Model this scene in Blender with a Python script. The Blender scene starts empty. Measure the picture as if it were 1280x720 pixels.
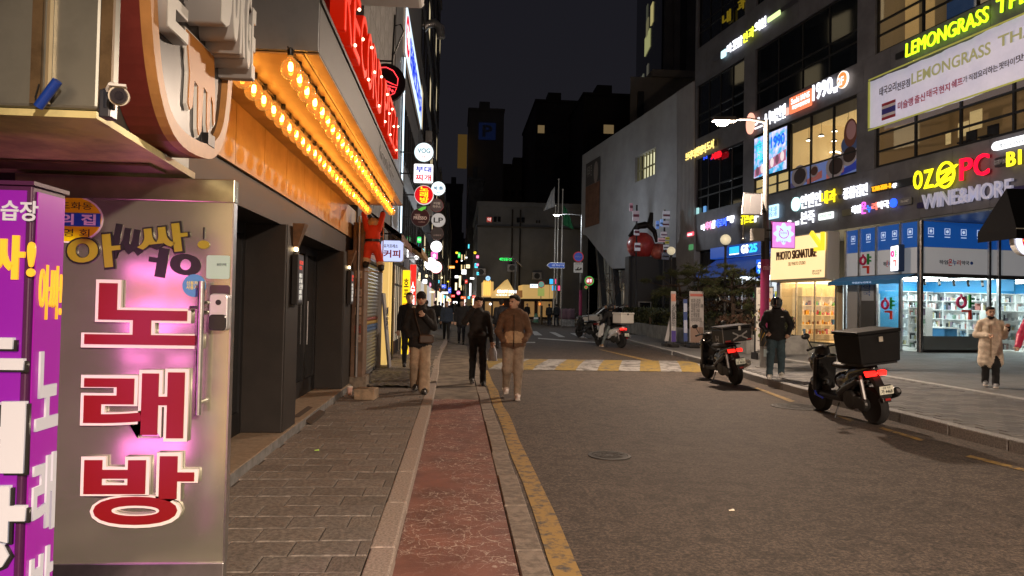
import bpy, math, random
import numpy as np
from mathutils import Vector, Matrix
random.seed(7); RNG = np.random.default_rng(5)
sc = bpy.context.scene
COL = sc.collection
R = math.radians
# ---------------------------------------------------------------- camera
FPX, HALF_W, HALF_H, CAM_Z = 900.0, 640.0, 360.0, 1.6
F_ = Vector((0.07595545, 0.99683056, 0.02365577))
R_ = Vector((0.99689547, -0.07641113, 0.01899354))
U_ = Vector((-0.02074091, -0.02213967, 0.99953972))
cam_d = bpy.data.cameras.new('camera'); cam = bpy.data.objects.new('camera', cam_d); COL.objects.link(cam)
cam_d.sensor_width = 36.0; cam_d.lens = 36.0 * FPX / 1280.0; cam_d.clip_start = 0.05; cam_d.clip_end = 2000
cam.matrix_world = Matrix(((R_.x, U_.x, -F_.x, 0), (R_.y, U_.y, -F_.y, 0), (R_.z, U_.z, -F_.z, CAM_Z), (0, 0, 0, 1)))
sc.camera = cam
# ---------------------------------------------------------------- night sky, exposure
w = bpy.data.worlds.new('World'); sc.world = w; w.use_nodes = True
bg = w.node_tree.nodes['Background']
bg.inputs[1].default_value = 0.0125
wn, wl = w.node_tree.nodes, w.node_tree.links; wc = wn.new('ShaderNodeTexCoord'); ws = wn.new('ShaderNodeSeparateXYZ'); wr = wn.new('ShaderNodeValToRGB')
wr.color_ramp.elements[0].color = (0.78, 0.74, 0.88, 1); wr.color_ramp.elements[1].color = (0.52, 0.51, 0.76, 1); wr.color_ramp.elements[1].position = .6      # city glow low down, darker overhead
wl.new(wc.outputs['Generated'], ws.inputs[0]); wl.new(ws.outputs['Z'], wr.inputs['Fac']); wl.new(wr.outputs[0], bg.inputs[0])
sc.view_settings.view_transform = 'Standard'; sc.view_settings.look = 'None'
sc.view_settings.exposure = 0.45; sc.view_settings.gamma = 1.0
sc.render.engine = 'CYCLES'
sc.cycles.use_denoising = True
try: sc.cycles.denoiser = 'OPENIMAGEDENOISE'
except Exception: pass
sc.cycles.max_bounces = 5; sc.cycles.diffuse_bounces = 3; sc.cycles.glossy_bounces = 3
sc.cycles.transmission_bounces = 4; sc.cycles.transparent_max_bounces = 12
sc.cycles.sample_clamp_indirect = 4.0; sc.cycles.sample_clamp_direct = 0
sc.cycles.caustics_reflective = False; sc.cycles.caustics_refractive = False
sc.cycles.use_light_tree = True

# ---------------------------------------------------------------- where a sight line of the survey meets a plane
def ray(x, y): return F_ + R_ * ((x - HALF_W) / FPX) - U_ * ((y - HALF_H) / FPX)
def at(x, y, Y):
    d = ray(x, y); t = Y / d.y; return Vector((d.x * t, Y, CAM_Z + d.z * t))
def onx(x, y, X):
    d = ray(x, y); t = X / d.x; return Vector((X, d.y * t, CAM_Z + d.z * t))
P0 = Vector((17.0, 25.3, 0)); FE = Vector((0.139, -0.9903, 0)); FN = Vector((0.9903, 0.139, 0))   # long facade of the right building
FROT = math.atan2(FE.y, FE.x)
def fac(x, y, off=0.0):
    """(u, z) on the right facade, off metres in front of it"""
    d = ray(x, y); o = P0 - FN * off
    t = o.dot(FN) / d.dot(FN); p = Vector((0, 0, CAM_Z)) + d * t
    return ((p - o).dot(FE), p.z)
def fpt(u, z=0, off=0.0): 
    p = P0 + FE * u - FN * off; return Vector((p.x, p.y, z))

# ---------------------------------------------------------------- materials
MATS = {}
def mat(name, col=(.5, .5, .5), rough=.6, metal=0., emit=None, es=0., nz=None, bump=None, spec=None, sample=False, coat=0.):
    """nz=(scale, amount[, dark colour]) mottles the colour, bump=(scale, strength) gives fine relief"""
    if name in MATS: return MATS[name]
    m = bpy.data.materials.new(name); m.use_nodes = True; MATS[name] = m
    nt = m.node_tree; b = nt.nodes['Principled BSDF']
    b.inputs['Base Color'].default_value = (*col, 1); b.inputs['Roughness'].default_value = rough; b.inputs['Metallic'].default_value = metal
    if spec is not None: b.inputs['Specular IOR Level'].default_value = spec
    if coat: b.inputs['Coat Weight'].default_value = coat; b.inputs['Coat Roughness'].default_value = .06
    if emit is not None:
        b.inputs['Emission Color'].default_value = (*emit, 1); b.inputs['Emission Strength'].default_value = es
        if not sample: m.cycles.emission_sampling = 'NONE'
    tc = None
    if nz or bump:
        tc = nt.nodes.new('ShaderNodeTexCoord')
    if nz:
        n = nt.nodes.new('ShaderNodeTexNoise'); n.inputs['Scale'].default_value = nz[0]; n.inputs['Detail'].default_value = 6; n.inputs['Roughness'].default_value = .65
        r = nt.nodes.new('ShaderNodeValToRGB'); a = nz[1]
        dk = nz[2] if len(nz) > 2 else tuple(c * (1 - a) for c in col)
        r.color_ramp.elements[0].position = .4; r.color_ramp.elements[1].position = .6
        r.color_ramp.elements[0].color = (*dk, 1); r.color_ramp.elements[1].color = (*[min(1, c * (1 + a * .5)) for c in col], 1)
        nt.links.new(tc.outputs['Object'], n.inputs['Vector']); nt.links.new(n.outputs['Fac'], r.inputs['Fac']); nt.links.new(r.outputs['Color'], b.inputs['Base Color'])
    if bump:
        n2 = nt.nodes.new('ShaderNodeTexNoise'); n2.inputs['Scale'].default_value = bump[0]; n2.inputs['Detail'].default_value = 5
        bp = nt.nodes.new('ShaderNodeBump'); bp.inputs['Strength'].default_value = bump[1]; bp.inputs['Distance'].default_value = .01
        nt.links.new(tc.outputs['Object'], n2.inputs['Vector']); nt.links.new(n2.outputs['Fac'], bp.inputs['Height']); nt.links.new(bp.outputs['Normal'], b.inputs['Normal'])
    return m
def glow(name, col, es, sample=False): return mat(name, tuple(c * .6 for c in col), .4, emit=col, es=es, sample=sample)
def pane(name='clear_glass', tint=(1, 1, 1), gloss=.12, rough=.02):
    if name in MATS: return MATS[name]
    m = bpy.data.materials.new(name); m.use_nodes = True; MATS[name] = m; nt = m.node_tree; nt.nodes.clear()
    o = nt.nodes.new('ShaderNodeOutputMaterial'); mx = nt.nodes.new('ShaderNodeMixShader'); t = nt.nodes.new('ShaderNodeBsdfTransparent'); g = nt.nodes.new('ShaderNodeBsdfGlossy')
    t.inputs[0].default_value = (*tint, 1); g.inputs['Roughness'].default_value = rough; mx.inputs[0].default_value = gloss
    nt.links.new(t.outputs[0], mx.inputs[1]); nt.links.new(g.outputs[0], mx.inputs[2]); nt.links.new(mx.outputs[0], o.inputs[0]); return m

def nodes_of(m): return m.node_tree.nodes, m.node_tree.links, m.node_tree.nodes['Principled BSDF']

# ---------------------------------------------------------------- mesh builder
class MB:
    def __init__(s): s.v = []; s.f = []; s.m = []; s.M = None
    def add(s, vs, fs, m=0):
        o = len(s.v)
        if s.M is not None: vs = [tuple(s.M @ Vector(p)) for p in vs]
        s.v += [tuple(p) for p in vs]; s.f += [tuple(i + o for i in f) for f in fs]; s.m += [m] * len(fs); return s
    def box(s, x0, x1, y0, y1, z0, z1, m=0):
        return s.add([(x0, y0, z0), (x1, y0, z0), (x1, y1, z0), (x0, y1, z0), (x0, y0, z1), (x1, y0, z1), (x1, y1, z1), (x0, y1, z1)],
                     [(0, 3, 2, 1), (4, 5, 6, 7), (0, 1, 5, 4), (1, 2, 6, 5), (2, 3, 7, 6), (3, 0, 4, 7)], m)
    def quad(s, a, b, c, d, m=0): return s.add([a, b, c, d], [(0, 1, 2, 3)], m)
    def hexa(s, p, m=0):   # 8 points: bottom ring then top ring
        return s.add(p, [(0, 3, 2, 1), (4, 5, 6, 7), (0, 1, 5, 4), (1, 2, 6, 5), (2, 3, 7, 6), (3, 0, 4, 7)], m)
    def tube(s, pts, r, n=10, m=0, cap=True):
        pts = [Vector(p) for p in pts]; k = len(pts); rs = r if isinstance(r, (list, tuple)) else [r] * k
        vs = []; fs = []; up = None
        for i, p in enumerate(pts):
            d = (pts[min(i + 1, k - 1)] - pts[max(i - 1, 0)])
            d = d.normalized() if d.length > 1e-9 else Vector((0, 0, 1))
            if up is None: up = Vector((0, 0, 1)) if abs(d.z) < .9 else Vector((1, 0, 0))
            a = d.cross(up).normalized(); b = d.cross(a).normalized(); up = -b if False else up
            if abs(d.dot(up)) > .95: up = Vector((1, 0, 0)) if abs(d.x) < .8 else Vector((0, 1, 0))
            for j in range(n):
                t = 2 * math.pi * j / n; vs.append(p + (a * math.cos(t) + b * math.sin(t)) * rs[i])
        for i in range(k - 1):
            for j in range(n):
                q = (j + 1) % n; fs.append((i * n + j, i * n + q, (i + 1) * n + q, (i + 1) * n + j))
        if cap: fs.append(tuple(range(n - 1, -1, -1))); fs.append(tuple(range((k - 1) * n, k * n)))
        return s.add(vs, fs, m)
    def cyl(s, a, b, r, r2=None, n=16, m=0): return s.tube([a, b], [r, r if r2 is None else r2], n, m)
    def lathe(s, prof, c=(0, 0, 0), n=20, m=0, axis='z'):
        vs = []; fs = []; k = len(prof)
        for r, h in prof:
            for j in range(n):
                t = 2 * math.pi * j / n; x, y = r * math.cos(t), r * math.sin(t)
                q = (x, y, h) if axis == 'z' else ((x, h, y) if axis == 'y' else (h, x, y))
                vs.append((c[0] + q[0], c[1] + q[1], c[2] + q[2]))
        for i in range(k - 1):
            for j in range(n):
                q = (j + 1) % n; fs.append((i * n + j, i * n + q, (i + 1) * n + q, (i + 1) * n + j))
        fs.append(tuple(range(n))[::-1]); fs.append(tuple(range((k - 1) * n, k * n)))
        return s.add(vs, fs, m)
    def ball(s, c, r, n=12, k=8, m=0):
        rx, ry, rz = (r, r, r) if not isinstance(r, (tuple, list)) else r
        vs = [(c[0], c[1], c[2] - rz)]; fs = []
        for i in range(1, k):
            a = -math.pi / 2 + math.pi * i / k
            for j in range(n):
                t = 2 * math.pi * j / n; vs.append((c[0] + rx * math.cos(a) * math.cos(t), c[1] + ry * math.cos(a) * math.sin(t), c[2] + rz * math.sin(a)))
        vs.append((c[0], c[1], c[2] + rz)); L = len(vs) - 1
        for j in range(n):
            q = (j + 1) % n; fs.append((0, 1 + q, 1 + j)); fs.append((L, L - n + j, L - n + q))
            for i in range(k - 2): fs.append((1 + i * n + j, 1 + i * n + q, 1 + (i + 1) * n + q, 1 + (i + 1) * n + j))
        return s.add(vs, fs, m)
    def prism(s, poly, y0, y1, m=0, axis='y'):
        """polygon in the xz plane pushed from y0 to y1 (axis 'z': xy plane pushed in z, 'x': yz plane pushed in x)"""
        n = len(poly)
        P = (lambda a, b, c: (a, c, b)) if axis == 'y' else ((lambda a, b, c: (a, b, c)) if axis == 'z' else (lambda a, b, c: (c, a, b)))
        vs = [P(a, b, y0) for a, b in poly] + [P(a, b, y1) for a, b in poly]
        fs = [tuple(range(n)), tuple(range(2 * n - 1, n - 1, -1))] + [(i, i + n, (i + 1) % n + n, (i + 1) % n) for i in range(n)]
        return s.add(vs, fs, m)
    def mesh(s, name, mats, smooth=False):
        me = bpy.data.meshes.new(name); me.from_pydata(s.v, [], s.f); 
        for mm in (mats if isinstance(mats, (list, tuple)) else [mats]): me.materials.append(mm)
        if any(s.m): me.polygons.foreach_set('material_index', s.m)
        import bmesh
        if len(s.f) < 60000:
            bm = bmesh.new(); bm.from_mesh(me); bmesh.ops.recalc_face_normals(bm, faces=bm.faces); bm.to_mesh(me); bm.free()
        if smooth:
            me.polygons.foreach_set('use_smooth', [True] * len(me.polygons)); me.set_sharp_from_angle(angle=R(42))
        me.update(); return me
def link(name, me, parent=None, loc=None, rot=None):
    o = bpy.data.objects.new(name, me); COL.objects.link(o)
    if parent is not None: o.parent = parent
    if loc is not None: o.location = loc
    if rot is not None: o.rotation_euler = rot if not isinstance(rot, (int, float)) else (0, 0, rot)
    return o
def obj(name, mb, mats, parent=None, loc=None, rot=None, smooth=False, bev=0, label=None):
    o = link(name, mb.mesh(name, mats, smooth), parent, loc, rot)
    if bev:
        b = o.modifiers.new('edge', 'BEVEL'); b.width = bev; b.segments = 2; b.limit_method = 'ANGLE'; b.angle_limit = R(40)
    if label: o['label'] = label
    return o
def tag(o, label, cat, group=None, kind=None):
    if label: o['label'] = label
    if cat: o['category'] = cat
    if group: o['group'] = group
    if kind: o['kind'] = kind
    return o
def thing(name, label, cat, loc=(0, 0, 0), rot=0., group=None, kind=None):
    o = bpy.data.objects.new(name, None); COL.objects.link(o); o.empty_display_size = .1
    o.location = loc; o.rotation_euler = (0, 0, rot) if isinstance(rot, (int, float)) else rot
    return tag(o, label, cat, group, kind)
def struct(name, mb, mats, label=None, **k):
    o = obj(name, mb, mats, **k); o['kind'] = 'structure'
    if label: o['label'] = label
    return o
def copy_tree(o, parent=None):
    c = o.copy(); COL.objects.link(c); c.parent = parent
    for ch in o.children: copy_tree(ch, c)
    return c

def text_mesh(s, depth=.01, bold=0., res=3, shear=0., spacing=1.0):
    c = bpy.data.curves.new('t', 'FONT'); c.body = s; c.resolution_u = res; c.offset = bold; c.extrude = max(depth, 1e-4); c.shear = shear; c.space_character = spacing
    c.space_line = .95
    o = bpy.data.objects.new('t', c); me = bpy.data.meshes.new_from_object(o)
    bpy.data.objects.remove(o); bpy.data.curves.remove(c); return me
def txt(parent, s, x0, x1, z0, z1, y=0., m=None, depth=.008, bold=0., shear=0., rot=0., name='lettering', res=3, spacing=1.0, keep=False, label=None, xf=None):
    """letters that fill x0..x1, z0..z1 of the parent's face, front towards local -y, back at y"""
    me = text_mesh(s, .5, bold, res, shear, spacing); n = len(me.vertices)
    if n == 0: return None
    a = np.empty(n * 3); me.vertices.foreach_get('co', a); a = a.reshape(-1, 3)
    mn, mx = a[:, :2].min(0), a[:, :2].max(0); sz = np.maximum(mx - mn, 1e-6)
    sx, sz_ = (x1 - x0) / sz[0], (z1 - z0) / sz[1]
    if keep: sx = sz_ = min(sx, sz_)
    X = (a[:, 0] - (mn[0] + mx[0]) / 2) * sx; Z = (a[:, 1] - (mn[1] + mx[1]) / 2) * sz_
    if rot:
        c, q = math.cos(rot), math.sin(rot); X, Z = X * c - Z * q, X * q + Z * c
    b = np.stack([X + (x0 + x1) / 2, y - (a[:, 2] + .5) * depth, Z + (z0 + z1) / 2], 1)
    if xf is not None: b = b @ np.array(xf.to_3x3()).T + np.array(xf.translation)
    me.vertices.foreach_set('co', b.ravel()); me.materials.clear(); me.materials.append(m); me.update()
    o = link(name, me, parent)
    if label: o['label'] = label
    return o

def rrect(x0, x1, z0, z1, r, n=5):
    out = []
    for cx, cz, a0 in ((x1 - r, z0 + r, -90), (x1 - r, z1 - r, 0), (x0 + r, z1 - r, 90), (x0 + r, z0 + r, 180)):
        for i in range(n + 1):
            a = R(a0 + 90 * i / n); out.append((cx + r * math.cos(a), cz + r * math.sin(a)))
    return out
def disc(cx, cz, r, n=28, rz=None): return [(cx + r * math.cos(2 * math.pi * i / n), cz + (rz or r) * math.sin(2 * math.pi * i / n)) for i in range(n)]

# ---------------------------------------------------------------- smooth bodies: blended rounded cones and ellipsoids, meshed with surface nets
def sdf_mesh(prims, h, k=.03, pad=.06, noise=0.):
    """prims: ('c', a, b, ra, rb, mat[, k]) | ('e', c, (rx,ry,rz), mat[, rotation matrix, k]) | ('b', c, (hx,hy,hz), r, mat[, rotation])"""
    lo = np.full(3, 1e9); hi = -lo; B = []
    for p in prims:
        if p[0] == 'c':
            a, b = np.array(p[1], float), np.array(p[2], float); r = max(p[3], p[4]); l, u = np.minimum(a, b) - r, np.maximum(a, b) + r
        else:
            c = np.array(p[1], float); r = max(p[2]) * (1.0 if p[0] == 'e' else 1.75) + (p[3] if p[0] == 'b' else 0); l, u = c - r, c + r
        B.append((l, u)); lo = np.minimum(lo, l); hi = np.maximum(hi, u)
    lo -= 2 * h; hi += 2 * h; n = np.ceil((hi - lo) / h).astype(int) + 1
    D = np.full(n, 1.0, np.float32); best = np.full(n, 1.0, np.float32); idx = np.zeros(n, np.int16)
    ax = [lo[i] + h * np.arange(n[i]) for i in range(3)]
    for p, (l, u) in zip(prims, B):
        i0 = np.maximum(((l - pad - lo) / h).astype(int), 0); i1 = np.minimum(((u + pad - lo) / h).astype(int) + 2, n)
        sl = tuple(slice(i0[i], i1[i]) for i in range(3))
        X, Y, Z = np.meshgrid(ax[0][sl[0]], ax[1][sl[1]], ax[2][sl[2]], indexing='ij'); kk = k
        if p[0] == 'c':
            a, b = np.array(p[1], float), np.array(p[2], float); d = b - a; L2 = max(d @ d, 1e-9)
            t = np.clip(((X - a[0]) * d[0] + (Y - a[1]) * d[1] + (Z - a[2]) * d[2]) / L2, 0, 1)
            q = np.sqrt((X - a[0] - t * d[0]) ** 2 + (Y - a[1] - t * d[1]) ** 2 + (Z - a[2] - t * d[2]) ** 2) - (p[3] + (p[4] - p[3]) * t); m = p[5]
            if len(p) > 6: kk = p[6]
        else:
            c = p[1]; x, y, z = X - c[0], Y - c[1], Z - c[2]
            rm = (p[4] if len(p) > 4 else None) if p[0] == 'e' else (p[5] if len(p) > 5 else None)
            if rm is not None:
                rm = np.array(rm); x, y, z = (rm[0][0] * x + rm[1][0] * y + rm[2][0] * z, rm[0][1] * x + rm[1][1] * y + rm[2][1] * z, rm[0][2] * x + rm[1][2] * y + rm[2][2] * z)
            if p[0] == 'e':
                rx, ry, rz = p[2]; k0 = np.sqrt((x / rx) ** 2 + (y / ry) ** 2 + (z / rz) ** 2); k1 = np.sqrt((x / rx ** 2) ** 2 + (y / ry ** 2) ** 2 + (z / rz ** 2) ** 2)
                q = k0 * (k0 - 1) / np.maximum(k1, 1e-6); m = p[3]
                if len(p) > 5: kk = p[5]
            else:
                hx, hy, hz = p[2]; r = p[3]; qx, qy, qz = np.abs(x) - hx + r, np.abs(y) - hy + r, np.abs(z) - hz + r
                q = np.sqrt(np.maximum(qx, 0) ** 2 + np.maximum(qy, 0) ** 2 + np.maximum(qz, 0) ** 2) + np.minimum(np.maximum(qx, np.maximum(qy, qz)), 0) - r; m = p[4]
                if len(p) > 6: kk = p[6]
        o = D[sl]; hh = np.maximum(kk - np.abs(o - q), 0) / kk
        D[sl] = np.minimum(o, q) - hh * hh * kk * .25
        bs = best[sl]; w_ = q < bs; bs[w_] = q[w_]; ii = idx[sl]; ii[w_] = m
    if noise:
        X, Y, Z = np.meshgrid(*ax, indexing='ij')
        D += noise * (np.sin(X * 31 + Z * 19 + 2 * np.sin(Z * 13)) * np.sin(Z * 27 + Y * 17 + np.sin(X * 23)) + .6 * np.sin(Z * 47 + X * 22 + Y * 29))
    return nets(D, lo, h, idx)
def nets(D, lo, h, idx):
    s = D < 0; c = [sl for sl in ((slice(0, -1), slice(1, None)),)][0]
    cnt = np.zeros(tuple(np.array(D.shape) - 1), np.int8)
    for i in (0, 1):
        for j in (0, 1):
            for k in (0, 1): cnt += s[c[i], c[j], c[k]]
    cell = (cnt > 0) & (cnt < 8); cid = np.full(cell.shape, -1, np.int64); ci = np.argwhere(cell); cid[cell] = np.arange(len(ci))
    acc = np.zeros((len(ci), 3)); num = np.zeros(len(ci)); corners = [(i, j, k) for i in (0, 1) for j in (0, 1) for k in (0, 1)]
    val = {q: D[ci[:, 0] + q[0], ci[:, 1] + q[1], ci[:, 2] + q[2]] for q in corners}
    for a in corners:
        for x in range(3):
            if a[x] == 0:
                b = list(a); b[x] = 1; b = tuple(b); va, vb = val[a], val[b]; cr = (va < 0) != (vb < 0)
                t = np.where(cr, va / np.where(np.abs(va - vb) < 1e-9, 1, va - vb), 0); p = np.zeros((len(ci), 3)) + np.array(a); p[:, x] += t
                acc += p * cr[:, None]; num += cr
    V = (ci + acc / np.maximum(num, 1)[:, None]) * h + lo
    Fs = []
    for x in range(3):
        y, z = (x + 1) % 3, (x + 2) % 3
        sa = [slice(None)] * 3; sb = [slice(None)] * 3; sa[x] = slice(0, -1); sb[x] = slice(1, None)
        a, b = s[tuple(sa)], s[tuple(sb)]; ch = np.argwhere(a != b)
        ok = (ch[:, y] > 0) & (ch[:, z] > 0) & (ch[:, y] < D.shape[y] - 1) & (ch[:, z] < D.shape[z] - 1); ch = ch[ok]
        def g(dy, dz):
            q = ch.copy(); q[:, y] -= dy; q[:, z] -= dz; return cid[q[:, 0], q[:, 1], q[:, 2]]
        quad = np.stack([g(1, 1), g(0, 1), g(0, 0), g(1, 0)], 1); fl = ~a[ch[:, 0], ch[:, 1], ch[:, 2]]
        quad[fl] = quad[fl][:, ::-1]; Fs.append(quad)
    Fq = np.concatenate(Fs) if Fs else np.zeros((0, 4), int)
    vi = idx[ci[:, 0], ci[:, 1], ci[:, 2]]
    return V, Fq, vi[Fq[:, 0]]
def sdf_obj_mesh(name, prims, h, mats, k=.03, noise=0.):
    V, Fq, mi = sdf_mesh(prims, h, k, noise=noise)
    me = bpy.data.meshes.new(name); me.from_pydata(V.tolist(), [], Fq.tolist())
    for m in mats: me.materials.append(m)
    me.polygons.foreach_set('material_index', mi.astype(np.int32)); me.polygons.foreach_set('use_smooth', [True] * len(me.polygons)); me.update(); return me
# ================================================================ ground
def gp(x, y, z=0.):
    d = ray(x, y); t = (z - CAM_Z) / d.z; return Vector((d.x * t, d.y * t, z))
def asphalt():
    m = mat('asphalt', (.075, .068, .062), .82); N, L, b = nodes_of(m)
    tc = N.new('ShaderNodeTexCoord')
    def noise(sc_, det=6, ro=.6, dist=0):
        n = N.new('ShaderNodeTexNoise'); n.inputs['Scale'].default_value = sc_; n.inputs['Detail'].default_value = det; n.inputs['Roughness'].default_value = ro; n.inputs['Distortion'].default_value = dist
        L.new(tc.outputs['Object'], n.inputs['Vector']); return n
    big, fine, mid = noise(.7, 6, .7, .4), noise(34, 6, .85), noise(5, 7, .75, 1.5)
    def ramp(n, p0, c0, p1, c1):
        r = N.new('ShaderNodeValToRGB'); e = r.color_ramp.elements; e[0].position = p0; e[0].color = (*c0, 1); e[1].position = p1; e[1].color = (*c1, 1); L.new(n.outputs['Fac'], r.inputs['Fac']); return r
    r1 = ramp(big, .3, (.074, .057, .046), .7, (.096, .075, .061)); r2 = ramp(fine, .44, (.32, .32, .32), .58, (1.95, 1.9, 1.85)); r3 = ramp(mid, .42, (.6, .6, .6), .54, (1.1, 1.1, 1.1))
    m1 = N.new('ShaderNodeMix'); m1.data_type = 'RGBA'; m1.blend_type = 'MULTIPLY'; m1.inputs[0].default_value = 1
    m2 = N.new('ShaderNodeMix'); m2.data_type = 'RGBA'; m2.blend_type = 'MULTIPLY'; m2.inputs[0].default_value = 1
    L.new(r1.outputs[0], m1.inputs[6]); L.new(r2.outputs[0], m1.inputs[7]); L.new(m1.outputs[2], m2.inputs[6]); L.new(r3.outputs[0], m2.inputs[7]); ds = N.new('ShaderNodeMix'); ds.data_type = 'RGBA'; ds.blend_type = 'LINEAR_LIGHT'; ds.inputs[0].default_value = .35; L.new(tc.outputs['Object'], ds.inputs[6]); L.new(mid.outputs['Color'], ds.inputs[7])
    vo = N.new('ShaderNodeTexVoronoi'); vo.feature = 'DISTANCE_TO_EDGE'; vo.inputs['Scale'].default_value = .55; L.new(ds.outputs[2], vo.inputs['Vector']); cr = N.new('ShaderNodeValToRGB'); e = cr.color_ramp.elements; e[0].position = .004; e[0].color = (.45, .45, .45, 1); e[1].position = .014; e[1].color = (1, 1, 1, 1); L.new(vo.outputs['Distance'], cr.inputs['Fac'])
    m3 = N.new('ShaderNodeMix'); m3.data_type = 'RGBA'; m3.blend_type = 'MULTIPLY'; L.new(big.outputs['Fac'], m3.inputs[0]); L.new(m2.outputs[2], m3.inputs[6]); L.new(cr.outputs[0], m3.inputs[7]); L.new(m3.outputs[2], b.inputs['Base Color'])
    bp = N.new('ShaderNodeBump'); bp.inputs['Strength'].default_value = .55; bp.inputs['Distance'].default_value = .006; L.new(fine.outputs['Fac'], bp.inputs['Height']); L.new(bp.outputs['Normal'], b.inputs['Normal'])
    rr = ramp(fine, .35, (.7, .7, .7), .65, (.95, .95, .95)); L.new(rr.outputs[0], b.inputs['Roughness']); return m
def worn(name, col, under=(.08, .07, .062), amt=.5, scale=14.):
    m = mat(name, col, .7); N, L, b = nodes_of(m); tc = N.new('ShaderNodeTexCoord')
    n = N.new('ShaderNodeTexNoise'); n.inputs['Scale'].default_value = scale; n.inputs['Detail'].default_value = 8; n.inputs['Roughness'].default_value = .75; L.new(tc.outputs['Object'], n.inputs['Vector'])
    r = N.new('ShaderNodeValToRGB'); e = r.color_ramp.elements; e[0].position = .5 - .24 * (1 - amt) - .06; e[0].color = (*under, 1); e[1].position = .58 - .2 * (1 - amt); e[1].color = (*col, 1)
    e2 = r.color_ramp.elements.new(.8); e2.color = (*[c * .8 for c in col], 1)
    L.new(n.outputs['Fac'], r.inputs['Fac']); L.new(r.outputs[0], b.inputs['Base Color'])
    f = N.new('ShaderNodeTexNoise'); f.inputs['Scale'].default_value = 90; L.new(tc.outputs['Object'], f.inputs['Vector'])
    bp = N.new('ShaderNodeBump'); bp.inputs['Strength'].default_value = .3; bp.inputs['Distance'].default_value = .005; L.new(f.outputs['Fac'], bp.inputs['Height']); L.new(bp.outputs['Normal'], b.inputs['Normal']); return m
M_ASPH = asphalt()
M_YEL = worn('worn_yellow_paint', (.38, .235, .055), amt=.78, scale=9.); M_WHT = worn('worn_white_paint', (.58, .57, .54), amt=.5)
M_YEL2 = worn('hump_yellow_paint', (.30, .205, .045), (.1, .09, .08), .74, 5.); M_WHT2 = worn('hump_white_paint', (.35, .34, .325), (.09, .08, .075), .84, 3.)
M_GRAN = mat('kerb_granite', (.36, .30, .26), .75, nz=(60, .35), bump=(120, .25)); M_GRAN2 = mat('kerb_grey_granite', (.34, .34, .34), .75, nz=(40, .3), bump=(120, .25))
M_PAVE = [mat('paver_%d' % i, c, .78, nz=(38, .4), bump=(70, .3)) for i, c in enumerate([(.185, .16, .14), (.205, .178, .155), (.16, .138, .12), (.19, .168, .15)])]
M_PAVG = [mat('grey_paver_%d' % i, c, .7, nz=(7, .25), bump=(60, .25)) for i, c in enumerate([(.17, .17, .17), (.21, .205, .2), (.14, .14, .145)])]
M_MORT = mat('joint_sand', (.04, .034, .028), .95, bump=(80, .3)); M_CONC = mat('concrete', (.26, .25, .235), .85, nz=(5, .35), bump=(40, .3)); M_GUT = mat('gutter_stone', (.24, .2, .165), .85, nz=(14, .35), bump=(60, .35))
M_IRON = mat('cast_iron', (.035, .031, .028), .7, .3, nz=(30, .4), bump=(60, .3))
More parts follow.
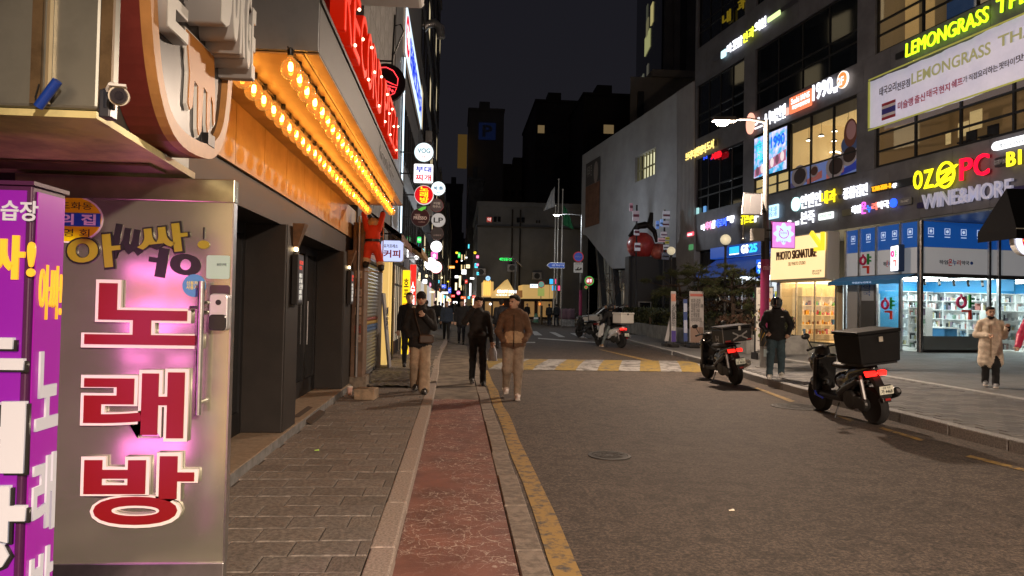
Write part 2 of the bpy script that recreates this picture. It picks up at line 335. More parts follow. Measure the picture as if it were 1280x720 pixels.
def red_strip():
    m = mat('red_coating', (.23, .065, .045), .62); N, L, b = nodes_of(m); tc = N.new('ShaderNodeTexCoord')
    dn = N.new('ShaderNodeTexNoise'); dn.inputs['Scale'].default_value = 3.2; dn.inputs['Detail'].default_value = 4; L.new(tc.outputs['Object'], dn.inputs['Vector'])
    ad = N.new('ShaderNodeMix'); ad.data_type = 'RGBA'; ad.blend_type = 'LINEAR_LIGHT'; ad.inputs[0].default_value = .3; L.new(tc.outputs['Object'], ad.inputs[6]); L.new(dn.outputs['Color'], ad.inputs[7])
    vo = N.new('ShaderNodeTexVoronoi'); vo.feature = 'DISTANCE_TO_EDGE'; vo.inputs['Scale'].default_value = 6.2; L.new(ad.outputs[2], vo.inputs['Vector'])
    cr = N.new('ShaderNodeValToRGB'); e = cr.color_ramp.elements; e[0].position = .009; e[0].color = (1, 1, 1, 1); e[1].position = .032; e[1].color = (0, 0, 0, 1); L.new(vo.outputs['Distance'], cr.inputs['Fac'])
    mk = N.new('ShaderNodeTexNoise'); mk.inputs['Scale'].default_value = 1.3; mk.inputs['Detail'].default_value = 3; L.new(tc.outputs['Object'], mk.inputs['Vector'])
    mr = N.new('ShaderNodeValToRGB'); e = mr.color_ramp.elements; e[0].position = .34; e[0].color = (0, 0, 0, 1); e[1].position = .54; e[1].color = (1, 1, 1, 1); L.new(mk.outputs['Fac'], mr.inputs['Fac'])
    gr = N.new('ShaderNodeTexNoise'); gr.inputs['Scale'].default_value = 70; gr.inputs['Detail'].default_value = 3; gr.inputs['Roughness'].default_value = .8; L.new(tc.outputs['Object'], gr.inputs['Vector'])
    sp = N.new('ShaderNodeValToRGB'); e = sp.color_ramp.elements; e[0].position = .57; e[0].color = (0, 0, 0, 1); e[1].position = .68; e[1].color = (1, 1, 1, 1); L.new(gr.outputs['Fac'], sp.inputs['Fac'])
    def mul(a, c):
        q = N.new('ShaderNodeMath'); q.operation = 'MULTIPLY'; L.new(a, q.inputs[0])
        if isinstance(c, float): q.inputs[1].default_value = c
        else: L.new(c, q.inputs[1])
        return q.outputs[0]
    ck = mul(cr.outputs[0], mr.outputs[0]); gk = N.new('ShaderNodeValToRGB'); e = gk.color_ramp.elements; e[0].position = .35; e[0].color = (.15, .15, .15, 1); e[1].position = .62; e[1].color = (1, 1, 1, 1); L.new(gr.outputs['Fac'], gk.inputs['Fac'])
    ck = mul(ck, gk.outputs[0]); s2 = mul(mul(sp.outputs[0], mr.outputs[0]), .55)
    mx = N.new('ShaderNodeMath'); mx.operation = 'MAXIMUM'; L.new(ck, mx.inputs[0]); L.new(s2, mx.inputs[1])
    bn = N.new('ShaderNodeValToRGB'); e = bn.color_ramp.elements; e[0].position = .3; e[0].color = (.13, .055, .044, 1); e[1].position = .7; e[1].color = (.25, .105, .08, 1); L.new(dn.outputs['Fac'], bn.inputs['Fac'])
    f = N.new('ShaderNodeMix'); f.data_type = 'RGBA'; L.new(mx.outputs[0], f.inputs[0]); L.new(bn.outputs[0], f.inputs[6]); f.inputs[7].default_value = (.62, .55, .47, 1); L.new(f.outputs[2], b.inputs['Base Color'])
    bp = N.new('ShaderNodeBump'); bp.inputs['Strength'].default_value = .4; bp.inputs['Distance'].default_value = .006; L.new(gr.outputs['Fac'], bp.inputs['Height']); L.new(bp.outputs['Normal'], b.inputs['Normal']); return m
M_RED = red_strip()

struct('road', MB().quad((-400, -60, 0), (400, -60, 0), (400, 900, 0), (-400, 900, 0)), M_ASPH, 'dark worn asphalt road through the junction')

# ---- left pavement: kerb, pavers, coloured strip, gutter stones
LW0, LK0, LK1 = -1.8, -.5, -.345
left = struct('pavement_left', MB().box(-6, LK0, -6, 220, -.3, .088), M_MORT, 'narrow brown pavement along the shopfronts')
pv = []; W_, D_ = .4, .265
for i in range(4):
    mb = MB(); g = .0035; mb.hexa([(g, g, 0), (W_ - g, g, 0), (W_ - g, D_ - g, 0), (g, D_ - g, 0), (g + .004, g + .004, .014), (W_ - g - .004, g + .004, .014), (W_ - g - .004, D_ - g - .004, .014), (g + .004, D_ - g - .004, .014)])
    pv.append(mb.mesh('paver', M_PAVE[i]))
cnt = 0; rest = MB(); row = 0; y = 3.3
while y < 42:
    off = (row % 3) * W_ / 3 - .1
    k = 0; x = LW0 + off - W_
    while x < LK0 - .01:
        a, b_ = max(x, LW0), min(x + W_, LK0)
        if b_ - a > .04:
            z = .086 + random.uniform(-.003, .004)
            if y < 13 and cnt < 290:
                o = link('paver', random.choice(pv), left, (a, y, z)); o.scale = ((b_ - a) / W_, 1, 1); o.rotation_euler = (random.uniform(-.008, .008), random.uniform(-.006, .006), 0); cnt += 1
            else: rest.box(a + .004, b_ - .004, y + .004, y + D_ - .004, z, z + .014, random.randrange(4))
        x += W_
    y += D_; row += 1
o = obj('far_paving', rest, M_PAVE, left); o['kind'] = 'stuff'
ks = MB().box(LK0 + .002, LK1, .004, .996, -.1, .1).mesh('kerb_stone', M_GRAN)
kerb = thing('kerb_left', 'granite kerb of the narrow left pavement', None, kind='structure')
for i in range(46):
    o = link('kerb_stone', ks, kerb, (random.uniform(-.004, .004) - (0.10 * math.exp(-((i + 2.5 - 21) / 5.) ** 2)), i + 2.5 + .0, random.uniform(-.004, .003)))
    b = o.modifiers.new('edge', 'BEVEL'); b.width = .012; b.segments = 2
st = struct('cycle_strip', MB().quad((LK1, -3, .008), (.4, -3, .008), (.4, 12.1, .008), (LK1, 12.1, .008)), M_RED, 'cracked red coated strip beside the kerb')
struct('concrete_apron', MB().quad((LK1 - .12, 12.1, .008), (.4, 12.1, .008), (.42, 60, .008), (LK1 - .12, 60, .008)), mat('stained_concrete', (.2, .165, .13), .8, nz=(2.2, .5), bump=(30, .4)), 'stained concrete continuation of the red strip')
gs = MB().box(.408, .585, .01, 1.02, -.1, .02).mesh('gutter_stone', M_GUT); gut = thing('gutter', 'row of grey gutter stones by the yellow line', None, kind='structure')
for i in range(18):
    o = link('gutter_stone', gs, gut, (random.uniform(-.006, .006), 2.6 + i * 1.035, random.uniform(-.005, .005))); o.rotation_euler.z = random.uniform(-.006, .006)
    b = o.modifiers.new('edge', 'BEVEL'); b.width = .008; b.segments = 1
def sheet(name, pts, z, m, label): return struct(name, MB().add([(p[0], p[1], z) for p in pts], [tuple(range(len(pts)))]), m, label)
yl = [(.615 + .012 * math.sin(i * 1.7), 1.5 + i) for i in range(17)]
sheet('kerbside_line', yl + [(x + .165 + .008 * math.sin(i * 2.3), y) for i, (x, y) in reversed(list(enumerate(yl)))], .006, M_YEL, 'worn solid yellow line beside the gutter')
# ---- right pavement and kerb
RK = [(6.55, 2), (6.5, 6), (6.45, 9), (6.43, 11), (6.45, 12.8), (6.6, 15.2), (6.87, 18.3), (7.1, 21), (7.25, 23), (7.38, 26), (7.5, 29), (7.7, 32), (8.2, 35), (9.2, 37.5), (11, 39.2), (14, 40.2), (30, 41)]
def along(poly, step):
    out = []; carry = 0.; P = [Vector((*p, 0)) for p in poly]
    for a, b in zip(P, P[1:]):
        L = (b - a).length; t = carry
        while t < L: out.append((a + (b - a) * (t / L), math.atan2(b.y - a.y, b.x - a.x))); t += step
        carry = t - L
    return out
rp = [(x + .1, y) for x, y in RK] + [(60, 41), (60, -20), (6.65, -20)]
mb = MB(); n = len(rp); mb.add([(x, y, -.1) for x, y in rp] + [(x, y, .143) for x, y in rp], [tuple(range(n, 2 * n))] + [(i, (i + 1) % n, (i + 1) % n + n, i + n) for i in range(n)])
def brickmat():
    m = mat('grey_paving', (.19, .19, .19), .62); N, L, b = nodes_of(m); tc = N.new('ShaderNodeTexCoord'); mp = N.new('ShaderNodeMapping'); mp.inputs['Rotation'].default_value = (0, 0, R(8)); L.new(tc.outputs['Object'], mp.inputs[0])
    br = N.new('ShaderNodeTexBrick'); br.inputs['Scale'].default_value = 1.; br.inputs['Brick Width'].default_value = .6; br.inputs['Row Height'].default_value = .3; br.inputs['Mortar Size'].default_value = .008
    br.inputs['Color1'].default_value = (.2, .198, .192, 1); br.inputs['Color2'].default_value = (.155, .155, .155, 1); br.inputs['Mortar'].default_value = (.06, .06, .06, 1); L.new(mp.outputs[0], br.inputs['Vector'])
    n = N.new('ShaderNodeTexNoise'); n.inputs['Scale'].default_value = .8; n.inputs['Detail'].default_value = 6; L.new(tc.outputs['Object'], n.inputs['Vector']); r = N.new('ShaderNodeValToRGB'); r.color_ramp.elements[0].color = (.6, .6, .6, 1); r.color_ramp.elements[1].color = (1.3, 1.3, 1.3, 1); L.new(n.outputs['Fac'], r.inputs['Fac'])
    mm = N.new('ShaderNodeMix'); mm.data_type = 'RGBA'; mm.blend_type = 'MULTIPLY'; mm.inputs[0].default_value = 1; L.new(br.outputs['Color'], mm.inputs[6]); L.new(r.outputs[0], mm.inputs[7]); L.new(mm.outputs[2], b.inputs['Base Color'])
    bp = N.new('ShaderNodeBump'); bp.inputs['Strength'].default_value = .3; bp.inputs['Distance'].default_value = .01; bp.invert = True; L.new(br.outputs['Fac'], bp.inputs['Height']); L.new(bp.outputs['Normal'], b.inputs['Normal']); return m
right = struct('pavement_right', mb, brickmat(), 'wide grey pavement in front of the pharmacy')
ks = MB().box(.004, .996, -.16, 0, -.1, .15).mesh('kerb_stone', M_GRAN2); kr = thing('kerb_right', 'pale granite kerb of the wide right pavement', None, kind='structure')
for p, a in along(RK, 1.0)[:44]:
    o = link('kerb_stone', ks, kr, (p.x, p.y, random.uniform(-.004, .004)), a); b = o.modifiers.new('edge', 'BEVEL'); b.width = .015; b.segments = 2
def kx(y):
    for (a, b), (c, d) in zip(RK, RK[1:]):
        if b <= y <= d: return a + (c - a) * (y - b) / (d - b)
    return RK[0][0]
gp_m = [MB().hexa([(.004, .004, 0), (.296, .004, 0), (.296, .196, 0), (.004, .196, 0), (.008, .008, .012), (.292, .008, .012), (.292, .192, .012), (.008, .192, .012)]).mesh('paver', M_PAVG[i]) for i in range(3)]
c2 = 0; rest = MB()
for r_ in range(0, 60):
    yy = 6.6 + r_ * .2
    x = kx(yy) + .2 + (r_ % 2) * .15; k = 0
    while k < 9:
        z = .1405 + random.uniform(0, .002)
        if yy < 13.2: 
            if c2 < 296: link('paver', random.choice(gp_m), right, (x, yy, z)); c2 += 1
        else: rest.box(x + .004, x + .296, yy + .004, yy + .196, z, z + .012, random.randrange(3))
        x += .3; k += 1
o = obj('far_paving', rest, M_PAVG, right); o['kind'] = 'stuff'
# ribbed granite band and drain channel across the plaza
struct('drain_channel', MB().box(9.72, 9.9, 4, 22, .1, .152), mat('pale_stone_band', (.42, .42, .41), .6, nz=(10, .2)), 'pale stone drain line along the pavement')
# ---- raised crossing with yellow and white blocks
hp = thing('speed_hump', 'raised speed hump painted in yellow and white slanted blocks', None, kind='structure')
H0, H1, HX0, HX1 = 17.75, 21.3, .82, 6.75
def hz(y): return .055 * max(0, min(1, (y - H0) / .7, (H1 - y) / .7))
ys = [H0 + (H1 - H0) * i / 12 for i in range(13)]
mb = MB(); mb.add([(x, y, hz(y) + .004) for y in ys for x in (HX0 - .1, HX1 + .05)], [(2 * i, 2 * i + 1, 2 * i + 3, 2 * i + 2) for i in range(12)]); obj('hump_bed', mb, M_ASPH, hp)
NB = 11; bw = (HX1 - HX0) / NB; sh = .95
for i in range(-2, NB):
    def cl(x): return max(HX0, min(HX1, x))
    rows = [(cl(HX0 + bw * i + sh * (y - H0) / (H1 - H0) * 1.0), cl(HX0 + bw * (i + 1) + sh * (y - H0) / (H1 - H0)), y) for y in ys]
    if max(b - a for a, b, _ in rows) < .02: continue
    mb = MB(); mb.add([q for a, b, y in rows for q in ((a, y, hz(y) + .009), (b, y, hz(y) + .009))], [(2 * j, 2 * j + 1, 2 * j + 3, 2 * j + 2) for j in range(12)]); obj('painted_block', mb, M_YEL2 if i % 2 else M_WHT2, hp)
for i, q in enumerate([[(665, 414.2), (671, 414.2), (678, 419.2), (668, 419.2)], [(686, 415), (694, 415.5), (707, 421.5), (699, 421.3)], [(712.5, 416.5), (721, 416.7), (735, 423.2), (727, 423)], [(738, 417.3), (747, 417.5), (763, 423.6), (753, 423.6)], [(614, 412), (618, 412), (619, 417.5), (615, 417)]]):
    sheet('crossing_stripe', [gp(*p) for p in q], .005, M_WHT, None)
sheet('stop_line', [gp(672.5, 422.4), gp(746.7, 427.6), gp(746.7, 429), gp(672.5, 423.6)], .005, M_WHT, 'thin white stop line before the crossing'); sheet('stop_line', [gp(615, 427), gp(669, 427.6), gp(669, 428.8), gp(615, 428.2)], .005, M_WHT, 'short white line behind the walking men')
for i, q in enumerate([[(1098, 535.5), (1103, 534.5), (1156, 550), (1150, 551.5)], [(1206, 571), (1213, 569.5), (1290, 588.5), (1290, 592)], [(943, 485.5), (947, 484.6), (994, 501.5), (988, 503)], [(1038, 517.5), (1043, 516.5), (1068, 526), (1063, 527)], [(748, 437), (752, 437), (882, 465), (868, 466)]]):
    sheet('edge_line', [gp(*p) for p in q], .005, M_YEL, None)
def manhole(x, y, r, label):
    t = thing('manhole_cover', label, 'manhole', (x, y, 0)); obj('rim', MB().lathe([(r + .04, .001), (r + .04, .009), (r + .005, .011), (r + .005, .001)], n=32), mat('iron_rim', (.05, .047, .044), .65, .4, bump=(60, .3)), t)
    obj('lid', MB().lathe([(r, .001), (r, .008), (r * .8, .011), (.01, .011)], n=32), M_IRON, t); mb = MB()
    for k in range(3):
        q = r * (.3 + .2 * k); mb.lathe([(q, .01), (q, .014), (q + .02, .014), (q + .02, .01)], n=28)
    for k in range(8):
        a = k * math.pi / 4; mb.tube([(r * .25 * math.cos(a), r * .25 * math.sin(a), .011), (r * .85 * math.cos(a), r * .85 * math.sin(a), .011)], .006, 5)
    obj('ribs', mb, M_IRON, t)
manhole(1.67, 7.67, .19, 'small dark round manhole cover in the middle of the near road'); manhole(5.65, 11.6, .36, 'large pale manhole cover beside the parked black scooter')
# a leaf of pale litter
for (x, y, c, lb) in ((396, 563, (.45, .75, .12), 'tiny lime green scrap lying on the brown pavers'), (914, 638, (.7, .65, .5), 'tiny pale leaf lying on the asphalt')):
    z = .101 if x < 500 else .004
    p = gp(x, y, z); tag(obj('litter', MB().hexa([(-.024, -.012, 0), (.026, -.008, 0), (.022, .01, 0), (-.02, .014, 0), (-.02, -.01, .006), (.022, -.007, .01), (.02, .008, .012), (-.014, .01, .004)]), mat('litter%d' % x, c, .5), None, p), lb, 'litter')
# ================================================================ signs
def hx(s):
    v = [int(s[i:i + 2], 16) / 255 for i in (0, 2, 4)]; return tuple(c / 12.92 if c <= .04045 else ((c + .055) / 1.055) ** 2.4 for c in v)
def em(hexc, es=1., sample=False): return mat('glow_%s_%g%s' % (hexc, es, 's' if sample else ''), tuple(c * .5 for c in hx(hexc)), .35, emit=hx(hexc), es=es, sample=sample)
def pl(hexc, rough=.5, metal=0.): return mat('paint_%s_%g_%g' % (hexc, rough, metal), hx(hexc), rough, metal)
M_BLK = mat('black_metal', (.018, .018, .02), .45, .3, bump=(40, .05)); M_STEEL = mat('brushed_steel', (.55, .55, .56), .3, 1., nz=(6, .15), bump=(90, .06)); M_GREYM = mat('grey_metal', (.3, .3, .31), .42, .7, nz=(4, .15))
M_WHITE = mat('white_plastic', (.75, .75, .74), .35); M_BLKP = mat('black_plastic', (.012, .012, .013), .38); M_RUB = mat('black_rubber', (.015, .015, .016), .85, bump=(60, .2))
def lightbox(name, label, loc, rot, w, h, d=.14, face=None, texts=(), shape='rect', edge=None, cat='sign', group=None, back=True, r=.04):
    """box sign centred at loc, its lit face towards local -y"""
    t = thing(name, label, cat, loc, rot, group); edge = edge or M_WHITE
    out = disc(0, 0, w / 2, 32, h / 2) if shape == 'round' else rrect(-w / 2, w / 2, -h / 2, h / 2, min(r, w / 3, h / 3), 3)
    inn = disc(0, 0, w / 2 * .95, 32, h / 2 * .95) if shape == 'round' else rrect(-w / 2 + .012, w / 2 - .012, -h / 2 + .012, h / 2 - .012, min(r, w / 3, h / 3), 3)
    obj('casing', MB().prism(out, -d / 2, d / 2), edge, t)
    obj('lit_face', MB().prism(inn, -d / 2 - .006, -d / 2 - .002), face, t)
    if back: obj('lit_face', MB().prism(inn, d / 2 + .002, d / 2 + .006), face, t)
    for q in texts:
        s, x0, x1, z0, z1, m = q[:6]; kw = q[6] if len(q) > 6 else {}
        txt(t, s, x0 * w / 2, x1 * w / 2, z0 * h / 2, z1 * h / 2, -d / 2 - .008, m, depth=.004, **({'bold': .02} | kw))
    return t
def WB(t):
    m = MB(); m.M = Matrix.Translation(-Vector(t.location)); return m
M_WOOD = mat('orange_laminate', (.40, .27, .13), .45, nz=(2.5, .18), bump=(20, .06)); M_DARKP = mat('dark_brown_panel', (.016, .0125, .011), .5, nz=(3, .25), bump=(60, .08)); M_CHAR = mat('charcoal_fascia', (.032, .032, .034), .5, .2, nz=(3, .2), bump=(50, .06))
M_DGLASS = mat('dark_glass', (.008, .009, .011), .06, 0, spec=.6)
# ---------------------------------------------------------------- pizza restaurant with the long canopy
rb = thing('restaurant_building', 'dark brown restaurant front with orange panels under a long canopy', 'building', (-2.2, 8.6, 0))
obj('wall', WB(rb).box(-8, -2.46, 4.0, 13.3, 0, 9), M_DARKP, rb); obj('lintel', WB(rb).box(-2.455, -1.9, 4.0, 13.3, 2.42, 2.72), mat('black_lintel', (.012, .011, .011), .6), rb)
obj('step', WB(rb).box(-2.455, -1.8, 4.0, 12.75, 0, .19), mat('granite_step', (.30, .235, .17), .6, nz=(18, .2), bump=(60, .15)), rb, bev=.006); obj('step_riser', WB(rb).box(-1.798, -1.792, 4.0, 12.75, .085, .186), mat('grey_riser', (.2, .2, .2), .6, nz=(9, .3)), rb)
for a, b in ((4.0, 4.55), (7.87, 8.5), (11.83, 12.7)): obj('pillar', WB(rb).box(-2.45, -1.835, a, b, .19, 2.42), M_DARKP, rb, bev=.01); obj('pillar_trim', WB(rb).box(-1.8345, -1.828, a + .02, b - .02, .192, 2.42), M_DARKP, rb)
for a, b, k in ((4.55, 7.87, 4), (8.5, 11.83, 4)):
    for i in range(k):
        y0, y1 = a + (b - a) * i / k + .004, a + (b - a) * (i + 1) / k - .004; dr = obj('folding_door', MB(), M_BLK, rb); f = WB(rb)
        f.box(-2.31, -2.26, y0, y0 + .08, .192, 2.418); f.box(-2.31, -2.26, y1 - .08, y1, .192, 2.418); f.box(-2.308, -2.262, y0 + .08, y1 - .08, .192, .42); f.box(-2.308, -2.262, y0 + .08, y1 - .08, 2.3, 2.418)
        dr.data = f.mesh('folding_door', M_BLK); obj('pane', WB(rb).box(-2.29, -2.28, y0 + .08, y1 - .08, .42, 2.3), M_DGLASS, dr)
        if i % 2: obj('handle', WB(rb).cyl((-2.235, y0 + .04, .95), (-2.235, y0 + .04, 1.6), .012), M_STEEL, dr, smooth=True)
for i in range(10):
    y0 = 4.35 + i * .9; obj('panel', WB(rb).box(-1.9, -1.87, y0 + .006, y0 + .894, 2.725, 3.252), M_WOOD, rb)
cp = obj('canopy', WB(rb).box(-1.868, -.955, 4.87, 12.35, 3.262, 3.62), M_CHAR, rb, bev=.006)
obj('soffit', WB(rb).box(-1.866, -1.06, 4.875, 12.345, 3.25, 3.26), M_WOOD, cp); obj('soffit', WB(rb).box(-1.035, -.957, 4.875, 12.345, 3.25, 3.26), M_WOOD, cp); obj('light_slot', WB(rb).box(-1.058, -1.037, 4.875, 12.345, 3.256, 3.2615), M_BLKP, cp)
obj('fascia_cap', WB(rb).box(-.965, -.94, 4.86, 12.36, 3.60, 3.635), M_CHAR, cp); obj('canopy_end', WB(rb).box(-1.868, -.957, 4.84, 4.868, 3.264, 4.6), mat('blue_grey_sheet', (.2, .22, .24), .45, .3, nz=(2, .15)), cp)
tx = thing('fascia_lettering', 'faint grey restaurant name on the dark canopy edge', 'lettering', (-.954, 9.6, 3.43), R(90)); txt(tx, 'Record Pizza', -.95, .95, -.09, .09, 0, pl('6a6a6e'), .004)
# raised red channel letters on a maroon backing
M_REDL = mat('lit_red_letter', (.6, .03, .01), .35, emit=hx('ff2a08'), es=.55); M_REDS = mat('red_letter_side', (.5, .03, .015), .3, emit=hx('d81800'), es=.35); M_BULBW = mat('marquee_bulb', (1, .9, .7), .3, emit=(1, .8, .5), es=4.)
sg = thing('restaurant_sign', 'big lit red channel letters reading RECORD PIZZA above the canopy', 'sign', (-.98, 8.2, 3.62), R(90))
obj('backing', MB().box(-2.75, 3.05, .06, .34, .0, .66), mat('maroon_sheet', (.035, .005, .008), .5), sg); obj('rail', MB().box(-2.75, 3.05, -.02, .055, .0, .03), M_BLK, sg)
xs = -2.68
for i, chv in enumerate('RECORD PIZZA'):
    wd = {'I': .2, ' ': .22}.get(chv, .46)
    if chv != ' ':
        a = txt(sg, chv, xs, xs + wd - .05, .06, .62, .03, M_REDS, .11, bold=.0, name='letter'); txt(a, chv, xs + .005, xs + wd - .055, .065, .615, -.081, M_REDL, .004, bold=-.005, name='letter_face')
        mb = MB()
        for bx, bz in (((.06, .12), (wd * .55, .5)) if i % 2 else ((.06, .34),)): mb.ball((xs + bx, -.09, bz), .014, 8, 6)
        obj('marquee_bulb', mb, M_BULBW, a)
    xs += wd
# string lights
def amber():
    m = bpy.data.materials.new('amber_bulb_glass'); m.use_nodes = True; nt = m.node_tree; nt.nodes.clear(); m.cycles.emission_sampling = 'NONE'
    o = nt.nodes.new('ShaderNodeOutputMaterial'); t = nt.nodes.new('ShaderNodeBsdfTransparent'); g = nt.nodes.new('ShaderNodeBsdfGlossy'); e = nt.nodes.new('ShaderNodeEmission'); mx = nt.nodes.new('ShaderNodeMixShader'); ad = nt.nodes.new('ShaderNodeAddShader'); lw = nt.nodes.new('ShaderNodeLayerWeight')
    t.inputs[0].default_value = (1, .62, .2, 1); g.inputs['Roughness'].default_value = .05; lw.inputs[0].default_value = .35; e.inputs[0].default_value = (1, .46, .09, 1); e.inputs[1].default_value = .22
    nt.links.new(lw.outputs['Facing'], mx.inputs[0]); nt.links.new(t.outputs[0], mx.inputs[1]); nt.links.new(g.outputs[0], mx.inputs[2]); nt.links.new(mx.outputs[0], ad.inputs[0]); nt.links.new(e.outputs[0], ad.inputs[1]); nt.links.new(ad.outputs[0], o.inputs[0]); return m
M_AMB = amber(); M_FIL = mat('filament', (1, .6, .2), .4, emit=(1, .56, .19), es=34., sample=True)
bl = MB().lathe([(.004, -.140), (.034, -.134), (.056, -.114), (.066, -.086), (.066, -.062), (.055, -.034), (.034, -.014), (.019, -.002), (.017, .016)], n=16).mesh('bulb', M_AMB, True)
fl = MB().lathe([(.002, -.088), (.014, -.082), (.017, -.055), (.012, -.03), (.003, -.025)], n=8).mesh('filament', M_FIL, True); so = MB().lathe([(.017, .014), (.02, .02), (.02, .06), (.008, .07)], n=10).mesh('socket', M_BLKP, True)
for X, n_, lb in ((-1.5, 27, 'string of amber globe bulbs under the canopy next to the orange wall'), (-1.12, 27, 'string of amber globe bulbs along the outer edge of the canopy soffit')):
    t = thing('string_light', lb, 'string light', (X, 4.7, 3.19), 0, 'string lights under the canopy')
    pts = [(0, .14 * k, -.012 * abs(math.sin(k * 1.57)) + .045) for k in range(55)]; obj('cable', MB().tube(pts, .006, 6), M_BLKP, t)
    for k in range(n_):
        b = link('bulb', bl, t, (random.uniform(-.006, .006), .06 + .279 * k, random.uniform(-.008, .004))); b.rotation_euler = (random.uniform(-.07, .07), random.uniform(-.07, .07), 0)
        link('filament', fl, b); link('socket', so, b)
# sconces and hanging menu boards on the pillars
M_WARM = mat('warm_lamp', (1, .8, .5), .4, emit=(1, .72, .38), es=7., sample=True)
for y0, nm in ((8.2, 'near'), (12.2, 'far')):
    t = thing('wall_sconce', 'wedge shaped wooden wall lamp on the %s pillar, above a menu board' % ('nearer' if nm == 'near' else 'farther'), 'wall lamp', (-1.826, y0, 2.2), 0, 'pillar lamps')
    obj('shade', MB().hexa([(0, -.05, 0), (.045, -.05, 0), (.045, .05, 0), (0, .05, 0), (0, -.09, .26), (.13, -.09, .26), (.13, .09, .26), (0, .09, .26)]), mat('walnut', (.16, .09, .045), .5, nz=(8, .3)), t); obj('lamp', MB().box(.006, .038, -.035, .035, -.045, -.002), M_WARM, t, bev=.008)
    t = thing('menu_board', 'narrow black menu board hanging on the %s dark pillar' % ('nearer' if nm == 'near' else 'farther'), 'menu board', (-1.82, y0 + .02, 1.85), R(90), 'pillar menu boards')
    obj('case', MB().box(-.14, .14, -.07, -.002, -.29, .27), M_BLKP, t, bev=.006); obj('bracket', MB().box(-.05, .05, -.03, -.002, .27, .3), M_BLK, t)
    obj('print_sheet', MB().box(-.115, .115, -.0735, -.071, -.265, .245), mat('menu_print', (.03, .028, .03), .4, emit=(.05, .045, .05), es=.4), t)
    txt(t, 'RECORD\nPIZZA', -.09, .09, .1, .2, -.075, em('d84838', .8), .002); txt(t, '페퍼로니\n치즈 피자\n고르곤졸라\n포테이토\n콜라 맥주', -.09, .09, -.24, .06, -.075, em('d8d4c8', .7), .002)
t = thing('entrance_ramp', 'dark wooden ramp block on the granite step edge', 'ramp', (-1.92, 9.35, .19)); obj('ramp_top', MB().hexa([(-.02, -.42, 0), (.2, -.42, -.085), (.2, .42, -.085), (-.02, .42, 0), (-.02, -.42, .02), (.2, -.42, -.05), (.2, .42, -.05), (-.02, .42, .02)]), mat('ramp_wood', (.05, .032, .02), .7, nz=(14, .3)), t)

# ---------------------------------------------------------------- karaoke entrance: sheet canopy, rounded logo sign, steel door, purple light box
M_SHEET = mat('olive_grey_sheet', (.19, .195, .175), .38, .55, nz=(1.6, .22), bump=(5, .10)); M_STRIP = mat('bronze_strip', (.14, .095, .05), .45, .5, nz=(6, .35)); M_UNDER = mat('lit_brass_underside', (.68, .62, .3), .4, .25, nz=(2, .4), bump=(4, .12))  # underside colour brightened in place of lamp light under the canopy
kc = thing('entrance_canopy', 'olive grey sheet metal canopy box over the karaoke door', 'canopy', (-2.1, 3.2, 2.25))
mb = WB(kc); mb.box(-4.2, -1.33, 2.74, 2.9, 2.29, 3.9); mb.box(-4.2, -1.475, 2.9, 4.05, 2.292, 3.9); obj('box', mb, M_SHEET, kc, bev=.012)
obj('underside', WB(kc).hexa([(-4.2, 2.76, 2.262), (-1.345, 2.76, 2.262), (-1.44, 4.04, 2.252), (-4.2, 4.04, 2.252), (-4.2, 2.76, 2.288), (-1.345, 2.76, 2.288), (-1.44, 4.04, 2.288), (-4.2, 4.04, 2.288)]), M_UNDER, kc); obj('inner_soffit', WB(kc).box(-4.2, -1.5, 3.6, 3.8, 2.24, 2.25), M_STRIP, kc)
p = at(47, 60, 2.73); obj('seam_strip', WB(kc).box(p.x - .018, p.x + .018, 2.722, 2.738, 2.30, 3.9), M_STRIP, kc); p = at(62, 60, 2.73); obj('seam_edge', WB(kc).box(p.x - .004, p.x + .006, 2.715, 2.738, 2.30, 3.9), mat('raw_edge', (.5, .42, .28), .35, .8), kc); p = at(134, 60, 2.73); obj('seam_strip', WB(kc).box(p.x - .02, p.x + .022, 2.72, 2.738, 2.30, 3.9), M_STRIP, kc)
p = at(65, 115, 2.7); t = thing('blue_tube', 'short blue plastic tube wedged in the canopy seam', 'tube', p); obj('tube', MB().tube([(-.045, 0, -.055), (.028, -.02, .035)], .017, 14), mat('blue_plastic', (.01, .05, .34), .35), t, smooth=True); obj('hanger_wire', MB().tube([(-.045, 0, -.055), (-.06, .005, -.02), (-.052, .012, .03)], .003, 5), M_BLKP, t)
# security camera
p = at(136, 122, 2.66); t = thing('security_camera', 'white bullet security camera bracketed beside the red rounded sign', 'camera', p)
obj('bracket', MB().box(-.035, .005, .0, .06, -.07, .03).cyl((-.01, .02, -.04), (-.01, .02, .035), .022), mat('camera_dark', (.02, .025, .04), .3), t, bev=.005); obj('arm', MB().tube([(-.01, .02, .02), (.01, 0, .04), (.03, -.01, .02)], .017, 10), M_WHITE, t, smooth=True)
cb = obj('housing', MB().tube([(.015, .06, .02), (.055, -.045, -.005)], [.03, .034], 18), mat('camera_cream', (.7, .66, .55), .35), t, smooth=True); obj('lens', MB().tube([(.0545, -.044, -.0045), (.059, -.056, -.0075)], [.03, .027], 18).tube([(.059, -.0555, -.0075), (.0595, -.0575, -.008)], [.016, .014], 14), mat('lens_glass', (.01, .01, .02), .08), cb, smooth=True); obj('sun_hood', MB().hexa([(-.015, .04, .045), (.04, .05, .045), (.085, -.06, .025), (.03, -.07, .025), (-.01, .04, .053), (.04, .05, .053), (.085, -.06, .033), (.03, -.07, .033)]), M_WHITE, t)
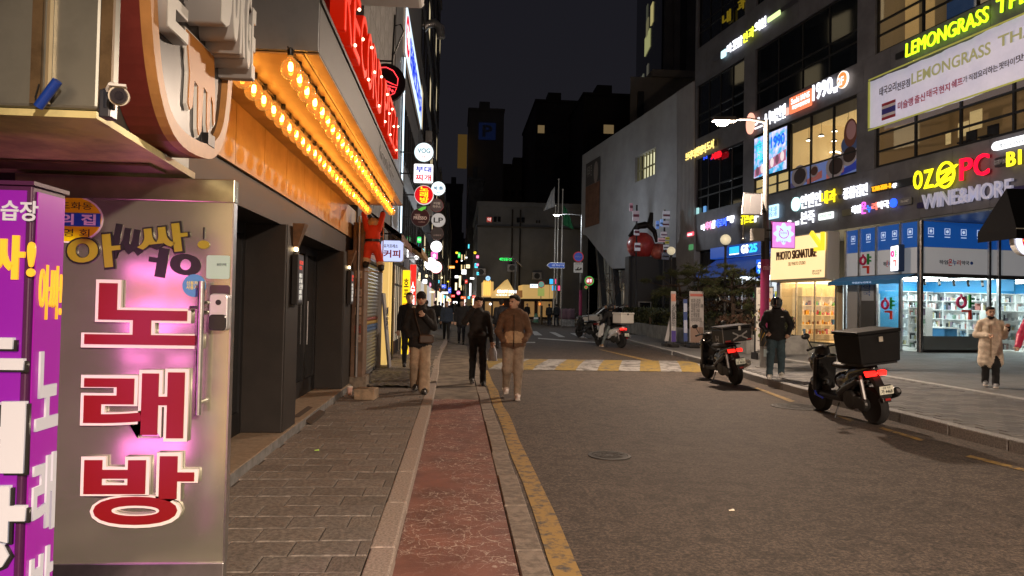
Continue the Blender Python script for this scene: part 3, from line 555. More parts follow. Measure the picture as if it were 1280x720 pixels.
# rounded logo sign, its face towards the street
ls = thing('rounded_logo_sign', 'thick rounded sign with red side, orange rim and white raised letters', 'sign', (-1.33, 3.6, 2.3), R(90))
LZ = 1.9
def smoothline(p):
    for _ in range(2): p = [p[0]] + [q for a, b in zip(p, p[1:]) for q in ((a[0] * .75 + b[0] * .25, a[1] * .75 + b[1] * .25), (a[0] * .25 + b[0] * .75, a[1] * .25 + b[1] * .75))] + [p[-1]]
    return p
def shield(i): return smoothline([(-.60 + i, LZ), (-.60 + i, .95), (-.575 + i, .62), (-.50 + i * .9, .30), (-.38 + i * .7, .10 + i * .5), (-.2 + i * .3, .0 + i), (.12, .005 + i), (.3 - i * .4, .045 + i), (.43 - i * .6, .16 + i * .7), (.51 - i * .9, .34 + i * .2), (.55 - i, .65), (.56 - i, LZ)])
obj('body', MB().prism(shield(0), -.0, .14), mat('dark_red_sheet', (.2, .035, .028), .42, .2, nz=(3, .2)), ls); rim = MB(); a, b = shield(.0), shield(.075); n = len(a)
rim.add([(x, -.045, z) for x, z in a] + [(x, -.045, z) for x, z in b] + [(x, 0, z) for x, z in a] + [(x, 0, z) for x, z in b], [(i, i + 1, n + i + 1, n + i) for i in range(n - 1)] + [(i, 2 * n + i, 2 * n + i + 1, i + 1) for i in range(n - 1)] + [(n + i, n + i + 1, 3 * n + i + 1, 3 * n + i) for i in range(n - 1)]); obj('rim', rim, mat('orange_rim', (.55, .27, .09), .4, nz=(4, .15)), ls)
obj('face', MB().prism(shield(.077), -.012, -.002), mat('dark_grey_face', (.055, .058, .062), .3, .3), ls)
M_LW = mat('letter_white', (.85, .88, .86), .35); M_LS = mat('letter_side', (.5, .51, .52), .4, .2)
for i, (s, x0, x1, z0, z1, d) in enumerate((('O', -.44, -.2, .78, 1.15, .06), ('E', -.46, -.22, .46, .72, .06), ('B', -.12, .04, .62, 1.3, .17), ('U', .06, .16, .60, 1.2, .17), ('R', .18, .27, .57, 1.1, .17), ('G', .29, .37, .54, 1.0, .17), ('E', .39, .46, .51, .9, .17))):
    a = txt(ls, s, x0, x1, z0, z1, -.014, M_LS, d, bold=.03, name='raised_letter'); txt(a, s, x0 + .004, x1 - .004, z0 + .003, z1 - .003, -.014 - d - .001, M_LW, .004, bold=.03, name='letter_face')
drip = [(-.2, .86), (.3, .86), (.34, .6), (.36, .4), (.325, .36), (.30, .52), (.26, .56), (.25, .32), (.215, .28), (.19, .34), (.185, .56), (.12, .58), (.1, .26), (.06, .22), (.03, .27), (.02, .55), (-.05, .57), (-.07, .38), (-.11, .35), (-.14, .39), (-.13, .6)]
drip = [(x, .1 + (z - .22) * .75) for x, z in drip]; drip = [(.02 + x * .82, z) for x, z in drip]; a = obj('drip_shape', MB().prism(drip, -.03, -.014), M_LW, ls); obj('drip_face', MB().prism([(.08 + (x - .08) * .93, .37 + (z - .37) * .95) for x, z in drip], -.036, -.031), mat('orange_face', (.55, .22, .04), .4), a)
obj('socket_box', MB().box(.16, .26, -.05, -.014, .09, .15), M_BLKP, ls)
# ---- steel door standing open across the pavement
M_DOOR = mat('door_steel', (.52, .52, .42), .16, .8, nz=(1.2, .1)); N, L, b = nodes_of(M_DOOR)
tc = N.new('ShaderNodeTexCoord'); mp = N.new('ShaderNodeMapping'); mp.inputs['Scale'].default_value = (3, 3, 260); nn = N.new('ShaderNodeTexNoise'); nn.inputs['Scale'].default_value = 4; rr = N.new('ShaderNodeMapRange'); rr.inputs[3].default_value = .12; rr.inputs[4].default_value = .24
L.new(tc.outputs['Object'], mp.inputs[0]); L.new(mp.outputs[0], nn.inputs['Vector']); L.new(nn.outputs['Fac'], rr.inputs[0]); L.new(rr.outputs[0], b.inputs['Roughness'])
DY = 3.85; dx0, dx1 = -2.16, -1.172
kd = thing('karaoke_door', 'open steel door with large red outlined karaoke letters and a lever lock', 'door', ((dx0 + dx1) / 2, DY, .12)); hw = (dx1 - dx0) / 2
def D(x, y): q = at(x, y, DY); return q.x - kd.location.x, q.z - .12
obj('leaf', MB().box(-hw, hw, 0, .045, .0, 2.0), M_DOOR, kd, bev=.004); obj('kick_rail', MB().box(-hw - .002, hw + .002, -.012, .05, .0, .125), M_STEEL, kd, bev=.003)
obj('head_rail', MB().box(-hw - .1, hw + .006, -.012, .055, 1.985, 2.105), mat('head_rail_metal', (.5, .48, .36), .22, .95, nz=(1.6, .3)), kd, bev=.004); obj('edge_strip', MB().box(hw - .004, hw + .004, -.004, .05, .127, 1.984), M_STEEL, kd)
M_LRED = mat('letter_red', (.22, .006, .006), .4); M_LWHT = mat('letter_outline', (.78, .76, .70), .4); M_OLV = mat('letter_olive', (.30, .25, .015), .4); M_LBK = mat('letter_black', (.012, .012, .013), .4)
for s, bx in (('노', (110, 352, 252, 433)), ('래', (108, 462, 233, 548)), ('방', (108, 567, 245, 655))):
    x0, z1 = D(bx[0], bx[1]); x1, z0 = D(bx[2], bx[3]); o = txt(kd, s, x0 - .012, x1 + .012, z0 - .012, z1 + .012, -.004, M_LWHT, .022, bold=.055, name='letter_outline', res=5); txt(o, s, x0 + .006, x1 - .006, z0 + .006, z1 - .006, -.0265, M_LRED, .005, bold=.028, name='letter', res=5)
for s, bx, ro in (('아', (86, 293, 152, 337), .12), ('싸', (172, 280, 236, 318), .14), ):
    x0, z1 = D(bx[0], bx[1]); x1, z0 = D(bx[2], bx[3]); o = txt(kd, s, x0 - .008, x1 + .008, z0 - .008, z1 + .008, -.004, M_LBK, .006, bold=.05, rot=ro, name='letter_outline', res=5); txt(o, s, x0 + .002, x1 - .002, z0 + .002, z1 - .002, -.0105, M_OLV, .004, bold=.03, rot=ro, name='letter', res=5)
for s, bx in (('아', (186, 312, 251, 350)), ('싸', (136, 281, 180, 326))):  # reversed black letters: the light box's reflection painted onto the steel
    x0, z1 = D(bx[0], bx[1]); x1, z0 = D(bx[2], bx[3]); cx = (x0 + x1) / 2; txt(kd, s, x0, x1, z0, z1, -.001, M_LBK, .003, bold=.05, rot=.14, name='reflected_letter', res=5, xf=Matrix.Translation((cx, 0, 0)) @ Matrix.Diagonal((-1, 1, 1, 1)) @ Matrix.Translation((-cx, 0, 0)))
x0, z0 = D(255, 306); obj('note_dot', MB().prism(disc(x0, z0, .03, 18, .022), -.009, -.001), M_OLV, kd); obj('note_stem', MB().box(x0 - .004, x0 + .004, -.009, -.001, z0 + .03, z0 + .09), M_LBK, kd)
def decal(parent, x, y, w, h, m, texts=(), shape='rect', name='sticker', yy=-.001, r=.01):
    cx, cz = D(x, y); pts = disc(cx, cz, w / 2, 26, h / 2) if shape == 'round' else rrect(cx - w / 2, cx + w / 2, cz - h / 2, cz + h / 2, r, 2); o = obj(name, MB().prism(pts, yy - .004, yy), m, parent)
    for s, a, b, c, d, mm in texts: txt(o, s, cx + a * w / 2, cx + b * w / 2, cz + c * h / 2, cz + d * h / 2, yy - .0055, mm, .0015, bold=.01)
    return o
o = decal(kd, 88, 274, .33, .245, pl('f0f0e8', .4), shape='round'); cx, cz = D(88, 274); obj('sticker_print', MB().prism(disc(cx, cz, .157, 26, .115), -.0075, -.0055), pl('e6d400', .4), o); obj('sticker_band', MB().box(cx - .152, cx + .152, -.0095, -.008, cz - .036, cz + .032), pl('1c58b4', .4), o)
txt(o, '의 집', cx - .05, cx + .13, cz - .03, cz + .027, -.0098, pl('f4f4f0'), .0015, bold=.03); txt(o, '도화동', cx - .05, cx + .11, cz + .05, cz + .088, -.0078, M_LBK, .0015); txt(o, '영 회', cx - .03, cx + .1, cz - .09, cz - .05, -.0078, M_LBK, .0015)
decal(kd, 243, 357, .118, .118, pl('4a8cc4', .4), (('신용카드\n사용가능', -.65, .65, -.35, .4, pl('f0e06a')),), 'round'); decal(kd, 273, 334, .118, .122, pl('a6c8bc', .35), (('보안구역', -.1, .7, .1, .35, pl('506068')),)); decal(kd, 275, 363, .1, .055, pl('4a3440', .4))
# long pull handle and digital lock
hx0, hz1 = D(258, 352); _, hz0 = D(258, 516); hh = obj('handle', MB().cyl((hx0, -.07, hz0), (hx0, -.07, hz1), .0165, n=18), M_STEEL, kd, smooth=True); mb = MB()
for z in (hz0 + .06, hz1 - .11, hz1 - .16): mb.cyl((hx0, -.07, z), (hx0 + .0, .0, z), .011)
mb.cyl((hx0 - .06, -.05, hz1 - .135), (hx0, -.07, hz1 - .135), .008); obj('standoff', mb, M_STEEL, hh, smooth=True)
lx, lz = D(277, 390); lk = obj('digital_lock', MB().prism(rrect(lx - .046, lx + .046, lz - .095, lz + .095, .022), -.055, -.001), mat('silver_plastic', (.55, .56, .58), .3, .4), kd, bev=.006); obj('lock_cover', MB().prism(rrect(lx - .044, lx + .044, lz - .094, lz - .012, .02), -.066, -.056), mat('lock_black', (.015, .015, .02), .15), lk, bev=.004); obj('lock_button', MB().prism(disc(lx, lz + .05, .014), -.058, -.0555).box(lx - .012, lx + .012, -.0595, -.0582, lz + .047, lz + .053), M_BLKP, lk)
# ---- purple karaoke light box
M_PUR = mat('purple_acrylic', (.16, .012, .2), .3, emit=hx('9408b0'), es=.3, sample=True); M_PUR2 = mat('magenta_acrylic', (.2, .008, .18), .3, emit=(.42, .006, .42), es=.3, sample=True); M_PURB = mat('magenta_back_acrylic', (.4, .05, .35), .3, emit=(1., .2, .76), es=3.4, sample=True)
M_PW = mat('sign_white_letter', (.5, .5, .53), .35, emit=(.75, .78, .9), es=.16); M_PO = mat('sign_orange_letter', (.7, .35, .03), .4, emit=(.8, .38, .02), es=.6); M_CASE = mat('dark_purple_case', (.06, .01, .06), .4)  # white letters' faint glow stands in for ambient light on them
ps = thing('karaoke_light_box', 'tall purple karaoke light box standing on the pavement before the steel door', 'light box sign', (-1.86, 2.95, .07))
obj('case', MB().box(-.28, .28, -.155, .07, .03, 1.94), M_CASE, ps, bev=.006); obj('lid', MB().box(-.29, .29, -.165, .08, 1.94, 1.955), M_CASE, ps)
fp = obj('front_panel', MB().box(-.26, .262, -.161, -.157, .05, 1.92), M_PUR, ps); bp_ = obj('back_panel', MB().box(-.2, .2, .072, .077, .35, 1.75), M_PURB, ps); sp_ = obj('side_panel', MB().box(.282, .287, -.13, .055, .05, 1.92), M_PUR2, ps)
def F2(x, y): q = at(x, y, 2.79); return q.x + 1.86, q.z - .07
def ftxt(s, x0, y0, x1, y1, m, **k): a, d = F2(x0, y0); c, b = F2(x1, y1); return txt(fp, s, a, c, b, d, -.162, m, **k)
ftxt('래연습장', -45, 249, 48, 277, M_PW, depth=.004, bold=.02); ftxt('아싸!', -75, 292, 45, 350, M_PO, depth=.008, bold=.03)
for s, a, b in (('노', 392, 462), ('래', 500, 590), ('방', 606, 716)):
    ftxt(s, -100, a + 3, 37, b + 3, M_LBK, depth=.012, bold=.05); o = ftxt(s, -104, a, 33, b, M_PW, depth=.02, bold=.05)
SX = Matrix.Translation((.288, 0, 0)) @ Matrix.Rotation(R(90), 4, 'Z'); BX = Matrix.Translation((0, .078, 0)) @ Matrix.Rotation(R(180), 4, 'Z')
for s, z0, z1, m in (('아싸!', 1.44, 1.65, M_PO), ('노', 1.02, 1.32, M_PW), ('래', .62, .92, M_PW), ('방', .26, .56, M_PW)): txt(sp_, s, -.11, .04, z0, z1, 0, m, .008, bold=.0 if s[-1] == '!' else .025, xf=SX)
M_BKL = mat('reflected_letter', (.62, .64, .56), .5)
for s, z0, z1, m in (('아싸', 1.48, 1.66, M_PO), ('노', 1.06, 1.36, M_BKL), ('래', .66, .98, M_BKL), ('방', .24, .56, M_BKL)): txt(bp_, s, -.24, .2, z0, z1, 0, m, .02, bold=.05, xf=BX)
# ================================================================ next shops on the left
M_TILE = mat('grey_wall_tile', (.21, .205, .2), .6, nz=(5, .25), bump=(50, .12)); M_GW = mat('dark_grey_wall', (.13, .13, .135), .7, nz=(1.2, .3), bump=(20, .1)); M_BRN = mat('brown_column', (.17, .105, .07), .6, nz=(6, .3), bump=(40, .1))
lb2 = thing('tiled_shop_building', 'grey tiled building with a closed roller shutter and stickered brown column', 'building', (-1.95, 16.5, 0))
obj('wall', WB(lb2).box(-9, -1.84, 13.32, 19.6, 0, 15), M_GW, lb2)
tl = MB().box(-.018, 0, .005, .885, .005, .595).mesh('tile', M_TILE)
for i in range(7):
    for j in range(10): link('tile', tl, lb2, Vector((-1.82, 13.34 + .895 * i, 6.2 + j * .6)) - lb2.location)
col = obj('column', WB(lb2).box(-1.83, -1.62, 12.75, 13.3, .1, 3.0), M_BRN, lb2, bev=.01); obj('column_base', WB(lb2).box(-2.0, -1.55, 12.72, 13.34, .1, .3), mat('base_stone', (.22, .18, .14), .7, nz=(12, .3)), lb2, bev=.01)
for i, c in enumerate(['b8a48c', '8a5c3c', 'b09a8a', '9c8c7c', 'c0a890', '94806c', '8a4030', 'a89484']):
    o = obj('sticker', WB(lb2).box(-1.76 + random.uniform(-.02, .02), -1.66, 12.742, 12.749, 2.02 - i * .16, 2.15 - i * .16), pl(c, .5), col); z = 2.03 - i * .16 - lb2.location.z
    txt(o, random.choice(['광고', '24시', '배달', '대출', '전화']), -1.75 + 1.95, -1.67 + 1.95, z + .02, z + .08, 12.7415 - 16.5, pl('7a2418' if i % 2 else '3a3430'), .002)
M_SLAT = mat('shutter_steel', (.42, .42, .42), .3, .85, nz=(3, .2)); slm = {}
for i in range(30):
    z = .16 + i * .075; c = 'r' if i in (14,) else ('y' if i == 13 else ('b' if i in (12, 11) else 's')); mm = {'s': M_SLAT, 'r': pl('7a3024', .4, .3), 'y': pl('a8883c', .4, .3), 'b': pl('40608c', .4, .3)}[c]
    if c not in slm: slm[c] = MB().prism([(0, 0), (.014, .012), (.022, .037), (.014, .062), (0, .074)], 13.42, 16.75, axis='y').mesh('slat', mm)
    # slat profile bulges towards the street
    o = link('slat', slm[c], lb2, (-1.82 - lb2.location.x, -lb2.location.y, z))
obj('shutter_box', WB(lb2).box(-1.83, -1.7, 13.36, 16.8, 2.42, 2.75), M_GREYM, lb2, bev=.01); obj('header_stripe', WB(lb2).box(-1.699, -1.69, 13.36, 16.8, 2.46, 2.56), pl('94703c', .5), lb2); obj('header_stripe', WB(lb2).box(-1.699, -1.69, 13.36, 16.8, 2.58, 2.66), pl('703038', .5), lb2)
for y0, y1 in ((13.34, 13.42), (16.76, 16.9)): obj('guide_rail', WB(lb2).box(-1.83, -1.73, y0, y1, .1, 2.42), mat('pale_rail', (.6, .58, .54), .5), lb2)
obj('downpipe', WB(lb2).tube([(-1.72, 12.7, .3), (-1.72, 12.7, 3.1)], .025, 10), M_GREYM, lb2, smooth=True)
M_YLIT = mat('lit_yellow_wood', (.6, .45, .18), .5, emit=(1, .68, .22), es=.42)
for i, y0 in enumerate((17.55, 18.3, 19.05)): obj('doorway_post', WB(lb2).box(-1.84, -1.66, y0, y0 + .26, .1, 2.7), M_YLIT if i < 2 else M_BLK, lb2)
obj('doorway_glass', WB(lb2).box(-1.83, -1.8, 17.0, 19.5, .12, 2.6), mat('lit_shop_glass', (.3, .2, .1), .2, emit=(1, .62, .25), es=.35), lb2)
t = thing('leaning_poster_board', 'tall grey poster board leaning by the shutter end', 'poster board', (-1.62, 17.05, .1), R(90)); obj('board', MB().hexa([(-.3, -.1, 0), (.3, -.1, 0), (.3, -.06, 0), (-.3, -.06, 0), (-.3, .08, 1.72), (.3, .08, 1.72), (.3, .12, 1.72), (-.3, .12, 1.72)]), pl('8c8c94', .4), t); txt(t, '커피\n음료\n세트\n메뉴', -.2, .2, .5, 1.4, .0, pl('50505c'), .01)
# doll climbing a small ladder, hung from the canopy end
p = at(466, 300, 12.75); t = thing('climbing_doll', 'red suited stuffed doll climbing a small ladder hung from the canopy', 'doll', (p.x, 12.75, p.z - .55)); Mcloth = mat('red_felt', (.55, .035, .015), .9, emit=(.6, .05, .01), es=.06, bump=(90, .3)); Mfur = mat('cream_fur', (.6, .45, .3), .95, bump=(90, .4))
pr = [('e', (0, 0, .62), (.13, .1, .2), 0), ('e', (0, .0, .44), (.14, .11, .12), 0), ('c', (-.07, .0, .42), (-.1, -.02, .17), .075, .06, 0), ('c', (.07, .0, .42), (.15, -.02, .12), .075, .06, 0), ('c', (-.1, 0, .74), (-.17, .04, 1.0), .055, .045, 0), ('c', (.1, 0, .74), (.16, .04, 1.0), .055, .045, 0), ('e', (0, 0, .86), (.085, .08, .085), 1), ('e', (-.11, -.05, .1), (.055, .1, .05), 2), ('e', (.16, -.05, .05), (.055, .1, .05), 2), ('e', (-.17, .05, 1.03), (.04, .04, .045), 2), ('e', (.16, .05, 1.03), (.04, .04, .045), 2), ('c', (-.1, -.02, .19), (-.1, -.02, .18), .066, .066, 1), ('c', (.145, -.02, .13), (.145, -.02, .12), .066, .066, 1)]
link('doll_body', sdf_obj_mesh('doll_body', pr, .012, [Mcloth, Mfur, mat('black_felt', (.01, .01, .01), .8)], .03), t)
obj('belt', MB().lathe([(.137, .52), (.141, .525), (.141, .56), (.137, .565)], n=20), M_BLKP, t).scale = (1, .8, 1); mb = MB()
for x in (-.2, .17): mb.cyl((x, .09, -.02), (x, .09, 1.12), .009, n=8)
for z in (.0, .3, .62, .93): mb.cyl((-.2, .09, z), (.17, .09, z), .008, n=8)
obj('ladder', mb, mat('tan_wood', (.5, .26, .09), .6), t); obj('cord', MB().cyl((-.015, .09, 1.1), (-.015, .09, 1.35), .004, n=6), M_BLKP, t)
# stone block, crumpled glossy sheet and a white cup on the pavement
p = gp(457, 499, .1); t = tag(obj('stone_block', MB().box(-.16, .16, -.12, .2, 0, .17), mat('sandstone_block', (.34, .25, .17), .8, nz=(9, .3), bump=(40, .4)), None, p, -.1, bev=.015), 'rough tan stone block at the foot of the brown column', 'block')
p = gp(437, 494, .1); t = thing('paper_cup', 'pinkish white crushed paper cup beside the stone block', 'cup', p); obj('cup', MB().lathe([(.03, 0), (.042, .1), (.045, .13), (.04, .128), (.03, .02)], n=14), pl('d8b0a4', .6), t, smooth=True); obj('cup_lid', MB().lathe([(.046, .128), (.046, .142), (.02, .15)], n=14), pl('e8dcd4', .4), t, smooth=True)
mb = MB(); nx, ny = 26, 44
for j in range(ny + 1):
    for i in range(nx + 1):
        x = -1.72 + 1.0 * i / nx; y = 12.85 + 2.7 * j / ny; mb.v.append((x + .02 * math.sin(y * 6), y, .112 + .02 * abs(math.sin(x * 19 + 3 * math.sin(y * 4))) + .018 * abs(math.sin(y * 15 + x * 5)) + random.uniform(0, .012)))
mb.f = [(j * (nx + 1) + i, j * (nx + 1) + i + 1, (j + 1) * (nx + 1) + i + 1, (j + 1) * (nx + 1) + i) for j in range(ny) for i in range(nx)]; mb.m = [0] * len(mb.f)
tag(obj('plastic_sheet', mb, mat('glossy_wet_sheet', (.13, .115, .1), .4, .3, nz=(3, .15))), 'crumpled glossy dark plastic sheet spread before the shutter', 'sheet')
# awnings
M_AWB = mat('brown_canvas', (.12, .06, .045), .8, bump=(40, .2)); M_AWT = mat('tan_canvas', (.3, .2, .11), .8, bump=(40, .2))
def awning(label, y0, y1, x0, x1, zt, zb, m):
    t = thing('awning', label, 'awning', (x0, y0, zb)); n = 6; mb = MB()
    for i in range(n + 1):
        y = (y1 - y0) * i / n; s = .03 * (i % 2); mb.v += [(0, y, zt - zb), (x1 - x0, y, s), (x1 - x0, y, s - .16), (0, y, zt - zb - .03)]
    for i in range(n):
        for k in range(3): mb.f.append((4 * i + k, 4 * i + k + 1, 4 * i + k + 5, 4 * i + k + 4)); mb.m.append(0)
        mb.f.append((4 * i, 4 * i + 4, 4 * i + 7, 4 * i + 3)); mb.m.append(0)
    obj('canvas', mb, m, t); fr = MB()
    for y in (.05, y1 - y0 - .05): fr.cyl((0, y, .0), (x1 - x0, y, .02), .015, n=8)
    obj('arm', fr, M_BLK, t); return t
awning('brown canvas awning above the closed shutter', 14.8, 18.2, -1.8, -1.15, 3.45, 3.0, M_AWB); awning('tan canvas awning beyond the brown one', 19.0, 23.5, -1.8, -.95, 3.5, 3.05, M_AWT)
# coffee sign
p = at(490.5, 314, 15.4); lightbox('coffee_sign', 'pale blue rounded coffee sign sticking out below the brown awning', p, 0, .48, .46, .12, em('b9c4ee', .95), (('요거프레소', -.75, .5, .28, .62, pl('5a3440')), ('커피', -.75, .72, -.62, .1, em('6a1420', .8), {'bold': .03}),), r=.05)
# upright yellow and red signs further on
p = at(508, 362, 19.8); lightbox('upright_sign', 'tall yellow lit upright sign on the left pavement', (p.x, 19.8, 1.35), 0, .22, 2.3, .2, em('f2cc18', 1.1), (('호\n프', -.6, .6, .35, .8, em('302418', .4)), ('생맥주', -.8, .8, .05, .22, em('c02010', .8)), ('24시', -.7, .7, -.62, -.35, em('f8f0e0', 1.2))), r=.02)
p = at(516, 372, 21.5); lightbox('upright_sign', 'tall red upright sign with white spots beyond the yellow one', (p.x, 21.5, 1.45), 0, .2, 2.6, .16, em('e02420', 1.), (('순\n대\n국', -.6, .6, -.5, .6, em('ffffff', 1.3)),), r=.02)
# black pizza disc with red neon
p = at(483, 104, 13.6); t = thing('neon_disc_sign', 'round black sign with a red neon pizza slice on an iron bracket', 'sign', p); obj('disc', MB().prism(disc(0, 0, .36), -.05, .05), M_BLK, t); obj('bracket', MB().tube([(.1, 0, .35), (.12, 0, .9), (.13, 0, 1.3)], .02, 8).tube([(-.5, 0, .42), (.12, 0, .42)], .016, 8).tube([(.13, 0, .55), (.24, 0, .85), (.3, 0, 1.0), (.24, 0, 1.13), (.14, 0, 1.1)], .014, 8), M_BLK, t)
M_NR = mat('red_neon', (1, .05, .05), .3, emit=(1, .04, .05), es=2.2)
obj('neon_tube', MB().tube([(-.12, -.065, .27), (.0, -.065, .28), (.13, -.065, .22), (.22, -.065, .08), (.21, -.065, -.06), (.1, -.065, -.02), (-.06, -.065, .05), (-.12, -.065, .12)], .008, 6).tube([(-.02, -.065, -.05), (.2, -.065, -.1), (.16, -.065, -.2), (.04, -.065, -.27), (-.02, -.065, -.05)], .008, 6), M_NR, t); obj('neon_dot', MB().prism(disc(.06, -.13, .03), -.07, -.055).prism(disc(.12, -.16, .022), -.07, -.055), M_NR, t)
p = at(485, -18, 12.6); lightbox('projecting_box', 'white rounded sign box at the very top above the neon disc', p, 0, 1.25, .6, .35, mat('dull_white', (.6, .6, .58), .5), (), r=.08)
# ---------------------------------------------------------------- metal clad building with the tall blue and white sign
def win(parent, M, x0, x1, y, z0, z1, pm=M_DGLASS, fw=.05, name='window', bars=1):
    """window on a local xz face at y, set into matrix M"""
    f = MB(); f.M = M
    f.box(x0, x1, y - .03, y + .02, z0, z0 + fw); f.box(x0, x1, y - .03, y + .02, z1 - fw, z1); f.box(x0, x0 + fw, y - .03, y + .02, z0 + fw, z1 - fw); f.box(x1 - fw, x1, y - .03, y + .02, z0 + fw, z1 - fw)
    for i in range(1, bars + 1):
        xm = x0 + (x1 - x0) * i / (bars + 1); f.box(xm - fw / 2, xm + fw / 2, y - .028, y + .018, z0 + fw, z1 - fw)
    o = obj(name, f, M_BLK, parent); g = MB(); g.M = M; g.box(x0 + fw * .5, x1 - fw * .5, y - .005, y + .004, z0 + fw * .5, z1 - fw * .5); obj('pane', g, pm, o); return o
LM = Matrix.Rotation(R(90), 4, 'Z')
lb3 = thing('metal_clad_building', 'grey metal clad building carrying a tall blue and white sign', 'building', (-1.8, 26, 0)); obj('wall', WB(lb3).box(-9, -1.85, 19.65, 32, 0, 19), M_GREYM, lb3)
for i in range(3):
    for j in range(9): obj('cladding_panel', WB(lb3).box(-1.848, -1.80, 19.67 + i * .78, 20.43 + i * .78, 3.2 + j * 1.5, 4.68 + j * 1.5), M_GREYM, lb3)
for j in range(3):
    for i in range(4): win(lb3, Matrix.Translation((-1.85 + 1.8, 0, 0)) @ LM, -3.6 + i * 2.3, -1.7 + i * 2.3, -.02, 3.6 + j * 2.6 + (6 if j == 2 else 0), 5.4 + j * 2.6 + (6 if j == 2 else 0))
for y0, y1, c, es in ((20, 22.6, 'fff0d0', .7), (22.9, 25.5, 'ffe0b0', .8), (25.8, 28.6, 'f4f6ff', .8), (28.9, 31.8, 'ffd890', .7)): obj('shopfront', WB(lb3).box(-1.85, -1.79, y0, y1, .12, 2.7), em(c, es * .3, True), lb3); q = WB(lb3); [q.box(-1.79, -1.77, y0 + k * .62, y0 + k * .62 + .07, .12, 2.7) for k in range(5)]; q.box(-1.788, -1.772, y0, y1, .12, .5); q.box(-1.788, -1.772, y0, y1, 2.1, 2.16); obj('shop_frame', q, M_BLK, lb3); obj('shop_fascia', WB(lb3).box(-1.85, -1.7, y0, y1, 2.75, 3.15), pl(random.choice(['303438', '44261c', '1c2a44'])), lb3)
t = thing('tall_facade_sign', 'long lit white sign with blue letters high on the metal clad building', 'sign', (-1.74, 27.0, 10.1), R(90)); obj('casing', MB().box(-5, 5, 0, .06, -.85, .85), M_WHITE, t); obj('lit_face', MB().box(-4.95, 4.95, -.012, -.002, -.8, .8), em('cfe6f6', 1.0), t)
obj('red_oval', MB().prism(disc(-4.0, .0, .75, 28, .62), -.02, -.013), em('d81c30', 1.), t); txt(t, '치과', -4.5, -3.5, -.3, .3, -.021, em('ffffff', 1.2), .004, bold=.03); txt(t, '임플란트교정과', -3.0, 4.7, -.5, .5, -.014, em('1030c8', 1.), .004, bold=.05)
t = tag(obj('light_strip', MB().box(-.02, .02, -.03, .03, 3.0, 9.1), em('d8f0ff', 1.6), None, (-1.74, 22.05, 0)), 'thin vertical white light tube at the edge of the metal clad building', 'light strip')
# ---------------------------------------------------------------- tall dark blocks further along the left side
M_DK = mat('dark_stone_wall', (.09, .09, .095), .7, nz=(.8, .35), bump=(12, .1))
def block(label, x0, x1, y0, y1, h, mwall, rows, cols, face='left', lit=(), shop=None, zb=3.4, fl=3.2):
    """a plain block with a window grid on its street face ('left' faces +x, 'right' faces -x) and a parapet"""
    t = thing('city_building', label, 'building', ((x0 + x1) / 2, (y0 + y1) / 2, 0)); obj('wall', WB(t).box(x0, x1, y0, y1, 0, h), mwall, t); obj('parapet', WB(t).box(x0 - .12, x1 + .12, y0 - .12, y1 + .12, h, h + .35), mwall, t)
    for r in range(rows):
        for c_ in range(cols):
            d = (y1 - y0) / cols; a, b = y0 + d * (c_ + .15), y0 + d * (c_ + .85); z0 = zb + r * fl; X = x1 if face == 'left' else x0; s = 1 if face == 'left' else -1
            pm = lit[(r * cols + c_) % len(lit)] if lit and (r * cols + c_) % 4 == 2 else M_DGLASS; q = WB(t); e = sorted((X - s * .0, X + s * .05)); q.box(e[0], e[1], a - .06, a, z0, z0 + 1.9); q.box(e[0], e[1], b, b + .06, z0, z0 + 1.9); q.box(e[0], e[1], a, b, z0 - .06, z0); q.box(e[0], e[1], a, b, z0 + 1.9, z0 + 1.96); o = obj('window', q, M_BLK, t); e = sorted((X + s * .003, X + s * .02)); obj('pane', WB(t).box(e[0], e[1], a, b, z0, z0 + 1.9), pm, o)
    if shop:
        d = (y1 - y0) / len(shop)
        for i, (c_, es) in enumerate(shop): X = x1 if face == 'left' else x0; s = 1 if face == 'left' else -1; e = sorted((X, X + s * .06)); obj('shopfront', WB(t).box(e[0], e[1], y0 + d * i + .2, y0 + d * (i + 1) - .2, .12, 2.7), em(c_, es * (.28 if y0 < 60 else .8)), t)
    return t
WL = [em('ffe8b8', .5), em('d8e8ff', .4)]
block('very tall dark block on the left beyond the blue sign', -12, -1.85, 32.2, 47, 30, M_DK, 8, 5, 'left', WL, [('fff0d0', .9), ('ffffff', 1.1), ('ffd890', .8), ('f0f4ff', 1.)])
block('second tall dark block on the left side of the street', -12, -1.9, 47.2, 62, 27, mat('dark_stone_wall2', (.12, .12, .125), .7, nz=(.8, .3)), 7, 5, 'left', WL, [('ffffff', 1.1), ('ffe0a0', .9), ('ffd0d0', .9)])
block('low dim block far along the left side', -12, -1.7, 62.3, 96, 13, M_DK, 2, 7, 'left', WL, [('fff0d0', 1.), ('e0f0ff', 1.2), ('ffd890', 1.), ('ffffff', 1.2)])
block('lowest far block closing the left side', -13, -1.4, 96.5, 170, 15, M_GW, 2, 9, 'left', WL, [('fff0d0', 1.2), ('c0e0ff', 1.2), ('ffc890', 1.), ('ffffff', 1.2), ('ff9080', 1.)])
for i, (y, z) in enumerate(((34, 6.6), (37.5, 9.9), (41, 6.5))):
    t = thing('air_conditioner', 'grey air conditioner box on the tall dark block, %s of three' % ('lowest near', 'highest', 'lowest far')[i], 'air conditioner', (-1.6, y, z)); obj('case', MB().box(-.2, .15, -.4, .4, 0, .6), M_GREYM, t, bev=.02); obj('fan_grille', MB().lathe([(.25, .15), (.25, .165), (.2, .17)], (0, 0, .3), 18, axis='x'), M_BLKP, t)
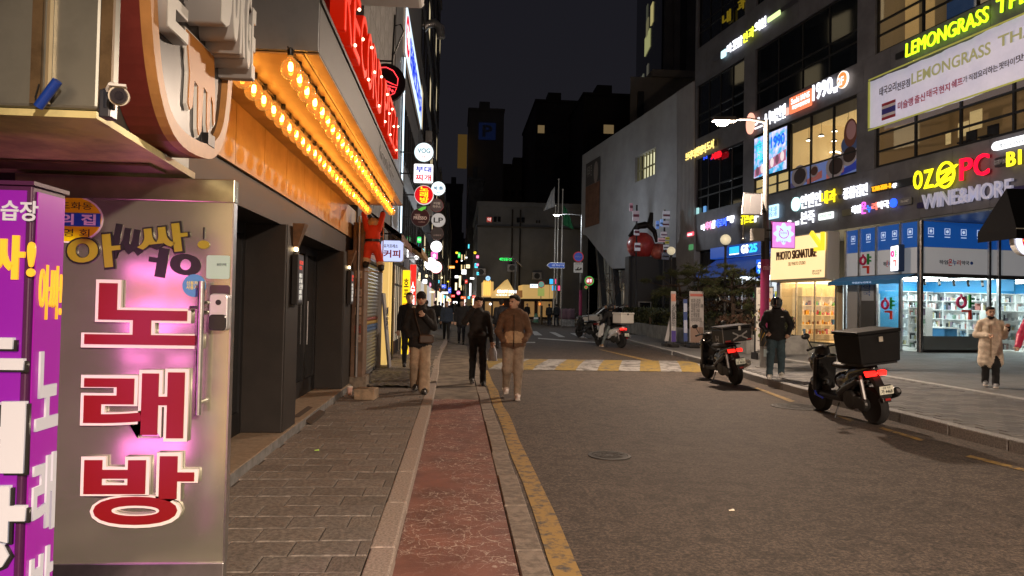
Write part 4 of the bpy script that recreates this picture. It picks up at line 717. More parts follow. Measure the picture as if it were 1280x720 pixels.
t = thing('vent_hood', 'pale rounded vent hood high on the tall dark block', 'vent', at(541, 36, 36)); obj('hood', MB().tube([(-.7, 0, -.25), (-.3, 0, .2), (.1, 0, .3), (.35, 0, .1), (.42, 0, -.45)], .22, 12), M_GREYM, t, smooth=True)
# ---------------------------------------------------------------- round signs sticking out over the left pavement
def bracket(t, w): obj('bracket', MB().box(-w - .5, -w * .4, -.02, .02, -.02, .02), M_BLK, t)
def rsign(x, y, Y, dia, label, face, texts, shape='round', h=None, edge=None):
    p = at(x, y, Y); t = lightbox('projecting_sign', label, p, 0, dia, h or dia, .16, face, texts, shape, edge or M_GREYM); bracket(t, dia / 2); return t
K = {'bold': .03}
rsign(530, 191, 22, .60, 'round white lit sign reading VOG, topmost of the column', em('d4ecf4', 1.15), (('VOG', -.65, .65, -.1, .4, em('6a7c84', .7)), ('3F', -.2, .2, -.6, -.38, em('d88878', .9))))
rsign(529.5, 217.5, 22, .60, 'square white lit sign with blue and red letters under the VOG sign', em('f4f4fa', 1.2), (('부대', -.8, .8, .1, .75, em('2c3cb0', .8), K), ('찌개', -.8, .8, -.75, -.1, em('d82434', .9), K)), 'rect', .60)
rsign(530, 244, 22, .58, 'round red lit sign with yellow karaoke letters', em('c8101c', .85), (('노\n래\n방', -.45, .5, -.85, .85, em('f6d020', 1.1), K),), edge=mat('white_rim', (.7, .7, .7), .4, emit=(.8, .8, .8), es=.5))
rsign(548, 236, 27, .54, 'small round white sign with blue letters right of the red one', em('dcf0f4', 1.2), (('쑥 뜸', -.65, .65, -.25, .3, em('38587c', .7), K), ('2F', -.3, .3, -.65, -.45, em('5a7890', .8)), ('한의원', -.35, .35, .5, .68, em('5a7890', .8))))
rsign(525.5, 272, 23, .60, 'round dark maroon sign with a green leaf below the red one', pl('38181c', .4), (('YOGER', -.6, .0, .12, .34, pl('c8b0a8')), ('PRESSO', -.7, .7, -.25, .1, pl('d8c8c0'), K), ('coffee', -.2, .5, -.55, -.42, pl('b09890'))))
p = at(527, 261, 22.9); tag(obj('sign_leaf', MB().prism([(-.12, -.03), (.0, -.07), (.13, .02), (.15, .08), (.02, .06)], -.02, .02), em('58b040', .7), None, p), 'small green leaf ornament on top of the maroon sign', 'ornament')
rsign(546, 257, 27, .50, 'round dull grey coffee cup sign above the LP sign', pl('6a6064', .5), (('커핑', -.5, .5, .1, .5, pl('d8d0cc'), K), ('하우스', -.6, .6, -.4, 0, pl('d8d0cc'), K)), edge=pl('a04048'))
rsign(548, 275.5, 27, .54, 'round grey sign with dark letters LP', mat('lp_face', (.45, .45, .45), .5, emit=(.5, .5, .5), es=.35), (('LP', -.65, .65, -.35, .35, pl('18181a'), {'bold': .02}),), edge=pl('8a8a8c'))
rsign(546.5, 292, 28, .50, 'unlit round grey sign with a hand mark below the LP sign', pl('4c4648', .5), (('수제버거', -.6, .6, -.45, -.15, pl('b8a8a8')),), edge=pl('7a5c5c'))
rsign(545.5, 308.5, 33, .55, 'white round sign with small red letters over the pink square sign', em('f8f4f8', 1.6), (('박가네', -.5, .3, .1, .5, em('c02848', .9)), ('족발', -.1, .7, -.4, -.1, em('c02848', .9))))
rsign(543, 319.5, 33, .32, 'small pink lit square sign between white round signs', em('f060a8', 1.1), (('술', -.5, .5, -.5, .5, em('fff0f8', 1.2)),), 'rect', .36)
rsign(538.5, 330, 32, .56, 'overbright white round sign nearest the street end', em('ffffff', 4.), ()); rsign(545, 334, 33, .56, 'white round sign with a red lower rim behind the overbright one', em('f0f8f4', 1.6), (('카페', -.5, .5, -.2, .3, em('50a078', .9)),), edge=em('e03050', .9))
# many small shop signs down the street
pal = [('white', 'ffffff', 1.5), ('red', 'f02818', 1.2), ('green', '20d058', 1.2), ('yellow', 'f8d830', 1.3), ('cyan', '58d8f0', 1.2), ('blue', '2050f0', 1.3), ('pink', 'f868a8', 1.1), ('amber', 'ffa838', 1.2), ('cream', 'ffe8b8', 1.4), ('orange', 'ff6820', 1.2)]
far = [(502, 312, 24, 3, 4, 3), (509, 318, 26, 0, 5, 22), (500, 297, 25, 3, 4, 6), (524, 300, 30, 2, 9, 12), (528, 314, 36, 4, 8, 10), (533, 345, 42, 8, 6, 6), (521, 322, 30, 0, 10, 8), (524, 346, 34, 8, 8, 16), (531, 352, 34, 0, 10, 9), (537, 356, 50, 6, 6, 8), (541, 350, 60, 0, 5, 7), (548, 352, 64, 4, 5, 6), (552, 347, 66, 8, 4, 4), (540, 365, 50, 8, 12, 4), (548, 362, 70, 9, 6, 5), (555, 358, 80, 5, 10, 7), (556, 366, 80, 0, 14, 4), (553, 371, 90, 4, 12, 5), (560, 352, 95, 3, 4, 3), (562, 363, 100, 5, 6, 10), (566, 370, 100, 1, 8, 5), (570, 358, 100, 8, 4, 14), (571, 346, 90, 0, 8, 5), (575, 352, 88, 8, 4, 22), (573, 366, 92, 6, 8, 8), (579, 372, 90, 9, 10, 5), (580, 340, 88, 0, 10, 9), (577, 326, 90, 0, 4, 3), (585, 333, 88, 8, 8, 7), (583, 352, 84, 1, 5, 7), (588, 362, 84, 0, 4, 24), (592, 371, 80, 1, 6, 6), (586, 372, 86, 4, 5, 5), (590, 348, 82, 0, 9, 4), (595, 332, 82, 4, 7, 9), (597, 342, 82, 4, 5, 6), (574, 319, 100, 2, 5, 10), (571, 316, 104, 3, 5, 4), (583, 322, 86, 0, 5, 3), (594, 316, 80, 3, 6, 5), (597, 321, 80, 6, 6, 6), (597, 331, 80, 6, 5, 5), (565, 334, 110, 7, 12, 5), (571, 327, 100, 9, 4, 4), (586, 308, 88, 4, 3, 8), (607, 358, 72, 4, 0, 0), (561, 375, 105, 7, 8, 5), (544, 374, 62, 8, 6, 5), (526, 366, 38, 8, 6, 14), (569, 378, 110, 0, 9, 4)]
used = {}
wh = ['hung high', 'near the pavement', 'at mid height', 'just above head height', 'at the street end']
for i, (x, y, Y, ci, wpx, hpx) in enumerate(far):
    if wpx == 0: continue
    nm, hxx, es = pal[ci]; p = at(x, y, Y); side = 'left' if x < 556 else ('right' if x > 566 else 'middle'); hgt = p.z; band = 'low' if hgt < 2.6 else ('mid height' if hgt < 4.2 else ('high' if hgt < 7 else 'very high'))
    key = (nm, side, band); k = used.get(key, 0); used[key] = k + 1; extra = ['', 'second ', 'third ', 'fourth ', 'fifth '][min(k, 4)]
    lab = '%s%s lit shop sign %s on the %s of the distant street' % (extra, nm, band, side)
    rd = (i % 3 == 0 and abs(wpx - hpx) < 3)
    tx = ((random.choice(['호프', '치킨', '노래', '당구', '고기', '미용', '약국', '커피', 'PC', '횟집']), -.7, .7, -.5, .5, em('202028' if ci in (0, 3, 8, 4) else 'fff8f0', .8)),) if min(wpx, hpx) >= 5 else ()
    lightbox('shop_sign', lab, p, random.uniform(-.3, .3), wpx / 900 * Y * .62, hpx / 900 * Y * .68, .15, em(hxx, es), tx, 'round' if rd else 'rect', group='signs down the far street', back=False, edge=M_BLKP)
# ================================================================ right building
M_CLAD = mat('charcoal_cladding', (.125, .125, .145), .55, .15, nz=(.9, .22), bump=(25, .06)); M_CLADD = mat('cladding_joint', (.02, .02, .022), .7); M_FRM = mat('window_frame_black', (.015, .015, .017), .4, .3)
M_WGLASS = mat('night_window_glass', (.006, .008, .011), .05, spec=.7); M_CLEAR = pane()
rbld = thing('medical_building', 'dark charcoal multi storey building with shop signs and lit windows', 'building', P0, FROT)
ZB = [5.1, 7.37, 10.72, 12.0, 15.3, 17.6, 21.0, 22.6, 26, 27.5]
UZ = [(-18.3, -12.5), (-11.4, -3.5), (-2.45, 12.0)]
core = MB(); core.box(-18.3, 12, 4.5, 16, 5.1, 34); core.box(-18.3, -9.1, 3.2, 16, .1, 5.1); core.box(-9.1, -4.45, 5.6, 16, .1, 5.1); obj('core_wall', core, M_CLADD, rbld); obj('roof_slab', MB().box(-18.3, 12, .06, 16, 34, 34.4), M_CLAD, rbld)
for i in range(0, 10, 2):
    z0, z1 = ZB[i], ZB[i + 1] ; obj('joint_backing', MB().box(-18.28, 11.98, .05, .3, z0, z1), M_CLADD, rbld); obj('floor_slab', MB().box(-18.28, 11.98, .3, 4.5, z0 + .02, z1 - .02), M_CLADD, rbld); u = -18.3
    while u < 11.9:
        obj('panel', MB().box(u + .006, min(u + 1.52, 12) - .006, 0, .05, z0, z1), M_CLAD, rbld); u += 1.52
for i in range(1, 9, 2):
    for a, b in ((-12.5, -11.4), (-3.5, -2.45)): obj('pier', MB().box(a, b, .001, 4.4, ZB[i] + .006, ZB[i + 1] - .006), M_CLAD, rbld)
    obj('end_pier', MB().box(-18.3, -18.0, .001, 4.4, ZB[i] + .006, ZB[i + 1] - .006), M_CLAD, rbld)
obj('top_wall', MB().box(-18.28, 11.98, .01, .3, 27.5, 34), M_CLAD, rbld)
obj('overhang_soffit', MB().box(-.1, 12, .05, 16, 5.02, 5.09), mat('soffit_sheet', (.2, .22, .24), .3, .4, nz=(1, .2)), rbld)
def glazed(u0, u1, z0, z1, cols, trans, pm, y=.16, name='window'):
    f = MB(); f.box(u0, u1, y - .04, y + .05, z0, z0 + .08); f.box(u0, u1, y - .04, y + .05, z1 - .08, z1)
    for i in range(cols + 1): x = u0 + (u1 - u0) * i / cols; f.box(max(x - .04, u0), min(x + .04, u1), y - .045, y + .045, z0 + .08, z1 - .08)
    for z in trans: f.box(u0, u1, y - .042, y + .042, z - .035, z + .035)
    o = obj(name, f, M_FRM, rbld); zs = [z0] + list(trans) + [z1]
    for i in range(cols):
        for a, b in zip(zs, zs[1:]): q = pm(i, a) if callable(pm) else pm; obj('pane', MB().box(u0 + (u1 - u0) * i / cols + .03, u0 + (u1 - u0) * (i + 1) / cols - .03, y - .006, y + .006, a + .03, b - .03), q, o)
    return o
# dark upper windows
for (i, za, zb) in ((1, 7.37, 10.72), (3, 12.0, 15.3), (5, 17.6, 21), (7, 22.6, 26)):
    for k, (a, b) in enumerate(UZ):
        if i == 1 and k >= 1 or i == 3 and k == 2: continue
        glazed(a if k else a + .3, b, za, zb, 4 if k < 2 else 6, (za + 1.0, za + 1.5), M_WGLASS)
M_DIMW = mat('dim_room', (.25, .2, .12), .8, emit=(1, .72, .3), es=.1)
for u0, u1, z0, z1 in ((-5.9, -4.3, 12.25, 12.6), (-4.6, -3.7, 13.0, 13.2), (-7.1, -6.5, 12.1, 12.35)): obj('lit_blind', MB().box(u0, u1, .17, .175, z0, z1), mat('dim_yellow', (.3, .24, .1), .7, emit=(1, .7, .2), es=.16), rbld)
# second floor lit rooms
def room(u0, u1, y1, z0, z1, wall, floor, ceil, name='room'):
    o = obj(name, MB().add([(u0, .25, z0), (u1, .25, z0), (u1, y1, z0), (u0, y1, z0), (u0, .25, z1), (u1, .25, z1), (u1, y1, z1), (u0, y1, z1)], [(0, 1, 2, 3)]), floor, rbld)
    obj('back_wall', MB().box(u0, u1, y1, y1 + .05, z0, z1), wall, o); obj('side_wall', MB().box(u0 - .05, u0, .25, y1, z0, z1), wall, o); obj('side_wall', MB().box(u1, u1 + .05, .25, y1, z0, z1), wall, o); obj('ceiling', MB().box(u0, u1, .25, y1, z1, z1 + .03), ceil, o); return o
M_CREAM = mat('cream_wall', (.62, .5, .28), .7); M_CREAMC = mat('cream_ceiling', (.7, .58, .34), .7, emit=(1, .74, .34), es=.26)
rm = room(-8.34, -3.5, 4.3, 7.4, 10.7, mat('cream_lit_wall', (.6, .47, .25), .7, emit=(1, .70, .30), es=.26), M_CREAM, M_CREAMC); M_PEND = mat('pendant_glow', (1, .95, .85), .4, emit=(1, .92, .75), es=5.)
for i in range(5):
    for j in range(3):
        u = -7.9 + i * .95 + j * .25; y = .8 + j * 1.2; d = obj('pendant_lamp', MB().lathe([(.13, -.07), (.14, -.04), (.06, .03), (.01, .04)], (u, y, 9.85)).cyl((u, y, 9.87), (u, y, 10.69), .008, n=6), M_FRM, rm); obj('lamp_disc', MB().prism(disc(u, y, .12), 9.765, 9.775, axis='z'), M_PEND, d)
mb = MB(); mb.tube([(-8.2 + 1.5 * math.sin(a), 2.2, 8.0 + 1.35 * math.cos(a)) for a in [R(k) for k in range(0, 91, 8)]], .035, 8); obj('light_arc', mb, M_PEND, rm); obj('cove_light', MB().box(-6.6, -3.6, 4.22, 4.28, 9.05, 9.12), mat('cove_glow', (1, .9, .6), .4, emit=(1, .85, .5), es=1.6), rm)
def pan(i, z): return M_CLEAR
glazed(-8.34, -3.5, 7.40, 10.70, 3, (8.35,), pan, .12)
obj('blind', MB().box(-8.3, -3.55, .2, .22, 10.15, 10.66), mat('grey_blind', (.3, .28, .2), .8), rm)
o = obj('window_poster', MB().box(-8.3, -3.55, .105, .111, 7.45, 8.3), mat('poster_blue', (.06, .09, .22), .5, emit=(.16, .22, .5), es=.35), rbld)
for u, z, r, cx in ((-7.6, 7.95, .62, '4a4468'), (-6.5, 8.0, .33, '6a4a40'), (-5.0, 7.95, .62, '7a8098'), (-4.1, 8.6, .55, '40508c')):
    zc = min(z, 8.28 - r * .0); obj('poster_bowl', MB().prism([(a, max(7.47, b)) for a, b in disc(u, zc, r, 26, r * .85)], .096, .1035), pl('b8b4c0', .5), o); obj('poster_food', MB().prism([(a, max(7.47, b)) for a, b in disc(u + .05, zc, r * .75, 22, r * .6)], .09, .095), pl('3a2a28' if cx != '6a4a40' else '583428', .6), o)
for a, b, c in ((-8.3, -7.0, '4a4470'), (-7.0, -5.9, 'a05c58'), (-5.6, -4.4, 'b86a64'), (-4.6, -3.6, '283898')): obj('poster_band', MB().prism([(a, 7.47), (b, 7.6), (b, 7.95), (a, 7.7)], .1, .1045), mat('pb' + c, hx(c), .5, emit=hx(c), es=.25), o)
obj('poster_roll', MB().prism(disc(-4.0, 9.2, .42, 22, .6), .09, .1), pl('7a4a3c', .6), o); obj('poster_roll', MB().prism(disc(-3.95, 9.3, .3, 22, .4), .082, .089), pl('b89098', .6), o); obj('poster_plate', MB().prism(disc(-4.05, 8.75, .55, 22, .42), .095, .0999), pl('5068a0', .6), o)
# LED screen
def ledmat():
    m = mat('led_picture', (.05, .05, .08), .3); N, L, b = nodes_of(m); m.cycles.emission_sampling = 'NONE'; tc = N.new('ShaderNodeTexCoord'); n = N.new('ShaderNodeTexNoise'); n.inputs['Scale'].default_value = 2.6; n.inputs['Detail'].default_value = 7; L.new(tc.outputs['Object'], n.inputs['Vector'])
    r = N.new('ShaderNodeValToRGB'); e = r.color_ramp.elements; e[0].position = .3; e[0].color = (.02, .08, .45, 1); e[1].position = .75; e[1].color = (.85, .9, 1, 1); q = e.new(.45); q.color = (.05, .45, .7, 1); q = e.new(.56); q.color = (.5, .5, .85, 1); L.new(n.outputs['Fac'], r.inputs['Fac']); L.new(r.outputs[0], b.inputs['Emission Color']); b.inputs['Emission Strength'].default_value = .95; return m
t = thing('led_screen', 'bright blue LED advertising screen next to the lit restaurant window', 'screen', fpt(-9.9, 9.5, .02), FROT); obj('cabinet', MB().box(-1.5, 1.5, .0, .12, -1.08, 1.1), M_FRM, t); obj('picture', MB().box(-1.45, 1.45, -.008, -.002, -1.03, 1.05), ledmat(), t); obj('picture_band', MB().prism([(-1.4, -1.0), (1.4, -.6), (1.4, -.05), (-1.4, -.6)], -.013, -.009), em('b06a88', .8), t)
for i in range(6): obj('picture_item', MB().prism(disc(-1.1 + i * .44, -.72 + i * .075, .16, 16, .24), -.018, -.014), em('e8d8d8' if i % 2 else '704858', .8), t)
txt(t, '스시\n런치\n세트', -1.2, -.2, -.2, .9, -.012, em('30e0e0', .9), .004, bold=.03); txt(t, '1990', .1, 1.3, .2, .8, -.012, em('2060e0', .9), .004, bold=.03)
obj('screen_sill_window', MB().box(-11.35, -8.4, .13, .14, 7.45, 8.38), mat('yellow_lit_pane', (.5, .4, .2), .6, emit=(1, .74, .3), es=.42), rbld); glazed(-11.4, -8.36, 7.40, 8.42, 3, (7.9,), M_CLEAR, .09); obj('screen_backing', MB().box(-11.4, -8.36, .14, .3, 8.42, 10.7), M_FRM, rbld)
# right hand rooms behind the banner
M_OAK = mat('lit_oak', (.3, .15, .06), .6, emit=(1, .5, .16), es=.06)
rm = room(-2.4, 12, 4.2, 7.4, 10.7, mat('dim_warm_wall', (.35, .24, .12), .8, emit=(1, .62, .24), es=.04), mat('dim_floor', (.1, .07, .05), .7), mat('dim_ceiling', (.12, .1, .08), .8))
for i in range(26): u = 2.2 + i * .18; obj('oak_slat', MB().box(u, u + .09, 3.0, 3.06, 7.42, 9.4), M_OAK, rm)
for u, z, w_, h_ in ((-1.5, 8.3, .25, .3), (-.9, 8.45, .5, .35), (-.35, 8.6, .55, .45)): obj('lit_opening', MB().box(u, u + w_, 2.5, 2.52, z, z + h_ * 1.6), mat('opening_glow', (.5, .4, .2), .7, emit=(1, .72, .3), es=.3), rm)
for u, y in ((2.6, 2.2), (5.0, 2.4), (7.3, 2.0)): obj('lantern', MB().lathe([(.1, 0), (.13, .1), (.1, .25)], (u, y, 8.75), 10), mat('lantern_glow', (1, .7, .3), .5, emit=(1, .62, .25), es=2.2, sample=True), rm)
for i, u in enumerate((.6, 1.5, 3.6, 5.8)): obj('dining_chair', MB().box(u, u + .45, 1.4, 1.45, 7.5, 8.25).box(u, u + .45, 1.0, 1.45, 7.78, 7.84), M_FRM, rm)
glazed(-2.45, 12, 7.40, 10.72, 7, (8.05, 8.75), M_CLEAR, .14)
# third floor right, dim
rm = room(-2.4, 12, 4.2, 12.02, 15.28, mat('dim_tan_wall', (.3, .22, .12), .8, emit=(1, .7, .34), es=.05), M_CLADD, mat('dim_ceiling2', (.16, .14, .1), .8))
for u, w_, c, es in ((-2.2, .7, 'c8a468', .32), (-1.2, .5, 'c8a468', .4), (-.1, 1.4, '2c4468', .25), (2.2, .6, '6a7c94', .2), (4.0, .8, 'c8a468', .3)): obj('hanging_cloth', MB().box(u, u + w_, 1.2, 1.24, 12.6, 14.6), mat('cloth' + c, hx(c), .9, emit=hx(c), es=es), rm)
glazed(-2.45, 12, 12.0, 15.3, 6, (12.75, 13.3), M_CLEAR, .14)
# ---------------------------------------------------------------- lit signs on the facade
def fsign(name, label, parts, off=.10, cat='sign', backing=None):
    """parts: (text, x left, y bottom left, height px at left, x right, material[, kw]); laid out on the facade"""
    xs = [q[1] for q in parts]; u0, z0 = fac(parts[0][1], parts[0][2]); t = thing(name, label, cat, fpt(u0, z0, off), FROT)
    for q in parts:
        a, zb = fac(q[1], q[2]); _, zt = fac(q[1], q[2] - q[3]); b, _ = fac(q[4], q[2]); kw = {'bold': .012, 'depth': .06}; kw |= (q[6] if len(q) > 6 else {})
        if q[0] is None: obj(kw.get('nm', 'plate'), MB().prism(rrect(a - u0, b - u0, zb - z0, zt - z0, kw.get('r', .05), 3), kw.get('y', 0.) - .05, kw.get('y', 0.)), q[5], t)
        elif q[0] == 'o': obj(kw.get('nm', 'round_plate'), MB().prism(disc((a + b) / 2 - u0, (zb + zt) / 2 - z0, (b - a) / 2, 26, (zt - zb) / 2), -.08, kw.get('y', 0.)), q[5], t)
        else: kw.pop('nm', 0); kw.pop('r', 0); txt(t, q[0], a - u0, b - u0, zb - z0, zt - z0, kw.pop('y', 0.), q[5], **kw)
    return t
EW = em('f4f6ff', 1.5); EY = em('ffd820', 1.3); EB = em('2c5cff', 1.4); ER = em('ff2040', 1.2)
fsign('clinic_sign', 'white lit letters of an eye clinic with two yellow ones near the top', [(None, 894, 78, 6, 903, pl('50525c')), (None, 904, 74, 9, 910, em('c8f0f8', 1.1)), ('마', 911.5, 68, 11, 917, EW), ('포', 918, 64, 11.5, 924, EW), ('탑', 924.5, 60, 12, 930.5, EW), ('안', 931.5, 55, 12.5, 937.5, em('e8f040', 1.2)), ('과', 938.5, 49.5, 12.5, 945, em('e8f040', 1.2)), ('의', 946, 42, 12.5, 952.5, EW), ('원', 953.5, 37, 12.5, 960, EW), (None, 962.5, 29, 6, 978, em('d8f0a0', 1.1)), (None, 979, 16, 5, 1000, pl('3c3c44'))])
fsign('window_lettering', 'dull golden letters on the dark top window', [('내', 904, 33, 14, 914, em('8a7418', .35)), ('과', 923, 16, 14, 932, em('8a7418', .35))], off=.02, cat='lettering')
fsign('sushi_sign', 'white lit restaurant letters with an orange plate above the lit window', [('o', 936.5, 170, 26, 946.5, em('f4a890', 1.2)), ('스', 947, 162, 13, 956, EW), ('시', 957, 159, 16, 966, EW), ('이', 967, 156, 17, 972.5, EW), ('안', 973.5, 152, 17, 980, EW), ('앤', 980.5, 149, 17.5, 985, EW), (None, 985.5, 145, 9, 989, em('f0b0a0', 1.)), (None, 990.5, 143.5, 20, 1018, em('f07850', 1.05), {'nm': 'orange_plate'}), ('Sushi IANS', 993, 131.5, 7, 1016, EW, {'y': -.052, 'depth': .01}), ('회전초밥전문점', 994, 138, 5, 1016, EW, {'y': -.052, 'depth': .01}), ('1990', 1019.5, 127, 20, 1044, EW), ('원', 1045, 117, 7, 1050, EW), ('o', 1051, 113.5, 21, 1064.5, em('f8e8d8', 1.2), {'y': -.0}), ('o', 1052, 112.5, 19, 1063.5, em('f08040', 1.), {'y': -.085}), ('2F', 1054, 109, 10, 1062, EW, {'y': -.166, 'depth': .01})], off=.12)
fsign('dental_sign', 'lit yellow letters of a brother clinic beside the dark windows', [('브라더', 859.5, 202, 10.5, 871.5, em('f8d878', 1.3)), ('현명의', 872.5, 196, 11, 884.5, em('f8d878', 1.3)), ('도시', 886, 189, 11, 894.5, em('f8d878', 1.3)), ('치과', 895, 184, 8, 898.5, pl('6a6450'))], off=.1)
fsign('red_neon_sign', 'small red and blue neon mark under the yellow letters', [('서울', 890, 201, 8, 903, em('f01828', 1.), {'bold': .05}), ('N', 881, 200, 3.5, 885, em('2048e8', 1.))], off=.04)
fsign('clinic_sign', 'long white and yellow lit letters of an internal medicine clinic', [('o', 993, 265, 17, 1003, em('c8f8f8', 1.3)), ('인앤인', 1004, 261.5, 17, 1029, EW), ('내과', 1030, 256, 16, 1048, em('ffe020', 1.3)), ('의원', 1051, 249, 5, 1056.5, pl('6c6c74')), ('종합검진', 1057.5, 250, 14.5, 1087.5, EW), ('T.718-7511~2', 1093.5, 240, 6, 1117, em('ffb020', 1.)), ('4F', 1119, 235.5, 5.5, 1124, EW), (None, 1091, 242, 9, 1143, pl('22242a'), {'nm': 'backing_plate', 'y': .06})], off=.1)
fsign('pharmacy_fascia_sign', 'coloured lit pharmacy letters on the fascia', [('하임', 1068, 268, 10, 1079, EW), ('온', 1080, 268, 15, 1086, em('f068d8', 1.1)), ('누', 1087, 266, 9, 1093, em('3878f0', 1.1)), ('리', 1093.5, 263.5, 9.5, 1099.5, em('f07868', 1.1)), ('약국', 1100.5, 262, 9.5, 1114.5, EW), ('o', 1117, 260, 11, 1124.5, EB), (None, 1126.5, 258, 9, 1143, pl('6e6e74'), {'nm': 'phone_plate'}), ('756-2467', 1130, 254, 3, 1140, pl('c8c8cc'), {'y': -.052, 'depth': .005}), (None, 1056, 271, 8, 1067.5, pl('6e6e60'), {'nm': 'phone_plate'})], off=.1)
fsign('porridge_sign', 'white brush letters of a porridge shop with a lit plate', [('본죽', 1004, 281, 15, 1021, EW, {'bold': .01}), ('앤', 996.5, 282, 5, 1001.5, EW), ('&', 987, 282, 6, 993.5, EW), (None, 1026.5, 276, 8.5, 1045, em('e8f0ec', 1.05), {'nm': 'lit_plate'}), ('비빔밥 카페', 1028.5, 273, 4, 1043, em('9ab0a4', .8), {'y': -.052, 'depth': .004})], off=.1)
fsign('game_room_sign', 'large yellow and red lit letters OZ PC', [('O', 1147.5, 238, 23, 1158, em('fff01c', 1.3)), ('Z', 1160.5, 236.5, 23, 1172, em('fff01c', 1.3)), ('P', 1205.5, 226.5, 27, 1221.5, em('ff0c34', 1.2)), ('C', 1223.5, 222, 27, 1242, em('ff0c34', 1.2))], off=.16)
t = thing('game_room_emblem', 'yellow lit ring crossed by a slanted Z between OZ and PC', 'emblem', fpt(*fac(1189, 219), .2), FROT); mb = MB(); mb.tube([(.35 * math.cos(a), -.03, .43 * math.sin(a)) for a in [2 * math.pi * k / 28 for k in range(29)]], .05, 8); obj('ring', mb, em('fff01c', 1.25), t); obj('slanted_letter', MB().prism([(.66 * x, .66 * z) for x, z in [(-.75, -.55), (.45, -.28), (.42, -.15), (-.2, -.3), (.8, .42), (-.4, .2), (-.38, .07), (.3, .2)]], -.1, -.0), em('fff01c', 1.25), t)
fsign('floor_sign', 'white lit pill plate and yellow B1 letters beside the OZ PC sign', [(None, 1244.5, 190, 11, 1300, em('f4f8fc', 1.3), {'r': .16}), ('가맹문의 1533-4666', 1248, 187, 5, 1300, pl('606870'), {'y': -.052, 'depth': .004}), ('B1', 1263.5, 209, 18, 1281, em('ffe828', 1.3)), ('컴퓨터방', 1248, 207, 6, 1263, pl('9a9aa4')), (None, 1247, 210, 12, 1268, pl('2a2a32'), {'y': .05})], off=.12)
fsign('wine_shop_sign', 'silver serif letters WINE and MORE on the fascia', [('WINE&MORE', 1158, 262.5, 18.5, 1271.5, mat('silver_letter', (.5, .5, .6), .3, .2, emit=(.45, .45, .62), es=.3), {'bold': .012, 'depth': .1}), (None, 1149, 261, 7, 1164, pl('241c4c'), {'y': .06}), (None, 1270, 245, 11, 1310, pl('241c4c'), {'y': .06})], off=.12)
fsign('thai_sign', 'glowing lime green letters LEMONGRASS THAI', [('LEMONGRASS', 1137, 72.5, 17, 1240.5, em('c4ff20', 1.5), {'bold': .0, 'shear': .06}), ('THAI', 1251, 19, 18, 1310, em('c4ff20', 1.5), {'bold': .0, 'shear': .06}), (None, 1123, 76, 8, 1137, pl('1c1c20'), {'y': .05})], off=.14)
# banner
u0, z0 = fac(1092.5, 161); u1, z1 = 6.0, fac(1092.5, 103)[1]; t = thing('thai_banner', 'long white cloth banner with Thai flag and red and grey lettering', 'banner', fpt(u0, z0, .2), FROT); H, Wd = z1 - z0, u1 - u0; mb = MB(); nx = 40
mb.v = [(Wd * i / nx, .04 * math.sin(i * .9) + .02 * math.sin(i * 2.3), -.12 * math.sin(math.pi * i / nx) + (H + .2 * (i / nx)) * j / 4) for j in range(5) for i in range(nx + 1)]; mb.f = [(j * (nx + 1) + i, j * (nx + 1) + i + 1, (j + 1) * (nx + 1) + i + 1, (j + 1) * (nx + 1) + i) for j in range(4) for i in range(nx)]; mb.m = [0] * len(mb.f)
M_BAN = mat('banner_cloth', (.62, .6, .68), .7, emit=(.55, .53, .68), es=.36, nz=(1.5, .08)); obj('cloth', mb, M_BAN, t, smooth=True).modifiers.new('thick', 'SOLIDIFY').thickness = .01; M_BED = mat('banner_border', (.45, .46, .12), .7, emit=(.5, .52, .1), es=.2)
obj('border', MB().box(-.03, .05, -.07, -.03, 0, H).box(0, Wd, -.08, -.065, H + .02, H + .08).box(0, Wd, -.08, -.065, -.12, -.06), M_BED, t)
M_BGR = mat('banner_grey_ink', (.12, .1, .12), .7); M_BRD = mat('banner_red_ink', (.35, .04, .08), .7, emit=(.4, .05, .1), es=.12); M_BYL = mat('banner_yellow_ink', (.42, .42, .22), .7, emit=(.45, .45, .2), es=.2)
def bt(s, xl, yb, h, xr, m): a, zb = fac(xl, yb, .28); _, zt = fac(xl, yb - h, .28); b, _ = fac(xr, yb, .28); txt(t, s, a - u0, b - u0, zb - z0, zt - z0, -.07, m, .006, bold=.015)
bt('태국요리', 1099, 121, 11, 1120, M_BGR); bt('전문점', 1121, 114, 10, 1137, M_BGR); bt('LEMONGRASS', 1139, 106, 14, 1238, M_BYL); bt('THAI', 1247, 60, 14, 1300, M_BYL); bt('미슐랭', 1122, 138, 10, 1141, M_BRD); bt('출신', 1143, 130, 10, 1156, M_BRD); bt('태국', 1158, 123, 10, 1172, M_BRD); bt('현지', 1173.5, 118, 10, 1187, M_BRD); bt('쉐프', 1189, 111, 10, 1203, M_BRD); bt('가 직접', 1203.5, 104, 8, 1221, M_BGR); bt('요리하는', 1222, 97.5, 9, 1247, M_BGR); bt('팟타이', 1248.5, 87.5, 9, 1268, M_BGR); bt('맛집', 1269.5, 79, 9, 1290, M_BGR)
a, zb = fac(1102, 151, .28); b, zt = fac(1119, 133, .28)
for k, c in enumerate(('a03848', 'd8d4e0', '3c3a90', '3c3a90', 'd8d4e0', 'a03848')): obj('flag_stripe', MB().box(a - u0, b - u0, -.078, -.068, zb - z0 + k * .11, zb - z0 + (k + 1) * .11 - .001), mat('fs' + c, hx(c), .7), t)
